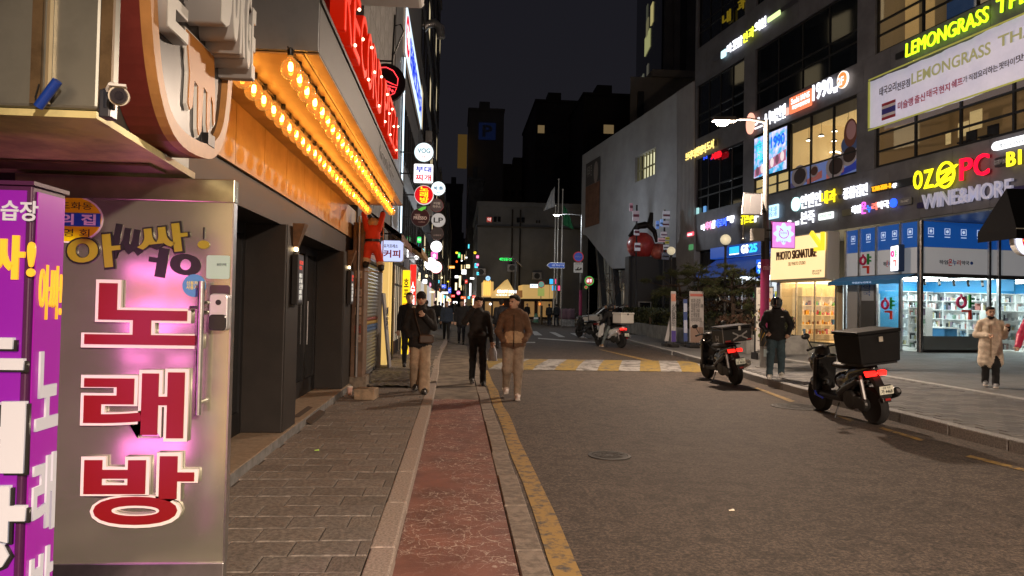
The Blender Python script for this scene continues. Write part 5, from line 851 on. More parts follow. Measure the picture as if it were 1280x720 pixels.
# row of small signs above the convenience store
fsign('massage_sign', 'row of pink and blue lit letters above the convenience store', [('마', 879, 289, 8, 883.5, EW), ('사지', 884, 288, 10, 891, em('f088b8', 1.2)), ('샵', 892, 286, 10, 896.5, EW), ('아로마', 897, 285, 10, 911, em('2050f8', 1.5)), (None, 911.5, 276, 5, 920, EW), ('o', 916, 279, 4, 919, EW)], off=.1)
fsign('golf_sign', 'yellow lit letters beside the street lamp pole', [('골프존', 929, 281, 11, 945, em('f8e818', 1.3)), ('r', 946, 278, 8, 951, EW)], off=.1)
fsign('clinic_sign', 'pale blue lit panel right of the street lamp pole', [(None, 962.5, 275, 17, 976.5, em('b8e0f8', 1.2)), ('진료 2층\n상담 3층', 964, 272, 12, 975, em('2468c8', .9), {'y': -.052, 'depth': .004})], off=.12)
fsign('small_red_sign', 'tiny red and white lit sign at the building corner', [(None, 861.5, 296, 5, 869.5, em('f05060', 1.)), (None, 863, 295, 2.5, 868, em('fff0f0', 1.), {'y': -.052})], off=.1); fsign('small_green_sign', 'tiny dim green sign low at the building corner', [(None, 863.5, 313, 7, 869, em('58a068', .5))], off=.1)
fsign('office_screen', 'small cyan lit office opening in the dark corner window', [(None, 862.5, 271, 9, 872, em('a8e0e0', .7)), (None, 878, 266, 8, 881, em('60a0e0', .6))], off=-.1, cat='screen')
# ---------------------------------------------------------------- photo studio
ps2 = thing('photo_studio', 'warm lit photo studio shop under a cream light box sign', 'shop', fpt(-6.8, 0), FROT); U = lambda u: u + 6.8
M_PS = mat('cream_lit_panel', (.75, .6, .35), .5, emit=(1, .70, .34), es=.85, sample=True)
sb = obj('sign_box', MB().prism([(-.55, 2.98), (-.02, 2.92), (.1, 2.92), (.1, 5.06), (-.5, 5.06)], U(-8.95), U(-4.62), axis='x'), mat('cream_casing', (.5, .48, .42), .5), ps2, bev=.04); obj('sign_face', MB().hexa([(U(-8.9), -.562, 3.06), (U(-4.75), -.562, 3.06), (U(-4.75), -.552, 3.06), (U(-8.9), -.552, 3.06), (U(-8.9), -.52, 5.0), (U(-4.75), -.52, 5.0), (U(-4.75), -.508, 5.0), (U(-8.9), -.508, 5.0)]), M_PS, sb)
txt(sb, 'PHOTO SIGNATURE', U(-8.35), U(-5.3), 3.98, 4.38, -.545, pl('5a3420', .5), .05, bold=.005); txt(sb, 'SELF PHOTO STUDIO', U(-7.4), U(-6.1), 3.68, 3.84, -.552, pl('8a6c48', .5), .01); txt(sb, '셀프사진관\n즉석사진', U(-5.6), U(-4.95), 3.18, 3.4, -.56, pl('4a3420'), .008)
ar = [(0, 0), (-.62, 0), (-.62, .16), (-.30, .16), (-.95, .78), (-.8, .92), (-.16, .3), (-.16, .8), (0, .8)]; obj('arrow', MB().prism([(U(-4.72) + x, 4.22 + z) for x, z in ar], -.68, -.57), mat('yellow_arrow', (.8, .6, .03), .4, emit=(1, .74, .03), es=.75), sb)
rm = obj('interior', MB().box(U(-8.9), U(-4.7), 5.2, 5.25, .15, 3.0).box(U(-8.95), U(-8.9), 0, 5.2, .15, 3.0).box(U(-4.7), U(-4.65), 0, 5.2, .15, 3.0).box(U(-8.9), U(-4.7), 0, 5.2, .15, .16), mat('warm_shop_wall', (.7, .55, .35), .7), ps2); obj('ceiling_light', MB().box(U(-8.9), U(-4.7), .1, 5.1, 2.93, 2.99), mat('shop_warm_light', (1, .9, .7), .5, emit=(1, .80, .46), es=2.6, sample=True), ps2)
M_SHW = mat('cream_shelf', (.65, .52, .33), .6, emit=(1, .75, .4), es=.14); _MB = MB
def SB():
    q = _MB(); q.M = SHM; return q
SHM = Matrix.Translation((U(-8.88) + 2.58, 0, 0)) @ Matrix.Rotation(R(90), 4, 'Z') @ Matrix.Translation((-U(-7.95) + .6, 0, 0)); sh = obj('shelf_unit', SB().box(U(-7.9), U(-4.75), 2.25, 2.58, .2, 2.7), mat('shelf_back', (.6, .45, .25), .7, emit=(1, .72, .36), es=.3), ps2); gd = SB(); cols = ['c83838', 'e8c8b0', '3868a0', 'e0a030', '70a850', 'f0e8e0', '805040', 'd87890']
for k in range(5): obj('shelf_board', SB().box(U(-7.95), U(-4.72), 1.75, 2.25, .45 + k * .46, .48 + k * .46), M_SHW, sh)
for k in range(7): obj('shelf_divider', SB().box(U(-7.9) + k * .52, U(-7.88) + k * .52, 1.78, 2.25, .2, 2.72), M_SHW, sh)
for k in range(4):
    for i in range(34):
        u = U(-7.85) + i * .092; h_ = random.uniform(.09, .26); mi = random.randrange(8)
        if random.random() < .85: (gd.box(u, u + .075, 1.8, 1.95, .485 + k * .46, .485 + k * .46 + h_, mi) if random.random() < .5 else gd.ball((u + .04, 1.88, .485 + k * .46 + h_ / 2), (.042, .05, h_ / 2), 7, 5, mi))
o = obj('trinkets', gd, [pl(c, .5) for c in cols], sh); o['kind'] = 'stuff'
f = MB()
for u in (-8.9, -7.6, -6.2, -4.75): f.box(U(u) - .03, U(u) + .03, -.02, .05, .15, 2.92)
f.box(U(-8.9), U(-4.72), -.02, .05, .15, .22); o = obj('shopfront_frame', f, M_STEEL, ps2)
for a, b in ((-8.87, -7.63), (-7.57, -6.23), (-6.17, -4.78)): obj('pane', MB().box(U(a), U(b), .01, .018, .22, 2.92), M_CLEAR, o)
# ---------------------------------------------------------------- convenience store
cs = thing('convenience_store', 'convenience store with blue fascia and blue awning behind the pine trees', 'shop', fpt(-12, 0), FROT); U = lambda u: u + 12
obj('fascia', MB().box(U(-15.4), U(-9.1), -.35, .05, 4.45, 5.08), mat('blue_fascia', (.01, .05, .25), .4, emit=(.01, .07, .4), es=.5), cs, bev=.02); u0, z0 = fac(921, 318, .4); u1, z1 = fac(934, 309, .4)
obj('cyan_plate', MB().box(U(-13.2), U(-12.2), -.362, -.352, 4.62, 4.98), em('28b0f0', 1.1), cs); obj('white_line', MB().box(U(-13.2), U(-12.2), -.364, -.353, 4.55, 4.61), em('ffffff', 1.2), cs); txt(cs, 'GS', U(-11.95), U(-11.25), 4.55, 5.0, -.36, EW, .03, bold=.04); txt(cs, '25', U(-11.15), U(-10.4), 4.55, 5.0, -.36, em('30c0f8', 1.2), .03, bold=.04)
mb = MB(); n = 12
for i in range(n + 1): u = U(-15.3) + 5.9 * i / n; mb.v += [(u, -.02, 4.4), (u, -1.35, 3.55), (u, -1.36, 3.3)]
mb.f = [(3 * i + k, 3 * i + k + 1, 3 * i + k + 4, 3 * i + k + 3) for i in range(n) for k in (0, 1)]; mb.m = [0] * len(mb.f); obj('awning', mb, mat('blue_awning', (.03, .07, .28), .6, emit=(.03, .08, .35), es=.22, bump=(30, .2)), cs)
obj('interior', MB().box(U(-15.3), U(-9.1), 2.8, 2.85, .15, 3.4).box(U(-9.12), U(-9.06), 0, 2.8, .15, 3.4).box(U(-15.3), U(-9.1), 0, 2.8, .15, .16), mat('store_wall', (.7, .72, .75), .6), cs); obj('ceiling_light', MB().box(U(-15.3), U(-9.1), .3, 2.7, 3.3, 3.38), mat('store_light', (1, 1, 1), .5, emit=(.82, .92, 1), es=2.2, sample=True), cs)
gd = MB()
for k in range(5):
    for i in range(46): gd.box(U(-15.2) + i * .13, U(-15.2) + i * .13 + .11, 2.3, 2.6, .3 + k * .5, .3 + k * .5 + random.uniform(.15, .38), random.randrange(6))
o = obj('goods', gd, [pl(c, .5) for c in ('e8e8e8', '3070c0', 'e0c840', 'c83030', '40a060', 'f0f4f8')], cs); o['kind'] = 'stuff'
f = MB()
for u in (-15.3, -13.9, -12.5, -11.1, -9.7, -9.15): f.box(U(u) - .03, U(u) + .03, -.02, .04, .15, 3.3)
o = obj('shopfront_frame', f, M_STEEL, cs)
for a, b in zip((-15.3, -13.9, -12.5, -11.1, -9.7), (-13.9, -12.5, -11.1, -9.7, -9.15)): obj('pane', MB().box(U(a) + .03, U(b) - .03, .006, .014, .2, 3.3), M_CLEAR, o)
lightbox('convenience_sign', 'small square blue lit sign with white letters beside the cream studio sign', fpt(-9.35, 3.62, .75), FROT, .75, .95, .14, em('1058d8', 1.), (('GS', -.6, .6, .05, .7, em('ffffff', 1.3), {'bold': .04}), ('25', -.6, .6, -.7, -.05, em('80e8ff', 1.2), {'bold': .04})), r=.03)
# ---------------------------------------------------------------- pharmacy
ph = thing('pharmacy', 'corner pharmacy with blue and white panels and bright shelves behind glass', 'shop', P0, FROT)
M_BLU = mat('pharmacy_blue', (.01, .085, .36), .35, emit=(.01, .09, .4), es=.32); M_WPN = mat('pharmacy_white', (.5, .51, .53), .4, emit=(.6, .62, .66), es=.16); M_ICO = mat('icon_white', (.6, .7, .85), .5, emit=(.5, .65, .9), es=.5)
SIDE = Matrix.Rotation(R(90), 4, 'Z')      # face two: local x runs into the depth of the building
def face(M, a, b, z0, z1, m, y=0., th=.03, name='panel', par=ph): q = MB(); q.M = M; q.box(a, b, y, y + th, z0, z1); return obj(name, q, m, par)
I4 = Matrix.Identity(4)
for M, segs in ((I4, ((-4.05, -3.3), (-3.22, -2.3), (-2.22, -1.0), (-.92, -.1))), (SIDE, ((.12, 3.0), (3.12, 5.4), (5.5, 9.0)))):
    for i, (a, b) in enumerate(segs):
        o = face(M, a, b, 4.05, 5.0, M_BLU, .02, name='blue_panel'); face(M, a, b, 3.08, 4.04, M_WPN, .02, name='white_panel'); n = max(1, int((b - a) / .58))
        for k in range(n):
            c = a + (b - a) * (k + .5) / n; q = MB(); q.M = M; q.box(c - .12, c + .12, .008, .016, 4.52, 4.54).box(c - .12, c + .12, .008, .016, 4.74, 4.76).box(c - .12, c - .1, .008, .016, 4.54, 4.74).box(c + .1, c + .12, .008, .016, 4.54, 4.74).prism(disc(c, 4.64, .06, 12), .008, .016).box(c - .12, c + .12, .008, .016, 4.42, 4.45); obj('icon', q, M_ICO, o)
for M, x0, x1, zz in ((I4, -1.9, -1.25, 3.5), (SIDE, .85, 2.35, 3.5)):
    w_ = x1 - x0
    for s, a, b, c, hh_ in (('하임', 0, .25, '404850', .16), ('온', .26, .38, 'd02038', .26), ('누', .39, .51, '2060c0', .22), ('리', .52, .63, 'c84840', .2), ('약국', .65, .88, '404850', .16)): txt(ph, s, x0 + w_ * a, x0 + w_ * b, zz - hh_ / 2, zz + hh_ / 2, .015, pl(c), .006, bold=.02, xf=M)
    q = MB(); q.M = M; q.prism(disc(x0 + w_ * .95, zz, w_ * .04), .005, .015); obj('emblem', q, pl('2050b0'), ph)
def yak(M, cx, cz, s, y, name='pharmacy_mark', mats=None):
    m1, m2, m3 = mats or (pl('c01858'), pl('1a8c3c'), pl('d83820')); q = MB(); q.M = M; q.tube([(cx - .22 * s + .19 * s * math.cos(a), y, cz + .18 * s + .19 * s * math.sin(a)) for a in [2 * math.pi * k / 16 for k in range(17)]], .06 * s, 6); q.box(cx - .25 * s, cx - .19 * s, y - .03, y + .03, cz + .38 * s, cz + .5 * s); o = obj(name, q, m1, ph)
    q = MB(); q.M = M; q.box(cx + .12 * s, cx + .21 * s, y - .04, y + .02, cz - .04 * s, cz + .5 * s).box(cx + .21 * s, cx + .36 * s, y - .04, y + .02, cz + .1 * s, cz + .18 * s).box(cx + .21 * s, cx + .36 * s, y - .04, y + .02, cz + .28 * s, cz + .36 * s); obj('mark_green', q, m2, o); q = MB(); q.M = M; q.box(cx - .2 * s, cx + .22 * s, y - .04, y + .02, cz - .2 * s, cz - .11 * s).box(cx + .12 * s, cx + .22 * s, y - .04, y + .02, cz - .5 * s, cz - .2 * s); obj('mark_red', q, m3, o)
yak(I4, -2.85, 3.55, .8, -.02); yak(I4, -1.55, 1.75, .85, -.03); yak(SIDE, 2.0, 1.85, .95, -.03)
t = thing('pharmacy_box_sign', 'small white lit pharmacy box sign hung at the corner post', 'sign', fpt(-.55, 3.62, .5), FROT - .35); obj('casing', MB().prism(rrect(-.4, .4, -.5, .5, .06), -.1, .1), mat('dark_blue_case', (.02, .05, .15), .4), t); obj('lit_face', MB().prism(rrect(-.37, .37, -.47, .47, .05), -.108, -.102), em('f8fcff', 1.1), t)
q = MB(); q.tube([(-.14 + .1 * math.cos(a), -.112, .18 + .1 * math.sin(a)) for a in [2 * math.pi * k / 16 for k in range(17)]], .035, 6); obj('mark', q, em('c83088', 1.), t); obj('mark', MB().box(.1, .15, -.118, -.108, .02, .32).box(.15, .24, -.118, -.108, .1, .14).box(.15, .24, -.118, -.108, .2, .24), em('28a048', 1.), t); obj('mark', MB().box(-.1, .16, -.118, -.108, -.12, -.06).box(.1, .16, -.118, -.108, -.3, -.12), em('e04030', 1.), t); txt(t, '하임온누리약국', -.3, .3, -.42, -.36, -.11, pl('607080'), .003)
# posts, glass, floor strip
for M, xs_ in ((I4, (-4.1, -3.26, -2.26, -.96, -.04)), (SIDE, (.06, 3.06, 3.5, 5.45, 7.2, 9.05))):
    for x in xs_: q = MB(); q.M = M; q.box(x - .05, x + .05, -.045, .06, .15, 5.02); obj('steel_post', q, M_STEEL, ph)
    q = MB(); q.M = M; q.box(xs_[0] + .05, xs_[-1] - .05, -.03, .05, 2.93, 3.06); obj('transom', q, mat('transom_dark', (.07, .07, .075), .4, .5), ph)
for a, b in ((-2.2, -1.02), (-.9, -.1)): face(I4, a, b, .3, 2.92, M_CLEAR, .0, .008, 'pane')
for a, b in ((.13, 3.0), (3.58, 5.38), (5.52, 7.14), (7.26, 9.0)): face(SIDE, a, b, .25, 2.92, M_CLEAR, .0, .008, 'pane')
face(I4, -3.2, -2.32, .15, 2.92, mat('grey_panel', (.18, .18, .18), .35, .5), .0, name='service_panel'); face(I4, -3.1, -2.4, 2.05, 2.85, pl('b8bcc0'), -.02, .015, 'notice_sheet'); face(I4, -4.0, -3.32, .15, 2.92, mat('white_tower_panel', (.5, .5, .5), .4), .0, name='service_panel'); face(I4, -2.2, -1.02, .15, .9, mat('frosted_band', (.35, .4, .42), .5), -.012, .008, 'frosted_band'); face(SIDE, .13, 3.0, .25, .75, mat('grey_mirror', (.25, .3, .32), .25, .5), -.015, .01, 'frosted_band'); face(SIDE, .1, 3.05, .15, .25, M_BLK, -.01, .05, 'sill')
txt(ph, '약\n국', -3.0, -2.55, 2.25, 2.7, -.022, pl('2858a0'), .004); mb = MB()
for i in range(13): u = -4.25 + 4.1 * i / 12; mb.v += [(u, -.0, 3.06), (u, -.75, 2.82 + .02 * (i % 2)), (u, -.76, 2.66 + .02 * (i % 2)), (u, -.72, 2.7)]
mb.f = [(4 * i + k, 4 * i + k + 1, 4 * i + k + 5, 4 * i + k + 4) for i in range(12) for k in (0, 1, 2)]; mb.m = [0] * len(mb.f); o = obj('awning', mb, mat('teal_awning', (.03, .13, .28), .6, emit=(.04, .2, .4), es=.1, bump=(30, .2)), ph); txt(o, '하임온누리약국', -2.7, -1.6, 2.71, 2.79, -.775, M_ICO, .004)
# interior
M_PWL = mat('pharmacy_wall', (.74, .77, .76), .6); M_PSH = mat('white_shelf', (.75, .78, .77), .5, emit=(.8, .95, .92), es=.08)
inn = obj('interior', MB().box(-4.45, -4.4, .1, 9, .15, 3.0).box(-4.4, -.02, 8.95, 9.0, .15, 3.0), M_PWL, ph); obj('floor', MB().box(-4.4, 0, .06, 8.95, .15, .155), mat('shop_floor', (.5, .48, .44), .25), inn); obj('ceiling', MB().box(-4.4, -.02, .1, 8.95, 2.98, 3.05), M_PWL, inn); M_PCL = mat('pharmacy_light', (1, 1, 1), .5, emit=(.86, 1, .96), es=9., sample=True)
for i in range(3):
    for j in range(4): obj('ceiling_light', MB().box(-4.0 + i * 1.4, -3.0 + i * 1.4, .7 + j * 2.1, 1.6 + j * 2.1, 2.95, 2.978), M_PCL, inn)
obj('blue_frieze', MB().box(-4.39, -4.34, .2, 8.9, 2.4, 2.95).box(-4.3, -.05, 8.88, 8.94, 2.4, 2.95).box(-4.35, -.1, 4.3, 4.36, 2.5, 2.95), mat('frieze_blue', (.03, .2, .42), .5, emit=(.05, .4, .75), es=.25), inn); obj('blue_partition', MB().box(-4.35, -3.2, 1.9, 1.98, .15, 2.5), mat('partition_blue', (.05, .28, .5), .5), inn)
PC = [pl(c, .5) for c in ('e0e4e4', 'b8c4c8', '7090a8', 'a87068', '80a090', 'b8b088', '84788c', '404448', 'c8a8a4')]
def pshelf(label, M, x0, x1, y, h=2.3, rows=6, par=None):
    t = par; q = MB(); q.M = M; q.box(x0, x1, y + .28, y + .31, .2, .2 + h)
    n = max(2, int((x1 - x0) / .9))
    for i in range(n + 1): x = x0 + (x1 - x0) * i / n; q.box(x - .02, x + .02, y, y + .28, .2, .2 + h)
    for k in range(rows + 1): z = .2 + h * k / rows; q.box(x0, x1, y, y + .28, z, z + .025)
    o = obj('shelf_unit', q, M_PSH, par); g = MB(); g.M = M
    for k in range(rows):
        x = x0 + .04
        while x < x1 - .1:
            w_ = random.uniform(.05, .13); hh_ = random.uniform(.1, h / rows * .8)
            if random.random() < .86: g.box(x, x + w_ * .92, y + .03, y + .2, .226 + h * k / rows, .226 + h * k / rows + hh_, random.choice([0, 0, 0, 0, 1, 1, 1, 2, 3, 4, 5, 6, 7, 7, 8]))
            x += w_
    gg = obj('goods', g, PC, o); gg['kind'] = 'stuff'
SH2 = Matrix.Translation((-4.32, 0, 0)) @ SIDE      # against the far side wall, facing face two
pshelf('', Matrix.Translation((-4.02, 0, 0)) @ SIDE, 2.1, 8.6, -.0, par=inn); pshelf('', Matrix.Translation((0, 3.9, 0)), -3.1, -.6, 0, 1.9, 5, par=inn); pshelf('', Matrix.Translation((0, 1.35, 0)), -2.1, -1.2, 0, 1.6, 5, par=inn); pshelf('', Matrix.Translation((0, 8.6, 0)), -4.0, -.4, 0, par=inn); pshelf('', Matrix.Translation((-.75, 0, 0)) @ SIDE, 3.7, 5.2, 0, 1.5, 4, par=inn)
obj('counter', MB().box(-2.4, -1.3, 2.3, 2.9, .155, 1.0), mat('counter_blue', (.05, .22, .45), .4), inn, bev=.02); obj('counter_top', MB().box(-2.45, -1.25, 2.25, 2.95, 1.0, 1.05), M_PSH, inn)
for i in range(5): y = .6 + i * .65; q = MB(); q.tube([(-.45, y, 2.9), (-.45, y, 2.78), (-.36, y - .06, 2.66)], .045, 8); obj('spot_lamp', q, M_BLKP, inn)
# estate agent awning and round sign at the right edge
p = at(1292, 300, 15.2); t = thing('estate_agent_sign', 'round red and white estate agent sign under a black awning at the edge', 'sign', at(1291, 300, 15.4)); obj('casing', MB().prism(disc(-.05, 0, .36), .06, .2), M_WHITE, t); obj('lit_face', MB().prism(disc(0, 0, .37), -.04, .05), em('e8e8f8', 1.1), t); obj('red_face', MB().prism(disc(.02, 0, .31), -.05, -.041), em('d01038', 1.), t); txt(t, '삼보', -.2, .2, .1, .24, -.052, EW, .004, bold=.04); txt(t, '부동산', -.27, .32, -.09, .08, -.052, em('f8e020', 1.2), .004, bold=.05); txt(t, '713-8', -.2, .25, -.24, -.13, -.052, EW, .004, bold=.04)
t = thing('black_awning', 'black awning with a pale edge line at the far right edge', 'awning', at(1290, 285, 15.4)); mb = MB(); mb.v = [(-.62, -.3, -.05), (1.5, -.3, -.05), (1.5, .9, 1.05), (.1, .9, 1.05), (-.62, -.3, -.28), (1.5, -.3, -.28), (-.62, .9, -.05), (-.62, .9, -.28)]; mb.f = [(0, 1, 2, 3), (0, 4, 5, 1), (0, 3, 6), (0, 6, 7, 4)]; mb.m = [0] * 4; obj('canvas', mb, mat('black_canvas', (.006, .006, .007), .9, spec=.1), t); obj('edge_line', MB().box(-.63, 1.5, -.31, -.301, -.065, -.045), pl('d8d4c8'), t); txt(t, '삼보부동산', -.25, .6, -.22, -.1, -.302, pl('d0d0d0'), .004); obj('support_post', MB().box(1.3, 1.4, .3, .4, -3.35, -.1), M_BLK, t)
# ================================================================ pale gallery building in line with the right facade
M_PALE = mat('pale_grey_wall', (.33, .335, .36), .7, nz=(.35, .14), bump=(10, .05)); M_PALED = mat('gallery_dark', (.05, .052, .058), .5, .3)
gb = thing('gallery_building', 'pale grey windowless building with slanted underside and ribbed end', 'building', fpt(-30), FROT); U = lambda u: u + 30
W0, W1, Z0, Z1 = -27.95, -24.15, 10.95, 12.85
prof = [(-40.9, 15.6), (-40.9, 8.3), (-39.3, 8.0), (-32.5, 4.7), (-20.7, 4.4), (-20.7, 15.75)]
def gp_(a): return [(U(x), z) for x, z in a]
for poly in ([(-40.9, 15.6), (-40.9, 8.3), (-39.3, 8.0), (-32.5, 4.7), (W0, 4.55), (W0, 15.68)], [(W1, 4.5), (-20.7, 4.4), (-20.7, 15.75), (W1, 15.72)], [(W0, Z1), (W1, Z1), (W1, 15.72), (W0, 15.68)], [(W0, 4.55), (W1, 4.5), (W1, Z0), (W0, Z0)]): obj('wall', MB().prism(gp_(poly), 0, .5), M_PALE, gb)
obj('core', MB().prism(gp_([(-40.9, 15.55), (-40.9, 8.35), (-39.3, 8.05), (-32.5, 4.75), (-18.4, 4.45), (-18.4, 15.7)]), .9, 14), M_PALED, gb)
obj('window_glow', MB().box(U(W0), U(W1), .6, .65, Z0, Z1), mat('gallery_window', (.5, .5, .35), .6, emit=(1, .95, .6), es=.62), gb); f = MB()
for i in range(8): x = W0 + (W1 - W0) * i / 7; f.box(U(x) - .05, U(x) + .05, .2, .3, Z0, Z1)
f.box(U(W0), U(W1), .21, .29, 11.75, 11.85); obj('window_frame', f, mat('olive_frame', (.25, .24, .14), .5), gb); obj('window_shade', MB().box(U(W0) + .1, U(W0) + .8, .4, .45, Z0 + .2, Z1), M_PALED, gb)
for i in range(13):
    x = -20.6 + i * .19; obj('rib', MB().hexa([(U(x) + .5, -.12, 1.0), (U(x) + .58, -.12, 1.0), (U(x) + .58, .3, 1.0), (U(x) + .5, .3, 1.0), (U(x) - .1, -.12, 15.7), (U(x) - .02, -.12, 15.7), (U(x) - .02, .3, 15.7), (U(x) - .1, .3, 15.7)]), M_PALE, gb)
for i in range(16):
    x = -18.0 + i * .26; obj('rib', MB().hexa([(U(x) + .1, .5, .2), (U(x) + .2, .5, .2), (U(x) + .2, .7, .2), (U(x) + .1, .7, .2), (U(x), .5, 5.0), (U(x) + .1, .5, 5.0), (U(x) + .1, .7, 5.0), (U(x), .7, 5.0)]), M_PALED, gb)
obj('ribbed_backing', MB().box(U(-20.7), U(-13.6), .75, .9, 0, 15.7 if 0 else 5.05).box(U(-20.7), U(-18.4), .4, .88, 4.4, 15.65), M_PALED, gb)
t = thing('wall_banner', 'brown vertical exhibition banner on the pale gallery wall', 'banner', fpt(-37.6, 11.6, .06), FROT); obj('cloth', MB().box(-1.9, 1.9, -.02, .0, -2.9, .8), mat('brown_print', (.17, .075, .045), .7, nz=(1.2, .3)), t); obj('cloth', MB().box(-1.9, 1.9, -.02, .0, .82, 2.9), mat('grey_print', (.06, .055, .055), .7), t); obj('portrait', MB().prism(disc(.9, 1.7, .55, 18, .95), -.03, -.021), pl('8a807c', .7), t)
for z in (-2.2, -1.7, -.8, -.3, .2): obj('print_line', MB().box(-1.3, 1.3, -.026, -.021, z, z + .12), pl('70503c', .7), t)
txt(t, '이타미 준', -1.6, -.2, 1.6, 2.6, -.022, pl('9a9490'), .004)
# glass entrance and slanted columns under the gallery
f = MB(); 
for i in range(9): f.box(U(-40.5) + i * .95, U(-40.5) + i * .95 + .07, 1.6, 1.7, .1, 8.0)
for z in (1.5, 3, 4.5, 6): f.box(U(-40.5), U(-32.5), 1.61, 1.69, z, z + .07)
o = obj('curtain_wall', f, M_GREYM, gb); obj('curtain_glass', MB().box(U(-40.5), U(-32.6), 1.72, 1.75, .1, 8.0), mat('dim_lit_glass', (.05, .05, .05), .2, emit=(.8, .75, .6), es=.035), o); obj('soffit', MB().prism([(U(-39.3), 8.02), (U(-32.5), 4.72), (U(-32.5), 4.6), (U(-39.3), 7.9)], .5, 1.6), M_PALED, gb)
for x in (-39.0, -35.5): obj('slanted_column', MB().hexa([(U(x) + 1.6, .9, .1), (U(x) + 2.1, .9, .1), (U(x) + 2.1, 1.4, .1), (U(x) + 1.6, 1.4, .1), (U(x) - .4, .9, 7.0), (U(x) + .1, .9, 7.0), (U(x) + .1, 1.4, 7.0), (U(x) - .4, 1.4, 7.0)]), M_PALED, gb)
f = MB()
for i in range(7): f.box(U(-29.0) + i * 1.0, U(-28.95) + i * 1.0, .58, .62, .1, 3.4)
for z in (.1, 1.2, 2.3, 3.35): f.box(U(-29.0), U(-22.95), .58, .62, z, z + .05)
o = obj('frosted_wall', f, M_GREYM, gb)
for i in range(6):
    for k in range(3): obj('frosted_pane', MB().box(U(-28.94) + i * 1.0, U(-28.02) + i * 1.0, .6, .63, .16 + k * 1.1, 1.19 + k * 1.1), mat('frosted_blue%d' % ((i + k) % 3), (.14 + .03 * ((i + k) % 3), .16, .2), .35, emit=(.5, .6, .8), es=.035 + .012 * ((i * k) % 3)), o)
obj('underside_box', MB().box(U(-31.5), U(-21), .4, 6, 3.5, 4.5), M_PALED, gb)
# beige plant room behind the gallery and dark towers
def tower(label, pts, h0, h1, m, name='tower_building'):
    t = thing(name, label, 'building', (sum(p[0] for p in pts) / len(pts), sum(p[1] for p in pts) / len(pts), h0)); obj('wall', WB(t).prism(pts, h0, h1, axis='z'), m, t); return t
def col_at(x, Y): return at(x, 300, Y).x
M_BEI = mat('dim_beige_wall', (.22, .195, .17), .8, nz=(.2, .2)); M_TW = mat('tower_stone', (.13, .12, .115), .8, nz=(.1, .25)); M_TWD = mat('tower_dark', (.02, .02, .024), .6)
Y = 72.; z = at(820, 97, Y).z; t = tower('dim beige plant room behind the pale gallery', [(col_at(785, Y), Y), (col_at(880, Y), Y), (col_at(880, Y) + 3, Y + 10), (col_at(785, Y) + 3, Y + 10)], 0, z, M_BEI); obj('roof_edge', WB(t).box(col_at(811, Y), col_at(882, Y), Y - .5, Y + 8, z, z + .7), M_BEI, t); q = at(800, 130, Y); obj('vent_pipe', WB(t).box(q.x - .3, q.x + .3, Y - .4, Y - .05, q.z - 3, q.z + 1.2), M_TWD, t)
Y = 105.; t = thing('tower_building', 'very tall dark tower with a few lit windows at the top right', 'building', (col_at(840, Y), Y, 0)); obj('wall', WB(t).prism([(col_at(826, Y), Y), (col_at(905, Y), Y), (col_at(905, Y) + 4, Y + 25), (col_at(800, Y) + 5.5, Y + 25)], 0, 70, axis='z'), M_TW, t); gl = WB(t); a, b = Vector((col_at(800, Y) + 5.5, Y + 25, 0)), Vector((col_at(826, Y), Y, 0)); n_ = Vector((b.y - a.y, -(b.x - a.x), 0)).normalized(); n_ = n_ if n_.x < 0 else -n_
obj('curtain_glass', WB(t).hexa([tuple(a + n_ * .1), tuple(b + n_ * .1), tuple(b + n_ * .3), tuple(a + n_ * .3), *[(v.x, v.y, 69.5) for v in (a + n_ * .1, b + n_ * .1, b + n_ * .3, a + n_ * .3)]]), mat('tower_glass', (.008, .009, .012), .12), t)
for k, (f0, f1, x, yy, ww, hh_, c) in enumerate(((.62, .7, 0, 28, 0, 3.2, 'e8d890'), (.45, .53, 0, 33, 0, 3, '8a8460'), (.4, .6, 0, 52, 0, 3.0, 'c8c888'), (.3, .36, 0, 92, 0, 2.6, '787868'), (.5, .55, 0, 90, 0, 2.4, '686458'), (.45, .5, 0, 14, 0, 3, '585848'))):
    p0_, p1_ = a + (b - a) * f0 + n_ * .32, a + (b - a) * f1 + n_ * .32; zz = at(812, yy, Y + 12).z; o = WB(t); o.hexa([(p0_.x, p0_.y, zz - hh_ / 2), (p1_.x, p1_.y, zz - hh_ / 2), (p1_.x + n_.x * .1, p1_.y + n_.y * .1, zz - hh_ / 2), (p0_.x + n_.x * .1, p0_.y + n_.y * .1, zz - hh_ / 2), (p0_.x, p0_.y, zz + hh_ / 2), (p1_.x, p1_.y, zz + hh_ / 2), (p1_.x + n_.x * .1, p1_.y + n_.y * .1, zz + hh_ / 2), (p0_.x + n_.x * .1, p0_.y + n_.y * .1, zz + hh_ / 2)]); obj('window', o, em(c, .35), t)
for x in (838, 846, 880): q = col_at(x, Y); obj('pilaster', WB(t).box(q, q + .9, Y - .5, Y - .02, 0, 69.8), M_TWD if x != 838 else M_TW, t)
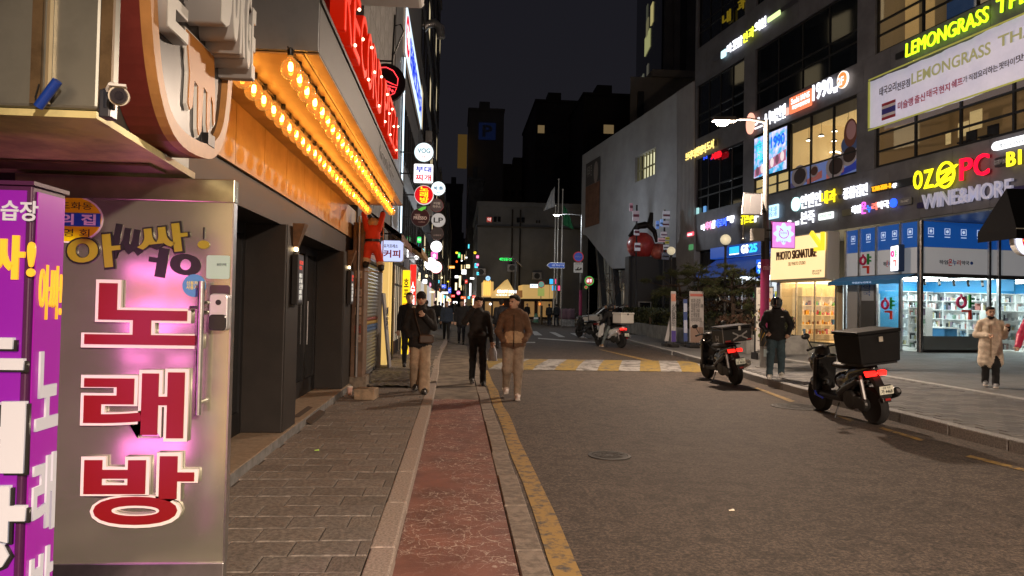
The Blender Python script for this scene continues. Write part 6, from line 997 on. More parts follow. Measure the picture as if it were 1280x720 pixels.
def slab(label, xl, xr, ytop, Y, depth, m, side=None, rows=0, cols=0, wm=None):
    t = thing('tower_building', label, 'building', (col_at((xl + xr) / 2, Y), Y, 0)); a, b = col_at(xl, Y), col_at(xr, Y); z = at((xl + xr) / 2, ytop, Y).z; obj('wall', WB(t).box(a, b, Y, Y + depth, 0, z), m, t); obj('roof_edge', WB(t).box(a - .2, b + .2, Y - .2, Y + depth, z, z + .5), m, t); obj('roof_box', WB(t).box(a + (b - a) * .3, a + (b - a) * .6, Y + 2, Y + 6, z + .5, z + 2.6), m, t)
    for r in range(rows):
        for c_ in range(cols): wq = em('ffd898', .1) if (r * 7 + c_ * 5 + int(Y)) % 13 == 0 else wm; x0 = a + (b - a) * (c_ + .2) / cols; x1 = a + (b - a) * (c_ + .8) / cols; zz = 6 + (z - 9) * r / max(rows, 1); obj('window', WB(t).box(x0, x1, Y - .06, Y - .01, zz, zz + 1.6), wq or M_TWD, t)
    return t, z
slab('tan block with a vertical window slot left of the dark pair', 627, 672, 208, 175, 20, mat('tan_dim', (.16, .13, .10), .8, nz=(.1, .2)), rows=6, cols=5)
t, z = slab('parking tower with a blue P sign on its upper wall', 583, 627, 138, 165, 16, mat('parking_tower_wall', (.19, .17, .15), .8, nz=(.1, .15))); q = at(609, 164, 164.8); o = obj('parking_plate', WB(t).box(q.x - 1.95, q.x + 1.95, 164.75, 164.95, q.z - 1.95, q.z + 1.95), mat('parking_blue', (.015, .025, .08), .5, emit=(.05, .1, .4), es=.03), t); txt(o, 'P', q.x - 1.1 - t.location.x, q.x + 1.2 - t.location.x, q.z - 1.35, q.z + 1.4, 164.74 - t.location.y, pl('70788a', .5), .03, bold=.03); q = at(577, 190, 165); obj('side_plate', WB(t).box(q.x - .9, q.x + 1.2, 163, 166, q.z - 3.6, q.z + 3.6), mat('dim_amber', (.2, .12, .05), .6, emit=(.8, .45, .1), es=.06), t)
slab('dark brown slab block with stepped balconies behind the grey house', 667, 722, 128, 145, 30, mat('brown_slab', (.055, .047, .042), .8, nz=(.1, .25)), rows=10, cols=4); slab('black block beside the brown slab, right one of the dark pair', 727, 790, 120, 128, 20, mat('black_slab', (.035, .028, .024), .8, nz=(.1, .2)), rows=8, cols=3, wm=mat('black_slab_win', (.008, .008, .01), .3))
slab('far thin dark block closing the street on the left', 556, 577, 232, 190, 12, M_DK)
slab('small grey block with a slanted roof edge left of the grey house', 585, 603, 226, 110, 14, M_DK); slab('dim distant block at the street end', 561, 592, 300, 230, 10, M_GW, rows=4, cols=5, wm=em('ffe0a0', .9))
# ---------------------------------------------------------------- grey house at the junction and the low lit tavern in front of it
M_GH = mat('grey_house_wall', (.24, .26, .30), .8, nz=(.12, .25), bump=(4, .1)); Y = 86.
a, b = col_at(597, Y), col_at(735, Y); z = at(640, 259, Y).z; gh = thing('grey_house', 'large plain grey building with three small windows behind the lit tavern', 'building', ((a + b) / 2, Y, 0)); obj('wall', WB(gh).box(a, b, Y, Y + 60, 0, z), M_GH, gh); obj('parapet', WB(gh).box(a - .15, b + .15, Y - .15, Y + 60, z, z + .6), M_GH, gh); zc = at(640, 283, Y).z; obj('cornice', WB(gh).box(a - .1, b + .05, Y - .25, Y, zc - .2, zc), mat('cornice_dark', (.1, .1, .1), .8), gh)
for x0, x1, y0, y1 in ((617, 621, 271, 277.5), (622, 626, 271, 277.5), (645.5, 650, 272, 278.5), (651.5, 656, 272, 278.5), (670, 672, 275.5, 279), (673, 675, 275.5, 279)):
    p, q = at(x0, y1, Y - .05), at(x1, y0, Y - .05); o = obj('window', WB(gh).box(p.x, q.x, Y - .1, Y - .02, p.z, q.z), M_BLK, gh); obj('pane', WB(gh).box(p.x + .06, q.x - .06, Y - .12, Y - .1, p.z + .06, q.z - .06), M_DGLASS, o)
p = at(611.5, 274.5, Y - .2); lightbox('pharmacy_plate', 'small red square sign with a white letter on the grey house', p, 0, .62, .62, .12, mat('dim_red_face', (.3, .03, .03), .5, emit=(.7, .08, .06), es=.3), (('약', -.7, .7, -.7, .7, em('ffd8d0', .7)),), r=.02, back=False)
for x in (640, 650): p = at(x, 300, Y - .15); obj('downpipe', WB(gh).cyl((p.x, Y - .15, 1), (p.x, Y - .15, z - .3), .09, n=8), M_TWD, gh)
for x, yy in ((601, 340), (640, 335), (671, 345)): p = at(x, yy, Y - .4); t = thing('air_conditioner', 'outdoor unit on the grey house, %s of the three above the tavern' % {601: 'leftmost', 640: 'middle one', 671: 'rightmost'}[x], 'air conditioner', p, 0, 'units on the grey house'); obj('case', MB().box(-.6, .6, -.3, .3, -.45, .45), M_GREYM, t, bev=.03); obj('fan_grille', MB().lathe([(.35, -.33), (.35, -.31), (.3, -.3)], (0, 0, 0), 16, axis='y'), M_BLKP, t)
Y = 76.; a, b = col_at(603, Y), col_at(694, Y); zt = at(640, 372, Y).z; M_LITW = mat('warm_lit_wall', (.6, .42, .18), .7, emit=(1, .62, .2), es=.34)
tv = thing('tavern', 'low tavern with warm lit gables and a white lit sign across the junction', 'restaurant', ((a + b) / 2, Y, 0)); zb_ = at(640, 374, Y).z; obj('wall', WB(tv).box(a, b, Y, Y + 8, 0, zb_), mat('tavern_dark_wood', (.05, .03, .02), .7), tv)
def trap(xl, xr, ytop, ybot, m, peak=None, nm='gable'):
    p = [at(xl, ybot, Y - .1), at(xr, ybot, Y - .1), at(xr, ytop, Y - .1)] + ([at(peak[0], peak[1], Y - .1)] if peak else []) + [at(xl, ytop, Y - .1)]; obj(nm, WB(tv).prism([(q.x, q.z) for q in p], Y - .15, Y + 5), m, tv)
trap(604, 617, 352, 371, M_LITW); trap(617, 644, 366, 372, M_LITW, (634.5, 349)); trap(653, 694, 356, 373, M_LITW); trap(644, 653, 363, 372, mat('brown_lit', (.2, .1, .05), .7, emit=(.6, .25, .06), es=.2)); obj('roof_board', WB(tv).box(a - .3, b + .2, Y - 1.2, Y + .2, zb_ - .15, zb_ + .05), mat('tavern_roof', (.03, .02, .015), .7), tv)
for x in (605, 607.5, 610, 612.5): p = at(x, 360, Y - .3); obj('light_slat', WB(tv).box(p.x - .05, p.x + .05, Y - .35, Y - .25, p.z - .8, p.z + .8), em('ffc860', 1.), tv)
p = at(634, 365, Y - .6); t = thing('tavern_sign', 'white lit letters CRAFT HAN on the tavern roof', 'sign', p); txt(t, 'CRAFT HAN', -1.05, .95, -.12, .2, 0, em('ffffff', 2.2), .05, bold=.04); txt(t, '수제맥주 전문점', -1.2, 1., -.42, -.26, 0, em('fff0e0', 1.6), .04, bold=.03); obj('rail', MB().box(-1.2, 1., .01, .06, -.46, -.43), M_BLK, t)
for x, c, lb_ in ((613, 'ffffff', 'leftmost'), (628, 'ff9030', 'middle'), (675, 'ff8030', 'rightmost'), (646, 'ff7a30', 'dim one')): p = at(x, 380, Y - .2); obj('shop_lamp', WB(tv).ball((p.x, Y - .25, p.z), .13, 8, 6), em(c, 1.6), tv)
for x0, x1 in ((606, 614), (616, 626), (655, 668), (672, 690)): p, q = at(x0, 398, Y), at(x1, 377, Y); obj('shop_window', WB(tv).box(p.x, q.x, Y - .04, Y - .01, .4, q.z), mat('amber_window', (.2, .1, .04), .4, emit=(1, .55, .18), es=.16), tv)
p = at(667.5, 357.5, 75); lightbox('tavern_side_sign', 'small white lit sign on the yellow wall beside the tavern', p, 0, .85, .4, .15, em('e8f4ff', 1.2), (('쭈꾸미', -.7, .7, -.5, .5, em('2850a0', .8)),), back=False)
p = at(610, 348, 74); lightbox('round_blue_sign', 'round pale blue sign above the tavern roof', p, 0, .5, .5, .12, em('98c8f0', 1.1), (('한우', -.5, .5, -.2, .4, em('2c5c90', .8)),), 'round', back=False)
p = at(640.5, 372.5, 60)
# buildings on the right of the far street with their own lit fronts
block('dark corner block right of the distant street', 2.35, 8, 90, 118, 11.5, M_GH, 3, 5, 'right', WL, [('ffe0a0', 1.), ('ffffff', 1.2), ('ffd080', 1.), ('e0f0ff', 1.2)]); block('far dark block on the right of the street end', 1.6, 9, 119, 160, 15, M_DK, 3, 6, 'right', WL, [('ffe0a0', 1.2), ('ffffff', 1.3), ('ff8070', 1.)])
# far pavement island with flagpoles
isl = MB(); pts = [(col_at(655, 69), 69), (col_at(745, 66), 66), (40, 62), (40, 85.8), (col_at(600, 77), 85.8), (col_at(600, 70), 71)]; isl.prism(pts, -.1, .14, axis='z'); struct('pavement_far', isl, M_CONC, 'far pavement in front of the tavern')
M_POLE = mat('flagpole_steel', (.5, .48, .44), .35, .6)
for i, (x, yt, base) in enumerate(((694.5, 258, 'leftmost flagpole carrying a white flag'), (698.5, 225, 'tallest flagpole, middle one of three'), (703.5, 238, 'rightmost flagpole carrying a green flag'))):
    Y = 60.; p = at(x, yt, Y); t = thing('flagpole', base + ' by the junction', 'flagpole', (p.x, Y, .0), 0, 'flagpoles at the junction'); obj('pole', MB().cyl((0, 0, 0), (0, 0, p.z), .09, .045, 10), M_POLE, t, smooth=True); obj('finial', MB().ball((0, 0, p.z + .06), .09, 10, 6), M_POLE, t, smooth=True)
    if i != 1:
        mb = MB(); n = 8; hfl, top = 1.7, p.z - (.9 if i == 0 else 1.2); s = -1 if i == 0 else 1
        if i == 0: top = at(694, 233, Y).z
        for k in range(n + 1):
            for j in range(6): mb.v.append((s * (.08 + (.12 * k) * (.3 + .7 * j / 5)) , .09 * math.sin(k * 1.9 + j), top - hfl * j / 5 - .05 * k))
        mb.f = [(k * 6 + j, k * 6 + j + 1, (k + 1) * 6 + j + 1, (k + 1) * 6 + j) for k in range(n) for j in range(5)]; mb.m = [0] * len(mb.f); obj('flag', mb, mat('flag_cloth%d' % i, (.4, .4, .4) if i == 0 else (.02, .16, .06), .8), t, smooth=True).modifiers.new('th', 'SOLIDIFY').thickness = .01
# ================================================================ lamps, signs and furniture
M_PGREY = mat('pole_grey', (.2, .195, .19), .45, .3, nz=(3, .2)); M_PINK = mat('pink_wrap', (.42, .04, .17), .45, nz=(5, .12)); M_STRY = pl('c89a1c', .5)
def stripes(t, r, z0, z1, n=3, blk=None):
    obj('hazard_band', MB().cyl((0, 0, z0), (0, 0, z1), r, n=20), blk or M_BLKP, t)
    for k in range(n):
        q = MB(); a0 = k * 2 * math.pi / n; h = z1 - z0; N_ = 8
        for s in range(N_ + 1): a = a0 + s * .22; z = z0 + h * s / N_; q.v += [((r + .003) * math.cos(a), (r + .003) * math.sin(a), z), ((r + .003) * math.cos(a + .9), (r + .003) * math.sin(a + .9), z)]
        q.f = [(2 * i, 2 * i + 1, 2 * i + 3, 2 * i + 2) for i in range(N_)]; q.m = [0] * N_; obj('hazard_stripe', q, M_STRY, t)
LX, LY, LZ0 = 7.67, 17.46, .143
def streetlamp(label, x, y, z0, top, armlen, col, power, wrap=True, wide=False, armz=None, group=None, es=25., size=.18):
    t = thing('street_lamp', label, 'street lamp', (x, y, z0), 0, group); obj('pole', MB().tube([(0, 0, 0), (0, 0, top * .55), (0, 0, top * .56), (0, 0, top)], [.105, .095, .078, .062], 18), M_PGREY, t, smooth=True); obj('base_plate', MB().box(-.17, .17, -.17, .17, 0, .03), M_PGREY, t)
    if wrap: stripes(t, .112, .55, .98); obj('pink_wrap', MB().cyl((0, 0, .98), (0, 0, 2.72), .109, n=22), M_PINK, t, smooth=True); obj('black_wrap', MB().cyl((0, 0, 2.72), (0, 0, 3.25), .106, n=22), M_BLKP, t, smooth=True); obj('sticker', MB().box(-.06, .06, -.113, -.105, .3, .48), pl('a8b8bc', .5), t)
    az = top - .05; obj('arm', MB().tube([(0, 0, az), (-armlen * .5, 0, az + .06), (-armlen, 0, az + .03)], .035, 10), M_PGREY, t, smooth=True); hd = obj('lamp_head', MB().hexa([(-armlen - .5, -.1, az - .03), (-armlen + .1, -.12, az - .03), (-armlen + .1, .12, az - .03), (-armlen - .5, .1, az - .03), (-armlen - .48, -.07, az + .08), (-armlen + .08, -.09, az + .1), (-armlen + .08, .09, az + .1), (-armlen - .48, .07, az + .08)]), M_PGREY, t, bev=.02)
    obj('lens', MB().ball((-armlen - .25, 0, az - .06), (.17, .1, .085), 14, 8), mat('lens_%g_%g' % (col[2], es), (1, .9, .7), .4, emit=(1, .8, .5) if col[2] < .8 else col, es=es), hd, smooth=True)
    ld = bpy.data.lights.new('lamp_light', 'POINT' if wide else 'SPOT'); ld.energy = power
    if not wide: ld.spot_size = R(172); ld.spot_blend = .45
    ld.color = col; ld.shadow_soft_size = size; lo = bpy.data.objects.new('lamp_light', ld); COL.objects.link(lo); lo.parent = t; lo.location = (-armlen - .22, 0, az - .32); return t
SODIUM = (1, .76, .57)
top = at(958, 150, LY).z - LZ0; arm = LX - at(905, 153, LY).x - .2
t = streetlamp('tall street lamp with pink wrapped pole and warm light beside the helmeted rider', LX, LY, LZ0, top, arm, SODIUM, 1900, es=60., wide=True)
txt(t, 'min', -.09, .09, 2.45, 2.58, -.112, pl('f0c8d8'), .004)
def loc_at(x, y): q = at(x, y, LY); return q.x - LX, q.z - LZ0
x0, z0 = loc_at(920, 270); x1, z1 = loc_at(953, 243); sp = obj('solar_panel', MB().hexa([(x0, -.35, z0), (x0 + .5, -.35, z0), (x0 + .5, -.31, z0 - .02), (x0, -.31, z0 - .02), (x0 + .28, .2, z1 + .05), (x0 + .74, .2, z1 + .05), (x0 + .74, .24, z1 + .03), (x0 + .28, .24, z1 + .03)]), mat('panel_back', (.05, .05, .055), .6), t); obj('panel_frame', MB().tube([(x0, -.36, z0), (x0 + .5, -.36, z0), (x0 + .75, .2, z1 + .05), (x0 + .28, .2, z1 + .05), (x0, -.36, z0)], .018, 6).tube([(x0 + .2, -.33, z0), (x0 + .46, .2, z1 + .03)], .015, 6), mat('panel_rail', (.2, .2, .2), .4, .5), sp); obj('panel_bracket', MB().tube([(0, -.05, z0 + .12), (x0 + .45, -.1, z0 + .15)], .025, 8).ball((x0 + .4, -.2, z0 + .05), .06, 10, 6), M_BLKP, sp)
x0, z0 = loc_at(940, 301); x1, z1 = loc_at(953, 286); obj('junction_box', MB().box(x0, x1, -.13, .13, z0, z1), mat('box_grey', (.4, .39, .38), .5), t, bev=.01); q = MB(); xx, zz = loc_at(925, 300); q.tube([(xx, -.2, zz), (xx, -.2, zz + .55)], .012, 6).ball((xx, -.2, zz), .035, 8, 6); obj('hanging_sensor', q, M_PGREY, t)
# pink flower sign hung on the pole
p = at(978.5, 294, LY - .1); t = thing('flower_sign', 'square pink lit sign with a white flower outline hung on the lamp pole', 'sign', p); obj('casing', MB().box(-.3, .3, -.04, .04, -.33, .33), pl('b8409c', .4), t); obj('lit_face', MB().box(-.285, .285, -.046, -.041, -.315, .315), mat('flower_face', (.6, .2, .5), .4, emit=hx('e08ae0'), es=.85), t); fl_ = MB()
fl_.prism([((.23 + .035 * math.cos(8 * a)) * math.cos(a), .03 + (.23 + .035 * math.cos(8 * a)) * math.sin(a) * 1.05) for a in [2 * math.pi * k / 64 for k in range(64)]], -.052, -.047); obj('flower', fl_, em('c4dcf8', 1.), t); q = MB(); q.tube([(.12 * math.cos(a), -.056, .04 + .12 * math.sin(a)) for a in [R(k) for k in range(120, 420, 15)]], .011, 6); q.tube([(-.1, -.056, .17), (-.02, -.056, .1)], .012, 6); obj('ring_mark', q, em('c050c0', .8), t); txt(t, '동네식당', -.09, .09, .02, .08, -.054, em('a050b8', .8), .003); txt(t, '건강한 밥상', -.15, .1, -.19, -.14, -.054, em('a050b8', .8), .003); obj('bracket', MB().box(-.42, -.29, -.015, .015, .1, .13).box(-.42, -.29, -.015, .015, -.15, -.12), M_BLK, t)
# second lamp of the same row further on, with its no-parking signs
t = streetlamp('far street lamp with white light behind the no parking sign', col_at(727, 50), 50, .0, at(727, 268, 50).z, 1.55, (.86, .93, 1), 420, es=40., wide=True)
# unseen lamp continuing the row, added behind the viewer to light the near road
streetlamp('unseen street lamp added to the row behind the viewpoint', 6.9, -9.0, .143, top, arm + .6, SODIUM, 15500, es=30., size=.3)
def roadsign(label, x, y, Y, dia, face, rim, texts=(), plate=None, pole=True):
    p = at(x, y, Y); t = thing('traffic_sign', label, 'traffic sign', p); obj('rim', MB().prism(disc(0, 0, dia / 2), -.02, .0), rim, t); obj('face', MB().prism(disc(0, 0, dia * .4), -.026, -.021), face, t)
    for s, a, b, c, d, m in texts: txt(t, s, a, b, c, d, -.028, m, .003)
    if plate: obj('plate', MB().box(-plate[0] / 2, plate[0] / 2, -.02, .0, -dia / 2 - plate[1] - .03, -dia / 2 - .03), plate[2], t)
    if pole: obj('pole', MB().cyl((0, .04, -p.z), (0, .04, dia / 2), .035, n=10), M_PGREY, t)
    return t
RW = mat('sign_white', (.6, .6, .6), .5, emit=(.6, .6, .6), es=.12); t = roadsign('round blue and red no parking sign with a towing plate below', 723, 321, 48, .72, mat('sign_blue', (.04, .08, .4), .5, emit=(.08, .14, .6), es=.18), mat('sign_red', (.5, .04, .06), .5, emit=(.6, .06, .08), es=.18), (('주정차금지', -.24, .24, -.05, .06, pl('e0e0f0')),), (.62, .68, RW), pole=False)
txt(t, '견인지역', -.22, .22, -.53, -.43, -.022, M_LBK, .003); obj('tow_symbol', MB().box(-.2, .1, -.026, -.021, -.92, -.84).prism([(-.1, -.84), (-.02, -.7), (.04, -.7), (.0, -.84)], -.026, -.021).prism([(.02, -.88), (.18, -.72), (.24, -.75), (.22, -.88)], -.026, -.021), M_LBK, t)
p = at(697, 332, 52); t = thing('direction_sign', 'small blue arrow shaped direction sign on the flagpoles', 'traffic sign', p); obj('plate', MB().prism([(-.75, 0), (-.55, .18), (.5, .18), (.5, -.16), (-.55, -.16)], -.02, .02), mat('dir_blue', (.02, .06, .25), .5, emit=(.05, .12, .5), es=.16), t); txt(t, '공덕역', -.45, .45, -.05, .08, -.022, pl('e8e8f0'), .003); obj('border', MB().tube([(-.78, 0, 0), (-.56, 0, .2), (.52, 0, .2), (.52, 0, -.18), (-.56, 0, -.18), (-.78, 0, 0)], .02, 6), RW, t); obj('pole', MB().cyl((.35, .06, -p.z), (.35, .06, .2), .04, n=8), M_PGREY, t)
roadsign('round red restaurant sign with green ring near the car', 736.5, 351, 47, .62, mat('rs_red', (.4, .05, .05), .5, emit=(.6, .08, .06), es=.4), mat('rs_green', (.05, .35, .08), .5, emit=(.1, .6, .12), es=.4), (('곱창', -.18, .18, -.1, .12, EW),)); roadsign('small round red and green plate under the restaurant sign', 732.5, 359, 47, .24, mat('rs_red', (.4, .05, .05)), mat('rs_green', (.05, .35, .08)), pole=False)
roadsign('round red and green speed sign over a yellow plate by the tavern', 676.5, 355.5, 62, .6, mat('sp_green', (.1, .4, .3), .5, emit=(.2, .6, .45), es=.3), mat('sign_red', (.5, .04, .06)), (('30', -.15, .15, -.1, .12, RW),), (.58, .68, mat('pl_yel', (.45, .5, .12), .5, emit=(.5, .6, .15), es=.3))); roadsign('small round dark sign standing on the distant street', 580.5, 346.5, 70, .5, pl('20304c'), pl('50181c'))
p = at(632, 324, 58); t = thing('green_info_sign', 'green lit dot matrix sign with a solar panel on a bent pole', 'sign', p); obj('casing', MB().box(-.5, .55, -.03, .06, -.18, .16), M_BLKP, t); txt(t, '◀안심길 CC', -.52, .5, -.13, .12, -.032, em('20f060', 1.3), .004, bold=.02); obj('pole', MB().tube([(.82, .1, -p.z), (.82, .1, -.3), (.7, .1, .1), (.4, .1, .12)], .06, 10), M_PGREY, t); obj('solar_panel', MB().hexa([(.5, -.1, .2), (1.35, -.1, -.55), (1.35, .5, -.55), (.5, .5, .2), (.52, -.1, .25), (1.37, -.1, -.5), (1.37, .5, -.5), (.52, .5, .25)]), M_BLKP, t)
p = at(692.5, 357, 64); t = thing('banner_sign', 'blue and pink lit hanging plates in front of the flagpoles', 'sign', p); 
for i, (x, z, c) in enumerate(((-.25, .38, '38b0f0'), (.12, .4, 'f04880'), (-.02, -.2, '38b0f0'), (.38, -.2, 'f04880'))): obj('lit_plate', MB().box(x - .16, x + .16, -.03, .03, z - .24, z + .2), em(c, .9), t)
obj('frame', MB().box(-.42, -.4, -.02, .02, -4.2 + 2.4, .7).box(.56, .58, -.02, .02, -1.8, .7).box(-.42, .58, -.02, .02, .62, .66), M_BLK, t)
p = at(709, 391, 56); t = thing('cloth_barrier', 'low barrier draped with a dull purple cloth beside the flagpoles', 'barrier', (p.x, 56, 0)); mb = MB(); mb.v = [(-.6 + .12 * i, .06 * math.sin(i * 1.5), .55 + .85 * j / 4 + (.04 * math.sin(i * 2) if j == 4 else 0)) for j in range(5) for i in range(11)]; mb.f = [(j * 11 + i, j * 11 + i + 1, (j + 1) * 11 + i + 1, (j + 1) * 11 + i) for j in range(4) for i in range(10)]; mb.m = [0] * 40; obj('cloth', mb, mat('purple_cloth', (.16, .09, .11), .85), t, smooth=True).modifiers.new('th', 'SOLIDIFY').thickness = .02; obj('base', MB().box(-.45, .6, -.15, .25, 0, .55), M_CONC, t, bev=.03)
for x, lb_ in ((670, 'traffic cone shaped green bollard by the walking men'),): p = at(x, 398, 62); t = thing('bollard', lb_, 'bollard', (p.x, 62, .14)); obj('body', MB().lathe([(.28, 0), (.3, .08), (.2, .12), (.17, .6), (.1, .75), (.02, .8)], n=16), mat('green_plastic', (.12, .3, .2), .4), t, smooth=True); obj('ring', MB().lathe([(.19, .3), (.2, .31), (.19, .42), (.18, .43)], n=16), RW, t)
p = at(677, 390, 60); t = thing('warning_post', 'striped yellow and black post under the round speed sign', 'post', (p.x, 60, 0)); stripes(t, .09, .0, 1.6, 4)
p = at(644, 362, 57); 
# globe lamps
M_GLOBE = mat('globe_glass', (.7, .66, .5), .35, emit=(1, .88, .6), es=.30)
for x, y, Y, lb_ in ((907, 299.5, 26.5, 'nearer globe lamp on a black post among the pines'), (839, 313.5, 34, 'farther globe lamp before the ribbed wall')):
    p = at(x, y, Y); t = thing('globe_lamp', lb_, 'lamp', (p.x, Y, .14), 0, 'globe lamps'); h_ = p.z - .14; rg = .2; obj('post', MB().tube([(0, 0, 0), (0, 0, .5), (0, 0, .55), (0, 0, h_ - .3), (0, 0, h_ - .22)], [.09, .08, .05, .045, .09], 14), M_BLK, t, smooth=True); obj('globe', MB().ball((0, 0, h_), rg, 20, 12), M_GLOBE, t, smooth=True); obj('cross_arm', MB().cyl((-.16, 0, h_ - 1.6), (.16, 0, h_ - 1.6), .03, n=8), M_BLK, t)
# planters, hedge, pines
M_PLT = mat('planter_concrete', (.30, .30, .29), .8, nz=(2, .25), bump=(30, .2)); M_SOIL = mat('soil', (.03, .022, .016), .95, bump=(20, .5))
def planter(label, x0, x1, y0, y1, h):
    t = thing('planter', label, 'planter', (x0, y0, .143)); q = MB(); w_ = .14; q.box(0, w_, 0, y1 - y0, 0, h).box(x1 - x0 - w_, x1 - x0, 0, y1 - y0, 0, h).box(w_, x1 - x0 - w_, 0, w_, 0, h).box(w_, x1 - x0 - w_, y1 - y0 - w_, y1 - y0, 0, h); obj('wall', q, M_PLT, t, bev=.015); obj('soil', MB().box(w_, x1 - x0 - w_, w_, y1 - y0 - w_, h - .15, h - .08), M_SOIL, t)
    for k in range(1, int((y1 - y0) / 1.2)): obj('joint', MB().box(-.003, .004, k * 1.2 - .006, k * 1.2 + .006, .02, h - .02), M_CLADD, t)
    return t
planter('long pale concrete planter with a hedge behind the standing banners', 9.5, 11.6, 23.0, 35.4, .62); planter('shorter concrete planter beyond the long one', 9.75, 12.2, 36.2, 42.5, .62)
def leafcard(mb, c, s, m, n=None):
    a, b = random.uniform(0, 6.28), random.uniform(-.9, .9); u = Vector((math.cos(a), math.sin(a), 0)); v = Vector((-math.sin(a) * math.sin(b), math.cos(a) * math.sin(b), math.cos(b))); c = Vector(c)
    mb.add([c - u * s * .5, c + v * s * .6, c + u * s * .5, c - v * s * .6], [(0, 1, 2, 3)], m)
LEAF = [mat('leaf%d' % i, c, .65) for i, c in enumerate(((.04, .055, .02), (.06, .075, .025), (.03, .04, .016), (.085, .085, .03)))]; LEAFB = [mat('dryleaf%d' % i, c, .75) for i, c in enumerate(((.07, .035, .02), (.05, .028, .016), (.09, .05, .03), (.04, .035, .018)))]
def hedge(label, x0, x1, y0, y1, z0, z1, n, mats, name='hedge'):
    t = thing(name, label, 'hedge', (x0, y0, z0)); q = MB(); rnd = random.random
    for i in range(n):
        x, y, z = rnd() * (x1 - x0), rnd() * (y1 - y0), rnd() ** .6 * (z1 - z0) * (1 + .12 * math.sin(y0 + i * .001))
        if i % 3: x = random.choice((0, 0, x1 - x0)) + random.gauss(0, .07)
        elif i % 2: z = (z1 - z0) + random.gauss(0, .06)
        leafcard(q, (x, y, z), random.uniform(.06, .12), random.randrange(4))
    o = obj('foliage', q, mats, t); q = MB()
    for i in range(int((y1 - y0) * 3)): x, y = .1 + rnd() * (x1 - x0 - .2), rnd() * (y1 - y0); q.tube([(x, y, 0), (x + random.gauss(0, .08), y + random.gauss(0, .08), (z1 - z0) * .9)], [.015, .006], 5)
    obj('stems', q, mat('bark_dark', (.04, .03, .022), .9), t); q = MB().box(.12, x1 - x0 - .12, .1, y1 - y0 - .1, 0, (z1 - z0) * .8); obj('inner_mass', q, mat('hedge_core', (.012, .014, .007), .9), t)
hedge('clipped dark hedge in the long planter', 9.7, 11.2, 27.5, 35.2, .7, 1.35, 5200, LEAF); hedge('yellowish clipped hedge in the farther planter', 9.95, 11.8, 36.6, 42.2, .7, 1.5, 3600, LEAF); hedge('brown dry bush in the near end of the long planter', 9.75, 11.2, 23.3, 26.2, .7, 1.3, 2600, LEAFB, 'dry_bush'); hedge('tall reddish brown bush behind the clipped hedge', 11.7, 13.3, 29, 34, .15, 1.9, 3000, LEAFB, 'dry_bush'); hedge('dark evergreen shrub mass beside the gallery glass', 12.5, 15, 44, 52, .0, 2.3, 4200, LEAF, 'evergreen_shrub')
def pine(label, x, y, z0, h, clumps, lean=(.2, .1), seed=1):
    rs = random.Random(seed); t = thing('pine_tree', label, 'tree', (x, y, z0)); bark = mat('pine_bark', (.055, .038, .028), .9, nz=(12, .4), bump=(25, .8)); pts = []; q = MB()
    for k in range(9): f = k / 8; pts.append((lean[0] * f + .12 * math.sin(f * 5 + seed), lean[1] * f + .08 * math.sin(f * 7 + seed), h * f))
    q.tube(pts, [.13 - .11 * k / 8 for k in range(9)], 9); fo = MB()
    for (cx, cy, cz, r) in clumps:
        f = max(.25, min(.95, (cz - .15) / h)); b = Vector(pts[int(f * 8)]); c = Vector((cx, cy, cz)); md = (b + c) / 2 + Vector((0, 0, -.12)); q.tube([b, md, c], [.045, .03, .012], 6)
        for j in range(int(34 * r / .45)):
            d = Vector((rs.gauss(0, 1), rs.gauss(0, 1), rs.gauss(0, .5))); d = d / max(d.length, .2) * r * rs.uniform(.15, 1.0); d.z *= .55; o = c + d; q.tube([c + d * .2, o], [.008, .003], 4) if j % 5 == 0 else None
            for n_ in range(22):
                dd = Vector((rs.gauss(0, 1), rs.gauss(0, 1), rs.gauss(.5, .7))).normalized(); L = rs.uniform(.09, .17); s = dd.cross(Vector((rs.random(), rs.random(), rs.random() + .1))).normalized() * .008; fo.add([o - s, o + s, o + dd * L], [(0, 1, 2)], rs.randrange(4))
    obj('trunk', q, bark, t, smooth=True); obj('crown', fo, LEAF, t); return t
rs = random.Random(3)
def clump(n, rx, ry, z0, z1, r): return [(rs.uniform(-rx, rx), rs.uniform(-ry, ry), rs.uniform(z0, z1), r * rs.uniform(.7, 1.25)) for _ in range(n)]
pine('spreading pine tree nearest the lamp pole over the brown bush', 9.95, 25.6, .7, 2.3, clump(13, 1.05, 1.5, 1.0, 2.4, .42), (.3, .2), 1); pine('pine tree with layered branches beside the nearer globe lamp', 10.3, 28.8, .7, 2.4, clump(15, 1.8, 1.7, 1.0, 2.55, .46), (-.4, .3), 2); pine('farther pine tree in front of the farther globe lamp', 10.6, 33.2, .7, 2.6, clump(14, 1.8, 1.7, 1.1, 2.8, .48), (-.3, .2), 5)
def bare(label, x, y, h, seed):
    rs2 = random.Random(seed); t = thing('bare_tree', label, 'tree', (x, y, .0)); q = MB(); 
    def br(p, d, L, r, k):
        e = p + d * L; q.tube([p, (p + e) / 2 + Vector((rs2.gauss(0, .03), rs2.gauss(0, .03), .02)), e], [r, r * .8, r * .55], 5)
        if k: 
            for _ in range(3): br(e, (d + Vector((rs2.gauss(0, .5), rs2.gauss(0, .5), rs2.gauss(.1, .3)))).normalized(), L * .72, r * .55, k - 1)
    br(Vector((0, 0, 0)), Vector((0, 0, 1)), h * .3, .09, 4); o = obj('trunk', q, mat('bare_bark', (.06, .05, .045), .9), t); cr = MB()
    for i in range(260):
        vv = random.choice(q.v); leafcard(cr, (vv[0] + rs2.gauss(0, .1), vv[1] + rs2.gauss(0, .1), max(vv[2], h * .4)), .06, rs2.randrange(4))
    obj('crown', cr, LEAFB, t)
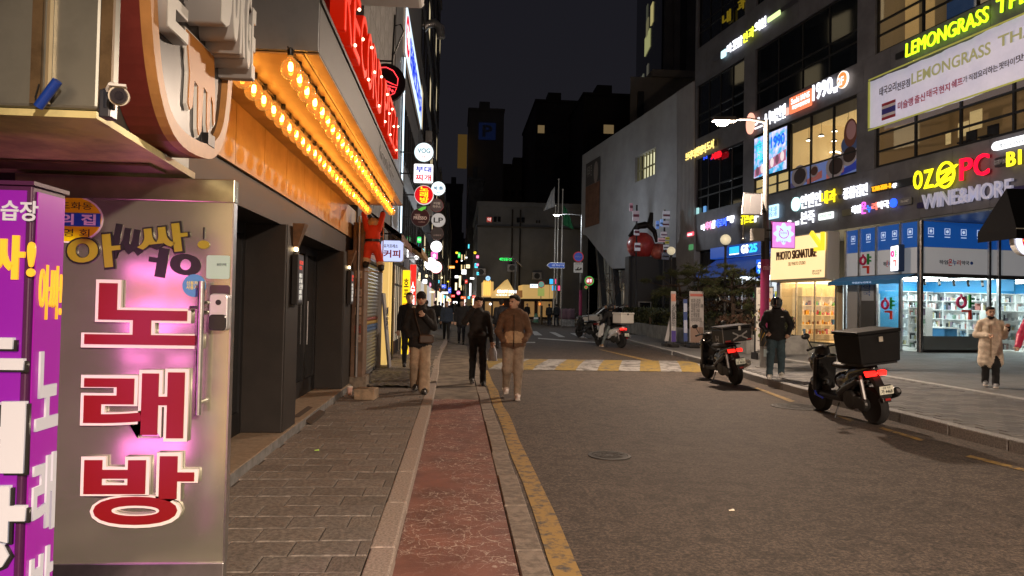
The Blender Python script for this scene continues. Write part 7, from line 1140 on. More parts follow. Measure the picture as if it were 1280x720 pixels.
bare('nearly bare young tree beside the gallery glass, left of the fruit sculpture', col_at(768, 48), 48, 4.6, 4); bare('nearly bare young tree behind the tall brown bush', 12.6, 31, 3.6, 9)
# fruit sculpture with hanging sign plates
Y = 46.; M_FRU = mat('sculpture_red', (.5, .05, .045), .35, nz=(1.2, .25), coat=.3); p = at(798.5, 306, Y); fs_ = thing('fruit_sculpture', 'giant red double fruit sculpture on a twig before the pale gallery', 'sculpture', (p.x, Y, 0)); SX_ = lambda x, y: (at(x, y, Y).x - p.x, at(x, y, Y).z)
cx, cz = SX_(801, 307); rr_ = 17 / 900 * Y; obj('fruit', MB().lathe([(.02, rr_ * .80), (.18 * rr_, rr_ * .92), (.5 * rr_, rr_ * .93), (.86 * rr_, rr_ * .62), (rr_ * 1.06, .1 * rr_), (.98 * rr_, -.4 * rr_), (.7 * rr_, -.8 * rr_), (.3 * rr_, -.97 * rr_), (.02, -.9 * rr_)], (cx, 0, cz), 28), M_FRU, fs_, smooth=True); cx2, cz2 = SX_(821, 315); r2 = 10.5 / 900 * Y; obj('fruit', MB().lathe([(.02, r2 * .80), (.18 * r2, r2 * .92), (.5 * r2, r2 * .93), (.86 * r2, r2 * .62), (r2 * 1.04, .1 * r2), (.98 * r2, -.4 * r2), (.7 * r2, -.8 * r2), (.3 * r2, -.97 * r2), (.02, -.9 * r2)], (cx2, -.4, cz2), 24), mat('sculpture_rose', (.55, .13, .1), .35, nz=(1.5, .3), coat=.4), fs_, smooth=True)
tw = [SX_(*q) for q in ((786, 296), (797, 283), (806, 281.5), (812, 280), (814, 266))]; q = MB(); q.tube([(a, -.1, b) for a, b in tw], [.1, .22, .24, .22, .12], 10); tw = [SX_(*k) for k in ((809, 281), (817, 290), (820, 303))]; q.tube([(a, -.2, b) for a, b in tw], [.2, .16, .1], 10); obj('twig', q, mat('bronze_dark', (.02, .018, .018), .45, .5), fs_, smooth=True); obj('plinth', MB().box(cx - .9, cx + 2.2, -.5, .5, 0, cz - rr_ * .85), mat('plinth_void_dark', (.02, .02, .022), .5), fs_)  # plinth's black colour stands in for the dark void below the fruit
t = thing('sign_mast', 'mast stacked with small shop name plates beside the fruit sculpture', 'sign', at(832, 300, 42)); t.location.z = 0; zz = lambda y: at(832, y, 42).z; obj('mast', MB().cyl((-.05, .1, 0), (-.05, .1, zz(262)), .06, n=8), M_BLK, t)
for i, (x, y, w_, h_, c, c2) in enumerate(((833, 268.5, 9, 10, 'a8a8b4', '7a5060'), (832, 280, 9, 8, '9c9cac', '6a3a4c'), (822, 281, 4, 10, '6890e0', '4060b0'), (827, 278.5, 3.5, 9, '88b0f0', '5080c0'), (830, 293, 8, 7, 'a8a0a8', '7c5878'), (827, 300, 9, 5, 'b89098', '704048'), (834.5, 298, 5, 3, 'a09838', '605c20'), (834, 303, 5, 3, 'a09838', '605c20'), (833, 309, 7, 6, 'a8a8ac', '606066'), (832, 320, 9, 9, '50505a', '303038'))):
    q = at(x, y, 41.9); W_2, H_2 = w_ / 900 * 42, h_ / 900 * 42; X0, Z0_ = q.x - t.location.x, q.z; o = obj('name_plate', MB().box(X0 - W_2 / 2, X0 + W_2 / 2, -.12, -.02, Z0_ - H_2 / 2, Z0_ + H_2 / 2), mat('np' + c, tuple(.8 * k for k in hx(c)), .5, emit=hx(c), es=.25), t); obj('plate_band', MB().box(X0 - W_2 / 2, X0 + W_2 / 2, -.126, -.121, Z0_ - H_2 * .2, Z0_ + H_2 * .05), mat('nb' + c2, hx(c2), .5), o)
t = thing('sign_mast', 'thin mast with pinkish plates in front of the larger fruit', 'sign', at(796, 300, 42)); t.location.z = 0; obj('mast', MB().cyl((0, .1, 0), (0, .1, at(796, 256, 42).z), .05, n=8), M_BLK, t)
for i, (x, y, w_, h_, c) in enumerate(((789, 259, 4, 10, 'a07888'), (795, 270, 8, 13, '9a8c98'), (796, 290.5, 6.5, 7, 'a8a4b0'), (797, 308.5, 7, 10, 'b0b0bc'))): q = at(x, y, 41.9); W_2, H_2 = w_ / 900 * 42, h_ / 900 * 42; X0 = q.x - t.location.x; o = obj('name_plate', MB().box(X0 - W_2 / 2, X0 + W_2 / 2, -.12, -.02, q.z - H_2 / 2, q.z + H_2 / 2), mat('np' + c, tuple(.8 * k for k in hx(c)), .5, emit=hx(c), es=.25), t); obj('plate_band', MB().box(X0 - W_2 / 2, X0 + W_2 / 2, -.126, -.121, q.z - .05, q.z + .1), pl('743050', .5), o)
# banner stands, poster board, pot plant, notice frame, parcel
def stand(label, x, ytop, ybot, wpx, Y, cols_, lean=0., texts=()):
    p = at(x, ybot, Y); h_ = at(x, ytop, Y).z - .143 - .2; w_ = wpx / 900 * Y; t = thing('banner_stand', label, 'banner stand', (p.x, Y, .143)); o = obj('sheet', MB().hexa([(-w_ / 2, -.01, .2), (w_ / 2, -.01, .2), (w_ / 2, .01, .2), (-w_ / 2, .01, .2), (-w_ / 2 + lean, .1, .2 + h_), (w_ / 2 + lean, .1, .2 + h_), (w_ / 2 + lean, .12, .2 + h_), (-w_ / 2 + lean, .12, .2 + h_)]), pl(cols_[0], .6), t); obj('base', MB().box(-w_ / 2 - .06, w_ / 2 + .06, -.25, .25, 0, .12), M_BLKP, t, bev=.03); obj('spine', MB().cyl((0, .04, .1), (lean, .14, .2 + h_), .012, n=6), M_BLK, t)
    for i, (a, b, c) in enumerate(cols_[1]): l0, l1 = lean * a, lean * b; y0_, y1_ = .11 * a, .11 * b; obj('print_block', MB().hexa([(-w_ * .45 + l0, -.018 + y0_, .2 + h_ * a), (w_ * .45 + l0, -.018 + y0_, .2 + h_ * a), (w_ * .45 + l0, -.012 + y0_, .2 + h_ * a), (-w_ * .45 + l0, -.012 + y0_, .2 + h_ * a), (-w_ * .45 + l1, -.018 + y1_, .2 + h_ * b), (w_ * .45 + l1, -.018 + y1_, .2 + h_ * b), (w_ * .45 + l1, -.012 + y1_, .2 + h_ * b), (-w_ * .45 + l1, -.012 + y1_, .2 + h_ * b)]), pl(c, .6), o)
    for s, a, b, m in texts: txt(o, s, -w_ * .42 + lean * a, w_ * .42 + lean * a, .2 + h_ * a, .2 + h_ * b, -.02 + .09 * a, m, .002, xf=Matrix.Rotation(-.0, 4, 'X'))
INK = pl('3a3a40', .6)
stand('narrow white banner stand with a purple foot on the pavement', 842, 364, 424, 6.5, 26.4, ('a8a8ac', ((.0, .22, '4a3a8c'), (.8, .95, 'c08070'))), 0., (('상\n담\n문\n의', .3, .75, INK),)); stand('thin white strip banner leaning left of the narrow stand', 833, 386, 424, 5, 26.8, ('a8a8ac', ((.7, .8, '707078'),)), .3); stand('blue banner stand partly hidden behind the wide poster stand', 857, 374, 424, 5, 26.9, ('485c98', ((.2, .5, 'c0c8e0'), (.7, .9, 'c0c8e0'))))
stand('wide white poster stand with price list and food photo', 871, 364, 418, 18.5, 26.1, ('a8a4a4', ((.0, .3, '8c7468'), (.9, .95, 'b06058'))), 0., (('치과 검진\n임플란트 88\n교정 160\n스케일링\n라미네이트', .4, .86, INK),))
Y = 20.6; p = at(954.5, 440, Y); t = thing('poster_board', 'tall framed menu poster board behind the pink lamp pole', 'poster board', (p.x, Y, .143)); obj('frame', MB().box(-.28, .28, -.02, .04, .2, 2.15).box(-.3, -.24, -.2, .2, 0, .2).box(.24, .3, -.2, .2, 0, .2), M_BLK, t, bev=.01); obj('sheet', MB().box(-.25, .25, -.026, -.021, .24, 2.11), mat('poster_paper', (.5, .47, .42), .6, emit=(.6, .55, .5), es=.1), t)
for k, (z, c) in enumerate(((1.75, 'b06a30'), (1.4, 'c09058'), (1.05, 'd0b090'), (.7, '5a6a30'), (.42, 'a04830'))): obj('dish_photo', MB().prism(disc(-.06 if k % 2 else .06, z, .13, 16, .09), -.032, -.027), pl(c, .6), t); obj('print_line', MB().box(-.2, .2, -.031, -.027, z - .16, z - .14), INK, t)
txt(t, '오늘의 메뉴', -.2, .2, 1.92, 2.05, -.027, pl('6a2820'), .002)
Y = 19.3; p = at(968, 440, Y); t = thing('potted_plant', 'leafy plant in a black pot right of the pink lamp pole', 'plant', (p.x, Y, .143)); obj('pot', MB().lathe([(.2, 0), (.26, .5), (.27, .6), (.24, .6), (.22, .5)], n=18), M_BLKP, t, smooth=True); obj('soil', MB().lathe([(.22, .54), (.1, .56), (.01, .56)], n=14), M_SOIL, t); q = MB(); st_ = MB()
for k in range(9):
    a = k * .7; tip = Vector((.5 * math.cos(a) * random.uniform(.4, 1), .4 * math.sin(a), random.uniform(1.0, 1.75))); st_.tube([(0, 0, .5), tip * .6 + Vector((0, 0, .2)), tip], [.012, .009, .004], 5)
    for j in range(26): f = random.uniform(.4, 1); leafcard(q, tip * f + Vector((random.gauss(0, .09), random.gauss(0, .09), .25 * (1 - f))), random.uniform(.07, .11), random.randrange(4))
obj('stems', st_, mat('bark_dark'), t); obj('foliage', q, [mat('pleaf%d' % i, c, .5) for i, c in enumerate(((.09, .1, .04), (.13, .12, .06), (.06, .08, .03), (.2, .13, .1)))], t)
p = at(806, 384, 40); t = thing('notice_frame', 'empty metal notice frame in front of the frosted glass wall', 'frame', (p.x, 40, .143)); z0_, z1_ = at(806, 392, 40).z - .143, at(806, 377, 40).z - .143; obj('frame', MB().box(-.36, .36, -.02, .02, z1_ - .05, z1_).box(-.36, -.31, -.02, .02, 0, z1_ - .05).box(.31, .36, -.02, .02, 0, z1_ - .05).box(-.31, .31, -.02, .02, z0_, z0_ + .05), M_PGREY, t); obj('board', MB().box(-.31, .31, -.008, .008, z0_ + .05, z1_ - .05), M_DGLASS, t)
p = at(821.5, 399, 36); t = thing('cardboard_box', 'brown cardboard box resting on the planter edge', 'box', (p.x, 36.4, .76)); obj('carton', MB().box(-.25, .25, -.2, .2, 0, .36), mat('cardboard', (.2, .12, .06), .8), t, bev=.01); obj('tape', MB().box(-.03, .03, -.203, .203, .0, .363), pl('9a7c50'), t)
# ================================================================ people
SKIN = mat('skin', (.60, .38, .275), .55); HAIR = mat('black_hair', (.012, .01, .009), .85, bump=(120, .4)); EYE = mat('eye_dark', (.10, .055, .04), .3); LIP = mat('lip', (.34, .12, .10), .5)
def cloth(name, col, b=.25, rough=.85): return mat(name, col, rough, nz=(14, .18), bump=(160, b))
def hand_mesh():
    pr = [('e', (0, 0, -.045), (.036, .016, .05), 0), ('c', (0, 0, .01), (0, 0, -.03), .024, .03, 0)]
    for i, (x, L) in enumerate(((-.026, .06), (-.009, .072), (.009, .068), (.025, .05))): a = (x, 0, -.085); b = (x * 1.1, -.014, -.085 - L * .5); c = (x * 1.05, -.04, -.085 - L * .85); pr += [('c', a, b, .0095, .0088, 0, .008), ('c', b, c, .0088, .0075, 0, .008)]
    pr += [('c', (-.03, 0, -.03), (-.052, -.018, -.065), .012, .0105, 0, .01), ('c', (-.052, -.018, -.065), (-.05, -.04, -.095), .0105, .0085, 0, .008)]
    return sdf_obj_mesh('hand', pr, .0048, [SKIN], .012)
HAND = hand_mesh()
def rotz(p, a, c=(0, 0)): x, y = p[0] - c[0], p[1] - c[1]; return (c[0] + x * math.cos(a) - y * math.sin(a), c[1] + x * math.sin(a) + y * math.cos(a), p[2])
def ik(hip, foot, l1=.42, l2=.42, fwd=Vector((0, -1, 0))):
    a, b = Vector(hip), Vector(foot); d = b - a; L = min(d.length, l1 + l2 - .005); n = d.normalized(); x = (l1 * l1 - l2 * l2 + L * L) / (2 * L); h = math.sqrt(max(l1 * l1 - x * x, 0)); f = (fwd - n * fwd.dot(n)).normalized(); return a + n * x + f * h
def person(label, loc, rz, H, top, bot, shoe, arms=None, feet=None, off=(0, 0, 0), lean=0., hem=.86, g=1., legw=(.088, .066, .05), hy=0., res=.014, hair='short', hairm=None, gear=None, extra=(), mats=(), hands=(1, 1), group=None, tilt=0.):
    s = H / 1.75; t = thing('person', label, 'person', loc, rz, group); ox, oy, oz = off
    def T(p):   # upper body point: shifted with the pelvis, leaning forward about it
        x, y, z = p; z -= .93; c, q = math.cos(lean), math.sin(lean); return (x + ox, y * c - z * q + oy, z * c + y * q + .93 + oz)
    pr = [('e', T((0, .005, 1.27)), (.168 * g, .115 * g, .2), 0), ('e', T((0, .0, 1.08)), (.162 * g, .118 * g, .2), 0), ('c', T((-.125, .01, 1.405)), T((.125, .01, 1.405)), .068, .068, 0), ('c', T((0, .012, 1.42)), T((0, .012, 1.48)), .085, .066, 0)]
    z = 1.0
    while z > hem + .03: pr.append(('e', T((0, 0, z)), (.178 * g, .13 * g, .1), 0)); z -= .08
    pr.append(('e', T((0, .0, hem + .06)), (.19 * g, .148 * g, .075), 0))
    if hem > .8: pr.append(('e', T((0, .01, .9)), (.155, .115, .11), 1))
    arms = arms or (((-.24, .03, 1.14), (-.25, -.06, .9)), ((.24, .03, 1.14), (.25, -.06, .9))); feet = feet or ((-.085, .17, .03), (.085, -.19, 0))
    for sd, (e, w_), hv in ((-1, arms[0], hands[0]), (1, arms[1], hands[1])):
        sh, e, w_ = T((sd * .163 * g, .01, 1.40)), T((e[0] * .93, e[1], e[2])), T((w_[0] * .95, w_[1], w_[2])); pr += [('c', sh, e, .066 * g, .055 * g, 0, .03), ('c', e, w_, .054 * g, .045 * g, 0, .03)]
        if hv:
            d = (Vector(w_) - Vector(e)).normalized(); h_ = link('hand', HAND, t, Vector(w_) + d * .012); zq = (-d); yq = Vector((0, 1, 0)); xq = yq.cross(zq).normalized() if abs(zq.y) < .95 else Vector((1, 0, 0)); yq = zq.cross(xq); m3 = Matrix((xq, yq, zq)).transposed().to_4x4(); m3 = m3 @ Matrix.Diagonal((-sd, 1, 1, 1)); h_.matrix_local = Matrix.Scale(s, 4) @ Matrix.Translation(Vector(w_) + d * .012) @ m3
    for sd, f in ((-1, feet[0]), (1, feet[1])):
        hip = (sd * .088 + ox, oy, .91 + oz); an = (f[0], f[1], f[2] + .085); k = ik(hip, an); pr += [('c', hip, tuple(k), legw[0], legw[1], 1), ('c', tuple(k), an, legw[1], legw[2], 1)]
        pr += [('e', (f[0], f[1] - .055, f[2] + .045), (.045, .125, .045), 2, None, .02), ('e', (f[0], f[1] + .01, f[2] + .07), (.042, .06, .05), 2, None, .02), ('b', (f[0], f[1] - .05, f[2] + .014), (.044, .125, .014), .01, 7, None, .005)]
    hc = T((0, .0, 1.6)); 
    def Hd(p): q = rotz((p[0], p[1], p[2]), hy); return (q[0] + hc[0], q[1] + hc[1], q[2] + hc[2])
    rm = Matrix.Rotation(hy, 3, 'Z'); rm = [list(r) for r in rm]
    def E(p, r, m, k=.012): return ('e', Hd(p), r, m, rm, k)
    hd = [E((0, .012, .05), (.076, .094, .096), 3, .03), E((0, -.03, -.015), (.056, .066, .072), 3, .03), ('c', T((0, .012, 1.45)), T((0, .005, 1.57)), .054, .052, 3, .03), E((0, -.1, .012), (.013, .02, .026), 3), E((-.076, .012, .015), (.012, .024, .032), 3), E((.076, .012, .015), (.012, .024, .032), 3)]
    if res < .02: hd += [E((-.03, -.080, .034), (.011, .007, .0055), 5, .004), E((.03, -.080, .034), (.011, .007, .0055), 5, .004), E((0, -.09, -.036), (.023, .009, .006), 6, .004)]
    if gear == 'beanie': hd += [E((0, .014, .095), (.087, .102, .085), 4, .015), E((0, .012, .06), (.088, .103, .035), 4, .01), E((0, .04, -.02), (.075, .07, .09), 4)]
    elif gear == 'helmet': hd += [E((0, .005, .035), (.125, .15, .135), 4, .02), E((0, -.06, -.04), (.095, .09, .07), 4, .03)]
    else:
        hd += [E((0, .028, .075), (.087, .097, .088), 4, .015), E((0, -.045, .118), (.066, .05, .034), 4, .02), E((0, .06, .02), (.07, .06, .075), 4, .02)]
        if hair == 'mop': hd += [E((-.05, -.06, .1), (.04, .045, .035), 4), E((.045, -.065, .1), (.045, .045, .035), 4), E((0, -.075, .105), (.05, .035, .03), 4)]
        if hair == 'tied': hd += [E((0, .1, .05), (.04, .05, .05), 4, .02)]
        if hair == 'long': hd += [E((0, .06, -.04), (.085, .06, .12), 4, .03)]
    for q in extra:
        q = list(q)
        if q[0] == 'c': q[1], q[2] = T(q[1]), T(q[2])
        else: q[1] = T(q[1])
        (hd if q[-1] == 'head' else pr).append(tuple(q[:-1] if q[-1] == 'head' else q))
    V1, F1, m1 = sdf_mesh(pr, res, .045, noise=.0035 if res < .02 else 0.); V2, F2_, m2 = sdf_mesh(hd, .006 if res < .02 else res * .8, .012)
    me = bpy.data.meshes.new('body'); me.from_pydata((np.concatenate([V1, V2]) * s).tolist(), [], np.concatenate([F1, F2_ + len(V1)]).tolist()); ml = [top, bot, shoe, SKIN, hairm or HAIR, EYE, LIP, mats[0] if mats else M_WHITE, mats[1] if len(mats) > 1 else top, mats[2] if len(mats) > 2 else top]
    for m in ml: me.materials.append(m)
    me.polygons.foreach_set('material_index', np.concatenate([m1, m2]).astype(np.int32)); me.polygons.foreach_set('use_smooth', [True] * len(me.polygons)); me.update(); link('body', me, t); return t, s
BLKC = cloth('black_cloth', (.012, .012, .014)); BLKF = cloth('black_fleece', (.014, .013, .014), .6); CHARC = cloth('charcoal_cloth', (.022, .019, .019)); BEIT = cloth('beige_trousers', (.40, .30, .21)); BRF = cloth('brown_fleece', (.15, .085, .052), .8, .95); BEIF = cloth('beige_fleece', (.52, .36, .22), .8, .95); KHK = cloth('khaki_trousers', (.30, .235, .18)); NAVY = cloth('navy_cloth', (.014, .016, .024)); BLUJ = cloth('slate_blue_jacket', (.03, .05, .09)); CREAM = cloth('cream_coat', (.66, .56, .45), .2); JEAN = cloth('dark_jeans', (.05, .09, .115)); BLSH = mat('black_shoe', (.015, .014, .014), .35); WHSH = mat('white_shoe', (.62, .54, .5), .5); SOLE = mat('pale_sole', (.55, .5, .46), .6); GSH = mat('grey_shoe', (.25, .26, .28), .6)
# woman in black with a beanie
t, s = person('woman in black fleece and beanie with beige trousers, one hand at her chin', (-.60, 12.25, .1), .05, 1.68, BLKF, BEIT, BLSH, arms=(((-.28, .05, 1.12), (-.2, -.12, .99)), ((.25, -.06, 1.15), (.07, -.17, 1.33))), feet=((-.07, .15, .03), (.08, -.2, 0)), hem=.78, g=1.1, legw=(.1, .092, .098), gear='beanie', hairm=cloth('beanie_knit', (.01, .01, .011), .6), hands=(0, 1), mats=(BLSH,), extra=(('c', (0, .01, 1.46), (0, -.0, 1.52), .085, .075, 0),))
obj('handbag', MB().prism(rrect(-.02, .22, .84, .98, .03), -.26, -.16), mat('brown_leather', (.06, .035, .022), .4), t, bev=.02); obj('bag_strap', MB().tube([(-.12, -.1, 1.44), (-.08, -.18, 1.25), (.0, -.2, .98), (.18, -.2, .97)], .009, 6), mat('brown_leather'), t)
person('man in a dark jacket walking just behind the woman with the beanie', (-1.08, 16.6, .1), .1, 1.74, BLKC, NAVY, BLSH, res=.022, extra=(('e', (.1, -.09, 1.33), (.06, .05, .09), 8),), mats=(BLSH, cloth('cream_scarf', (.5, .4, .3))))
# man on the phone
t, s = person('man in dark jacket and black trousers talking on a phone, plastic bag in hand', (.43, 14.35, 0), .06, 1.76, CHARC, BLKC, BLSH, arms=(((-.3, -.1, 1.24), (-.125, -.13, 1.50)), ((.27, .02, 1.13), (.285, -.06, .88))), feet=((-.09, .16, .03), (.1, -.2, 0)), hem=.92, g=1.06, legw=(.088, .068, .06), hair='mop', hy=.1, mats=(BLSH,), extra=(('c', (0, .0, 1.49), (0, .0, 1.5), .085, .08, 0),))
obj('phone', MB().box(-.102, -.09, -.1, -.03, 1.54, 1.69), M_WHITE, t, bev=.003)
q = MB(); n = 10
for k in range(7):
    f = k / 6; r1, r2 = .02 + .075 * math.sin(min(1, f * 1.3) * 1.5), .015 + .05 * math.sin(min(1, f * 1.3) * 1.5)
    for j in range(n): a = 2 * math.pi * j / n; q.v.append((.3 + r1 * math.cos(a) * (1 + .1 * math.sin(j * 5 + k)), -.075 + r2 * math.sin(a), .79 - .3 * f))
q.f = [(k * n + j, k * n + (j + 1) % n, (k + 1) * n + (j + 1) % n, (k + 1) * n + j) for k in range(6) for j in range(n)] + [tuple(range(6 * n, 7 * n))]; q.m = [0] * len(q.f)
sc_b = tag(obj('plastic_bag', q, mat('white_bag', (.5, .52, .6), .45), None, (.43, 14.35, 0)), 'small white plastic bag held by the man on the phone', 'bag')
# man in the two tone fleece
t, s = person('man in brown and beige hooded fleece with khaki trousers striding, looking aside', (.98, 12.3, 0), -.05, 1.77, BRF, KHK, WHSH, arms=(((-.285, .06, 1.13), (-.19, -.12, .99)), ((.285, .06, 1.13), (.19, -.12, .99))), feet=((-.11, .18, .07), (.08, -.12, 0)), hem=.86, g=1.08, legw=(.1, .08, .058), hy=-.75, hands=(0, 0), mats=(SOLE, BEIF), extra=(('e', (0, -.06, 1.02), (.172, .125, .13), 8), ('e', (0, -.015, .93), (.185, .14, .06), 8), ('e', (0, .07, 1.48), (.13, .1, .075), 0), ('c', (-.1, -.03, 1.46), (.1, -.03, 1.46), .06, .06, 0)))
obj('zip', MB().tube([(0, -.165, 1.44), (0, -.19, 1.25), (0, -.212, 1.03), (0, -.19, .89)], .006, 5), M_BLKP, t); obj('sock', MB().cyl((-.13, .17, .14), (-.13, .175, .2), .045, n=10), M_WHITE, t)
# people further off
person('man in slate blue jacket with a shoulder strap walking towards us far off', (-.42, 30.6, .0), .05, 1.7, BLUJ, BLKC, BLSH, res=.024, g=1.1, hands=(1, 1), hem=.84, mats=(BLSH,)); person('man in a long black coat beside the slate blue jacket', (.2, 28.8, 0), .0, 1.76, BLKC, NAVY, BLSH, res=.024, g=1.1, hem=.72, mats=(BLSH,)); person('man in navy seen from behind between the phone and fleece men', (1.62, 26.3, 0), R(185), 1.8, NAVY, NAVY, BLSH, res=.024, g=1.12, hem=.7, mats=(BLSH,))
for x, Y, rz, lb_ in ((544, 41, 3.1, 'tall dark walker seen from behind on the left far pavement'), (553, 44, 3.2, 'shorter dark walker seen from behind right of the tall one'), (686.5, 57, 2.9, 'left one of two dark figures waiting by the flagpoles'), (695.5, 56, 3.3, 'right one of two dark figures waiting by the flagpoles'), (659, 63, .2, 'dark figure standing before the tavern window'), (757, 43, .6, 'bystander in black with bare head left of the white scooter rider'), (768, 44.5, .2, 'bystander with a pale face behind the white scooter rider'), (783.5, 44, -.3, 'bystander in grey right behind the white delivery box'), (533, 33, 3.0, 'dark walker partly hidden behind the woman with the beanie'), (549, 56, 3.1, 'faint walker in the crowd left of the street axis, nearest of the far crowd'), (563, 60, .1, 'faint walker in the crowd in the middle of the far street'), (569, 66, 3.1, 'faint walker in the crowd just right of the far street axis'), (582, 58, .0, 'faint walker in grey in the far crowd beside the phone man'), (589, 70, 3.0, 'faint walker at the right side of the far crowd')):
    p = at(x, 390, Y); person(lb_, (p.x, Y, 0), rz, 1.66 if 'shorter' in lb_ else 1.75, cloth('grey_jacket', (.06, .06, .065)) if 'grey' in lb_ else BLKC, NAVY, BLSH, res=.03, g=1.1, mats=(BLSH,))
# rider with helmet stepping along the kerb
t, s = person('rider in black jacket, dark jeans and glossy black helmet walking off the kerb', (6.78, 14.85, .15), -.36, 1.72, BLKC, JEAN, mat('white_sneaker', (.7, .68, .62), .5), arms=(((-.32, .02, 1.14), (-.2, -.16, 1.0)), ((.33, .03, 1.16), (.24, -.14, .97))), feet=((-.14, -.18, 0), (.12, .1, .02)), hem=.82, g=1.12, legw=(.1, .078, .068), gear='helmet', hairm=mat('helmet_gloss', (.006, .006, .008), .08, coat=.8), mats=(M_WHITE,), extra=(('c', (0, .0, 1.47), (0, 0, 1.52), .1, .09, 0),))
obj('visor', MB().add([(.128 * math.sin(a), -.162 * math.cos(a), 1.575 + .1 * k) for k in (0, 1) for a in [R(d) for d in range(-60, 61, 15)]], [(i, i + 1, i + 10, i + 9) for i in range(8)]), mat('visor_glass', (.01, .01, .015), .04), t, smooth=True); obj('chest_mark', MB().box(.08, .13, -.166, -.16, 1.3, 1.315), M_WHITE, t); obj('glove_phone', MB().box(-.2, -.14, -.24, -.16, .96, .972), M_BLKP, t)
# woman in the cream coat
t, s = person('woman in long cream coat and glasses holding up one hand by the pharmacy', (10.62, 13.6, .145), -.6, 1.6, CREAM, BLKC, GSH, arms=(((-.29, .02, 1.13), (-.06, -.2, 1.13)), ((.27, -.0, 1.12), (.3, -.17, 1.3))), feet=((-.09, .1, .02), (.09, -.1, 0)), hem=.84, g=1.1, legw=(.085, .075, .07), hair='tied', hy=.25, hands=(1, 1), mats=(SOLE, BLKC), extra=(('c', (0, -.0, 1.49), (0, -.03, 1.52), .066, .06, 8), ('c', (-.09, -.03, 1.46), (-.03, -.1, 1.36), .045, .035, 0), ('c', (.09, -.03, 1.46), (.03, -.1, 1.36), .045, .035, 0), ('c', (-.075, .0, 1.1), (-.095, .0, .56), .125, .15, 0), ('c', (.075, .0, 1.1), (.095, .0, .56), .125, .15, 0), ('c', (0, -.02, 1.0), (0, -.03, .56), .12, .145, 0), ('c', (.295, -.15, 1.28), (.303, -.185, 1.33), .052, .048, 8)))
gq = MB(); 
for sx in (-1, 1): gq.tube([(sx * .03 + .024 * math.cos(a), 0, .019 * math.sin(a)) for a in [2 * math.pi * k / 10 for k in range(11)]], .0016, 5)
gq.tube([(-.008, 0, 0), (.008, 0, 0)], .0016, 5); o = obj('glasses', gq, M_BLKP, t, (.022 * s + .0, -.1 * s - .005, 1.634 * s), .25); obj('phone', MB().box(-.02, .1, -.25, -.238, 1.03, 1.085), pl('c8c0b0'), t)
obj('button_row', MB().box(-.008, .008, -.185, -.178, .6, 1.25), cloth('coat_seam', (.4, .32, .24)), t)
person('person in a bright pink padded jacket cut off by the right edge', (at(1301, 400, 12.6).x, 12.6, .145), -.9, 1.66, mat('pink_nylon', (.62, .05, .14), .4, bump=(14, .5)), NAVY, BLSH, g=1.3, mats=(BLSH,), arms=(((-.36, .02, 1.12), (-.36, -.14, .92)), ((.3, .02, 1.12), (.3, -.1, .9))))
# ================================================================ scooters
M_TAIL = mat('tail_lamp', (.4, .01, .01), .2, emit=(1, .012, .008), es=2.6, sample=True); M_TAILD = mat('tail_lamp_dim', (.35, .01, .01), .2, emit=(1, .02, .012), es=1.4, sample=True); M_PLATE = mat('number_plate', (.6, .58, .48), .5, emit=(.7, .65, .45), es=.16); M_REFL = mat('red_reflector', (.4, .02, .02), .3)
def wheel_mesh(r, wd): 
    ty = MB().lathe([(r - .075, -wd * .42), (r - .03, -wd * .5), (r - .006, -wd * .3), (r, 0), (r - .006, wd * .3), (r - .03, wd * .5), (r - .075, wd * .42)], n=36, axis='x').mesh('tyre', M_RUB, True); q = MB(); q.lathe([(r - .07, -wd * .36), (r - .085, -wd * .3), (r - .085, wd * .3), (r - .07, wd * .36)], n=32, axis='x'); q.lathe([(.055, -.05), (.055, .05)], n=16, axis='x')
    for k in range(5): a = 2 * math.pi * k / 5; q.tube([(0, .04 * math.cos(a), .04 * math.sin(a)), (0, (r - .08) * math.cos(a + .15), (r - .08) * math.sin(a + .15))], .016, 6)
    return ty, q.mesh('rim', M_GREYM, True)
TY, RM = wheel_mesh(.27, .125)
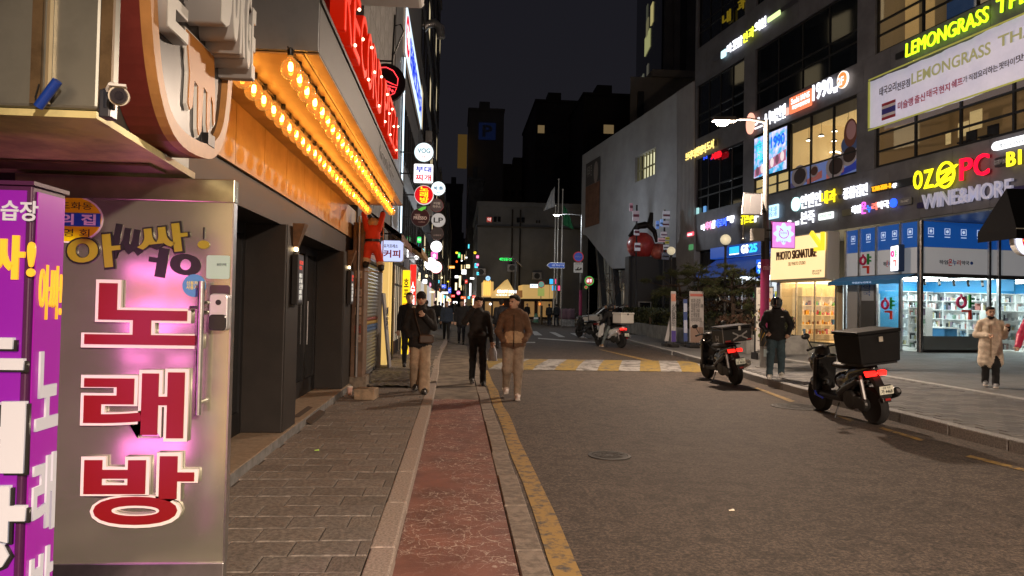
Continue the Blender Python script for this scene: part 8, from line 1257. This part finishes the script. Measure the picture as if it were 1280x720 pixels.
def scooter(label, loc, rz, lean, paint, trim, plate, lights, cat='scooter', screen=True, name='motor_scooter'):
    t = thing(name, label, cat, loc); t.rotation_euler = (Matrix.Rotation(rz, 3, 'Z') @ Matrix.Rotation(lean, 3, 'Y')).to_euler()
    rx = lambda a: [list(r) for r in Matrix.Rotation(a, 3, 'X')]
    body = [('e', (0, -.18, .56), (.155, .36, .17), 0), ('c', (0, -.3, .68), (0, -.7, .80), .125, .075, 0), ('b', (0, .18, .31), (.15, .3, .045), .03, 1), ('b', (0, .50, .64), (.19, .045, .29), .04, 0, rx(.25)), ('e', (0, .58, .78), (.165, .15, .19), 0), ('e', (0, .50, .98), (.11, .12, .1), 1), ('e', (0, .68, .46), (.085, .22, .11), 0), ('e', (0, -.22, .36), (.14, .26, .12), 1), ('c', (-.13, -.05, .4), (-.12, -.5, .62), .05, .06, 0), ('c', (.13, -.05, .4), (.12, -.5, .62), .05, .06, 0)]
    link('body_shell', sdf_obj_mesh('body_shell', body, .016, [paint, trim], .05), t)
    link('seat', sdf_obj_mesh('seat', [('e', (0, -.06, .80), (.14, .3, .055), 0), ('e', (0, -.42, .86), (.13, .26, .06), 0)], .016, [mat('seat_vinyl', (.012, .012, .013), .5, bump=(80, .2))], .06), t)
    for y in (.68, -.64): w_ = bpy.data.objects.new('wheel', RM); COL.objects.link(w_); w_.parent = t; w_.location = (0, y, .27); link('tyre', TY, w_)
    obj('engine', MB().lathe([(.05, -.17), (.13, -.165), (.15, -.12), (.14, -.05)], (0, -.3, .33), 20, axis='x').lathe([(.04, -.16), (.1, -.155), (.115, -.12), (.1, -.06)], (0, -.56, .29), 18, axis='x').box(-.16, -.06, -.56, -.3, .22, .4), mat('engine_dark', (.05, .05, .05), .4, .6, bump=(50, .2)), t, bev=.01); obj('swing_arm', MB().tube([(.09, -.3, .34), (.1, -.64, .28)], .025, 8).tube([(-.11, -.62, .3), (-.11, -.55, .7)], .03, 8).tube([(.12, -.62, .3), (.11, -.55, .7)], .026, 8), M_GREYM, t)
    ex = obj('exhaust', MB().tube([(.12, -.1, .25), (.16, -.3, .26), (.185, -.5, .33)], .025, 8).tube([(.185, -.48, .32), (.19, -.56, .36), (.2, -.86, .47), (.2, -.9, .485)], [.05, .072, .075, .06], 14), mat(lights.get('exm', 'exhaust_dark'), (.5, .48, .44) if lights.get('exm') else (.03, .03, .03), .35, .8), t, smooth=True); obj('exhaust_tip', MB().tube([(.2, -.89, .482), (.2, -.93, .497)], .028, 10), M_GREYM, ex)
    obj('rear_fender', MB().prism([(-.66, .74), (-.74, .72), (-.93, .44), (-.95, .36), (-.92, .355), (-.84, .48), (-.68, .66)], -.06, .06, axis='x').box(-.085, .085, -.935, -.925, .42, .6), M_BLKP, t, bev=.008)
    pt = obj('number_plate', MB().box(-.105, .105, -.953, -.945, .47, .585), M_PLATE, t, bev=.004); txt(pt, plate[0], -.06, .06, .545, .578, -.954, M_LBK, .002); txt(pt, plate[1], -.085, .085, .48, .54, -.954, M_LBK, .002, bold=.02)
    obj('reflector', MB().box(-.04, .04, -.966, -.955, .385, .415), M_REFL, t); tl_ = obj('tail_light', MB().hexa([(-.16, -.76, .70), (-.02, -.81, .715), (-.02, -.77, .73), (-.15, -.72, .73), (-.17, -.76, .755), (-.02, -.81, .76), (-.02, -.77, .78), (-.16, -.72, .78)]).hexa([(.16, -.76, .70), (.02, -.81, .715), (.02, -.77, .73), (.15, -.72, .73), (.17, -.76, .755), (.02, -.81, .76), (.02, -.77, .78), (.16, -.72, .78)]), lights['tail'], t)
    obj('front_fork', MB().tube([(-.08, .68, .27), (-.08, .56, .7)], .022, 8).tube([(.08, .68, .27), (.08, .56, .7)], .022, 8).tube([(0, .5, .8), (0, .42, 1.06)], .03, 8), M_GREYM, t); hb = obj('handlebar', MB().tube([(-.36, .3, 1.04), (-.22, .38, 1.06), (0, .43, 1.05), (.22, .38, 1.06), (.36, .3, 1.04)], .014, 8), M_BLK, t); obj('grip', MB().tube([(-.37, .295, 1.04), (-.26, .355, 1.055)], .02, 8).tube([(.37, .295, 1.04), (.26, .355, 1.055)], .02, 8), M_RUB, hb)
    for sx in (-1, 1): m = obj('mirror', MB().tube([(sx * .24, .38, 1.06), (sx * .32, .36, 1.22)], .008, 6), M_BLK, t); q = MB(); q.M = Matrix.Translation((sx * .34, .36, 1.25)) @ Matrix.Diagonal((1, .3, .65, 1)); q.ball((0, 0, 0), .075, 12, 8); obj('mirror_head', q, M_BLKP, m, smooth=True)
    obj('headlight', MB().ball((0, .725, .83), (.12, .04, .07), 14, 8), mat('head_lamp', (.6, .6, .6), .1), t, smooth=True)
    if screen: n = 9; q = MB(); q.v = [(.2 * math.sin(a) * (1 - .25 * k), .50 + .12 * math.cos(a) - .1 * k + .05, 1.0 + .33 * k) for k in (0, .5, 1) for a in [R(d) for d in range(-72, 73, 18)]]; q.f = [(k * n + i, k * n + i + 1, (k + 1) * n + i + 1, (k + 1) * n + i) for k in (0, 1) for i in range(n - 1)]; q.m = [0] * len(q.f); obj('windscreen', q, pane('screen_glass', (.75, .75, .75), .1, .05), t, smooth=True)
    obj('side_stand', MB().tube([(-.12, .0, .24), (-.24, -.03, .02)], .012, 6).box(-.28, -.2, -.06, .0, .0, .02), M_BLK, t); obj('grab_rail', MB().tube([(-.15, -.3, .86), (-.16, -.7, .87), (-.05, -.82, .88), (.05, -.82, .88), (.16, -.7, .87), (.15, -.3, .86)], .014, 6), M_BLK, t); return t
GB = mat('gloss_black_paint', (.008, .008, .009), .2, coat=.6); MBK = mat('matt_black_trim', (.015, .015, .016), .5)
# near scooter with the big black delivery box
t = scooter('parked black scooter with a large plain black delivery box, nearest to us', (5.93, 10.5, .0), .08, R(-7), GB, MBK, ('서울 마포', '가 4468'), {'tail': M_TAIL})
bx = obj('delivery_box', MB().hexa([(-.30, -.90, .90), (.30, -.90, .90), (.30, -.34, .90), (-.30, -.34, .90), (-.32, -.92, 1.31), (.32, -.92, 1.31), (.32, -.32, 1.31), (-.32, -.32, 1.31)]), mat('black_box_fabric', (.007, .007, .008), .6, nz=(5, .3), bump=(90, .15), spec=.25), t, bev=.018); obj('box_lid', MB().box(-.335, .335, -.935, -.305, 1.312, 1.36), mat('black_box_fabric'), bx, bev=.015); obj('latch', MB().box(-.03, .03, -.945, -.93, 1.2, 1.27), M_STEEL, bx); obj('rack', MB().box(-.26, .26, -.88, -.36, .875, .898), M_BLK, t); obj('blue_trim', MB().tube([(-.16, .56, .36), (-.17, .5, .3), (-.16, .36, .27)], .014, 6), pl('2030a0', .3), t)
# second scooter with the ribbed case
t = scooter('parked black scooter with a patterned top case and silver exhaust, farther one', (5.86, 15.5, .0), .1, R(-7), GB, MBK, ('서울 용산', '나 9632'), {'tail': M_TAILD, 'exm': 'exhaust_silver'}); M_CASEB = mat('case_black', (.02, .02, .022), .4, .3)
bx = obj('top_case', MB().box(-.32, .32, -.92, -.38, .93, 1.22), M_CASEB, t, bev=.03); obj('case_lid', MB().box(-.33, .33, -.93, -.37, 1.225, 1.27), M_CASEB, bx, bev=.02); obj('corner_rail', MB().tube([(-.325, -.925, .93), (-.325, -.925, 1.27), (.325, -.925, 1.27), (.325, -.925, .93)], .012, 6), M_GREYM, bx); M_SIL = mat('silver_mark', (.35, .35, .36), .4, .6)
q = MB(); 
for sx in (-1, 1): q.prism([(sx * .02 + .06, 1.06), (sx * .05 + .06, 1.09), (sx * .16 + .06, 1.15), (sx * .16 + .06, 1.11), (sx * .07 + .06, 1.07), (sx * .07 + .06, 1.04), (sx * .16 + .06, 1.0), (sx * .16 + .06, .965), (sx * .05 + .06, 1.02)], -.926, -.921)
q.box(.0, .12, -.926, -.921, 1.04, 1.07); obj('case_mark', q, M_SIL, bx); obj('reflector', MB().box(-.28, -.16, -.926, -.921, .955, .98).box(.2, .31, -.926, -.921, .955, .98), M_REFL, bx); obj('latch', MB().box(.03, .08, -.94, -.92, 1.17, 1.26), M_STEEL, bx); q = MB(); q.box(-.326, -.321, -.7, -.6, .99, 1.02).box(-.326, -.321, -.72, -.69, .96, 1.08).box(-.326, -.321, -.61, -.58, .96, 1.08); obj('side_mark', q, M_SIL, bx)
# white scooter with its rider
WP = mat('white_paint', (.68, .70, .72), .25, coat=.5); WX, WY, WR = 6.15, 28.4, .5
t = scooter('white scooter ridden away from us with a white delivery box', (WX, WY, 0), WR, 0., WP, MBK, ('서울 마포', '다 2071'), {'tail': M_TAIL, 'exm': 'exhaust_silver'}); bx = obj('delivery_box', MB().box(-.33, .33, -.98, -.48, .97, 1.32), mat('white_box', (.72, .70, .66), .45), t, bev=.02); obj('box_lid', MB().box(-.345, .345, -.995, -.465, 1.322, 1.39), mat('white_box'), bx, bev=.015); obj('latch', MB().box(-.02, .03, -1.005, -.99, 1.29, 1.36), M_BLKP, bx); obj('rack', MB().box(-.28, .28, -.95, -.5, .94, .968), M_BLK, t)
def onb(x, y, z): v = Matrix.Rotation(WR, 3, 'Z') @ Vector((x, y, z)); return (WX + v.x, WY + v.y, v.z)
p, s = person('rider in black jacket and pale jeans sitting on the white scooter', onb(0, -.05, 0), WR + math.pi, 1.72, BLKC, cloth('pale_jeans', (.13, .16, .17)), mat('tan_shoe', (.35, .2, .09), .6), arms=(((-.3, -.16, 1.14), (-.3, -.38, 1.0)), ((.3, -.16, 1.14), (.3, -.38, 1.0))), feet=((.17 - .34, -.3, .33), (.33, -.18, .0)), off=(0, .0, -.02), lean=.12, res=.022, gear='helmet', hairm=mat('helmet_matt', (.02, .02, .022), .4), g=1.15, hem=.88, mats=(SOLE,))
# small bikes and a parked car across the junction
scooter('dark unlit scooter parked at the corner left of the white one', (at(735, 400, 36.5).x, 36.5, 0), .5, R(-6), MBK, MBK, ('서울 마포', '라 1180'), {'tail': mat('tail_off', (.2, .01, .01), .3)}, screen=False)
def car(label, loc, rz):
    t = thing('parked_car', label, 'car', loc, rz); P = mat('silver_car_paint', (.62, .60, .56), .3, .3, coat=.5); lower = [(-2.2, .35), (-2.25, .7), (-2.15, .98), (-1.9, 1.05), (.9, 1.05), (1.9, .92), (2.2, .75), (2.22, .4), (2.1, .3), (-2.1, .3)]; obj('body', MB().prism(lower, -.88, .88), P, t, bev=.07)
    cab = MB(); a = [(-2.05, 1.05), (-1.75, 1.58), (-1.5, 1.66), (.05, 1.66), (.35, 1.58), (1.05, 1.05)]; n = len(a); cab.add([(x, -.86 if z < 1.1 else -.66, z) for x, z in a] + [(x, .86 if z < 1.1 else .66, z) for x, z in a], [tuple(range(n))[::-1], tuple(range(n, 2 * n))] + [(i, (i + 1) % n, (i + 1) % n + n, i + n) for i in range(n)]); obj('cabin', cab, P, t, bev=.04)
    for x0, x1, x2, x3 in ((-1.75, -.95, -.95, -1.6), (-.88, -.05, -.05, -.88), (.02, .85, .25, .02)):
        for sy in (-1, 1): q = MB(); y0, y1 = sy * .866, sy * .70; q.add([(x0, y0, 1.1), (x1, y0, 1.1), (x2, y1, 1.55), (x3, y1, 1.55)], [(0, 1, 2, 3)]); obj('window', q, M_DGLASS, t).modifiers.new('th', 'SOLIDIFY').thickness = .03
    q = MB().add([(1.08, -.8, 1.07), (1.08, .8, 1.07), (.42, .62, 1.56), (.42, -.62, 1.56)], [(0, 1, 2, 3)]); obj('windscreen', q, M_DGLASS, t).modifiers.new('th', 'SOLIDIFY').thickness = .04; q = MB().add([(-2.07, -.8, 1.1), (-2.07, .8, 1.1), (-1.84, .62, 1.54), (-1.84, -.62, 1.54)], [(0, 1, 2, 3)]); obj('rear_window', q, M_DGLASS, t).modifiers.new('th', 'SOLIDIFY').thickness = .04
    for x in (-1.4, 1.35):
        for sy in (-1, 1): w_ = obj('wheel', MB().lathe([(.2, -.1), (.21, .0), (.2, .1)], n=18, axis='y'), M_GREYM, t, (x, sy * .82, .33)); obj('tyre', MB().lathe([(.2, -.1), (.3, -.11), (.33, -.06), (.33, .06), (.3, .11), (.2, .1)], n=24, axis='y'), M_RUB, w_, smooth=True)
    for sy in (-1, 1): obj('headlight', MB().box(2.1, 2.21, sy * .7 - .16, sy * .7 + .16, .66, .82), M_WHITE, t, bev=.03); obj('tail_light', MB().box(-2.26, -2.12, sy * .74 - .1, sy * .74 + .1, .75, 1.02), M_REFL, t, bev=.02); obj('door_handle', MB().box(-.7, -.5, sy * .885 - .015, sy * .885 + .015, .92, .96), P, t)
    q = MB()
    for sy in (-1, 1): q.tube([(-1.5, sy * .6, 1.7), (.0, sy * .6, 1.7)], .02, 6)
    obj('roof_rail', q, M_BLK, t); obj('number_plate', MB().box(-2.262, -2.25, -.26, .26, .5, .62), M_PLATE, t); return t
p = at(755, 398, 52); car('silver estate car parked behind the pink wrapped far pole', (p.x + .2, 51.5, 0), R(176))
# ================================================================ unseen blocks behind the viewpoint, added for shop light and door reflections
M_BEH = mat('plaster_wall', (.4, .38, .34), .8, nz=(.8, .2))
block('unseen plastered shop building added behind the viewpoint beside the karaoke entrance', -12, -2.05, -16, 1.9, 9, M_BEH, 1, 5, 'left', WL, [('ffe2b4', .9), ('fff4e0', 1.), ('ffd8a0', .9)]); block('unseen office block added across the road behind the viewpoint', 17.5, 30, -30, 12, 18, M_BEH, 3, 8, 'right', WL, [('fff4e0', .9), ('e8f0ff', .9), ('ffe2b4', .9), ('ffffff', .9)])
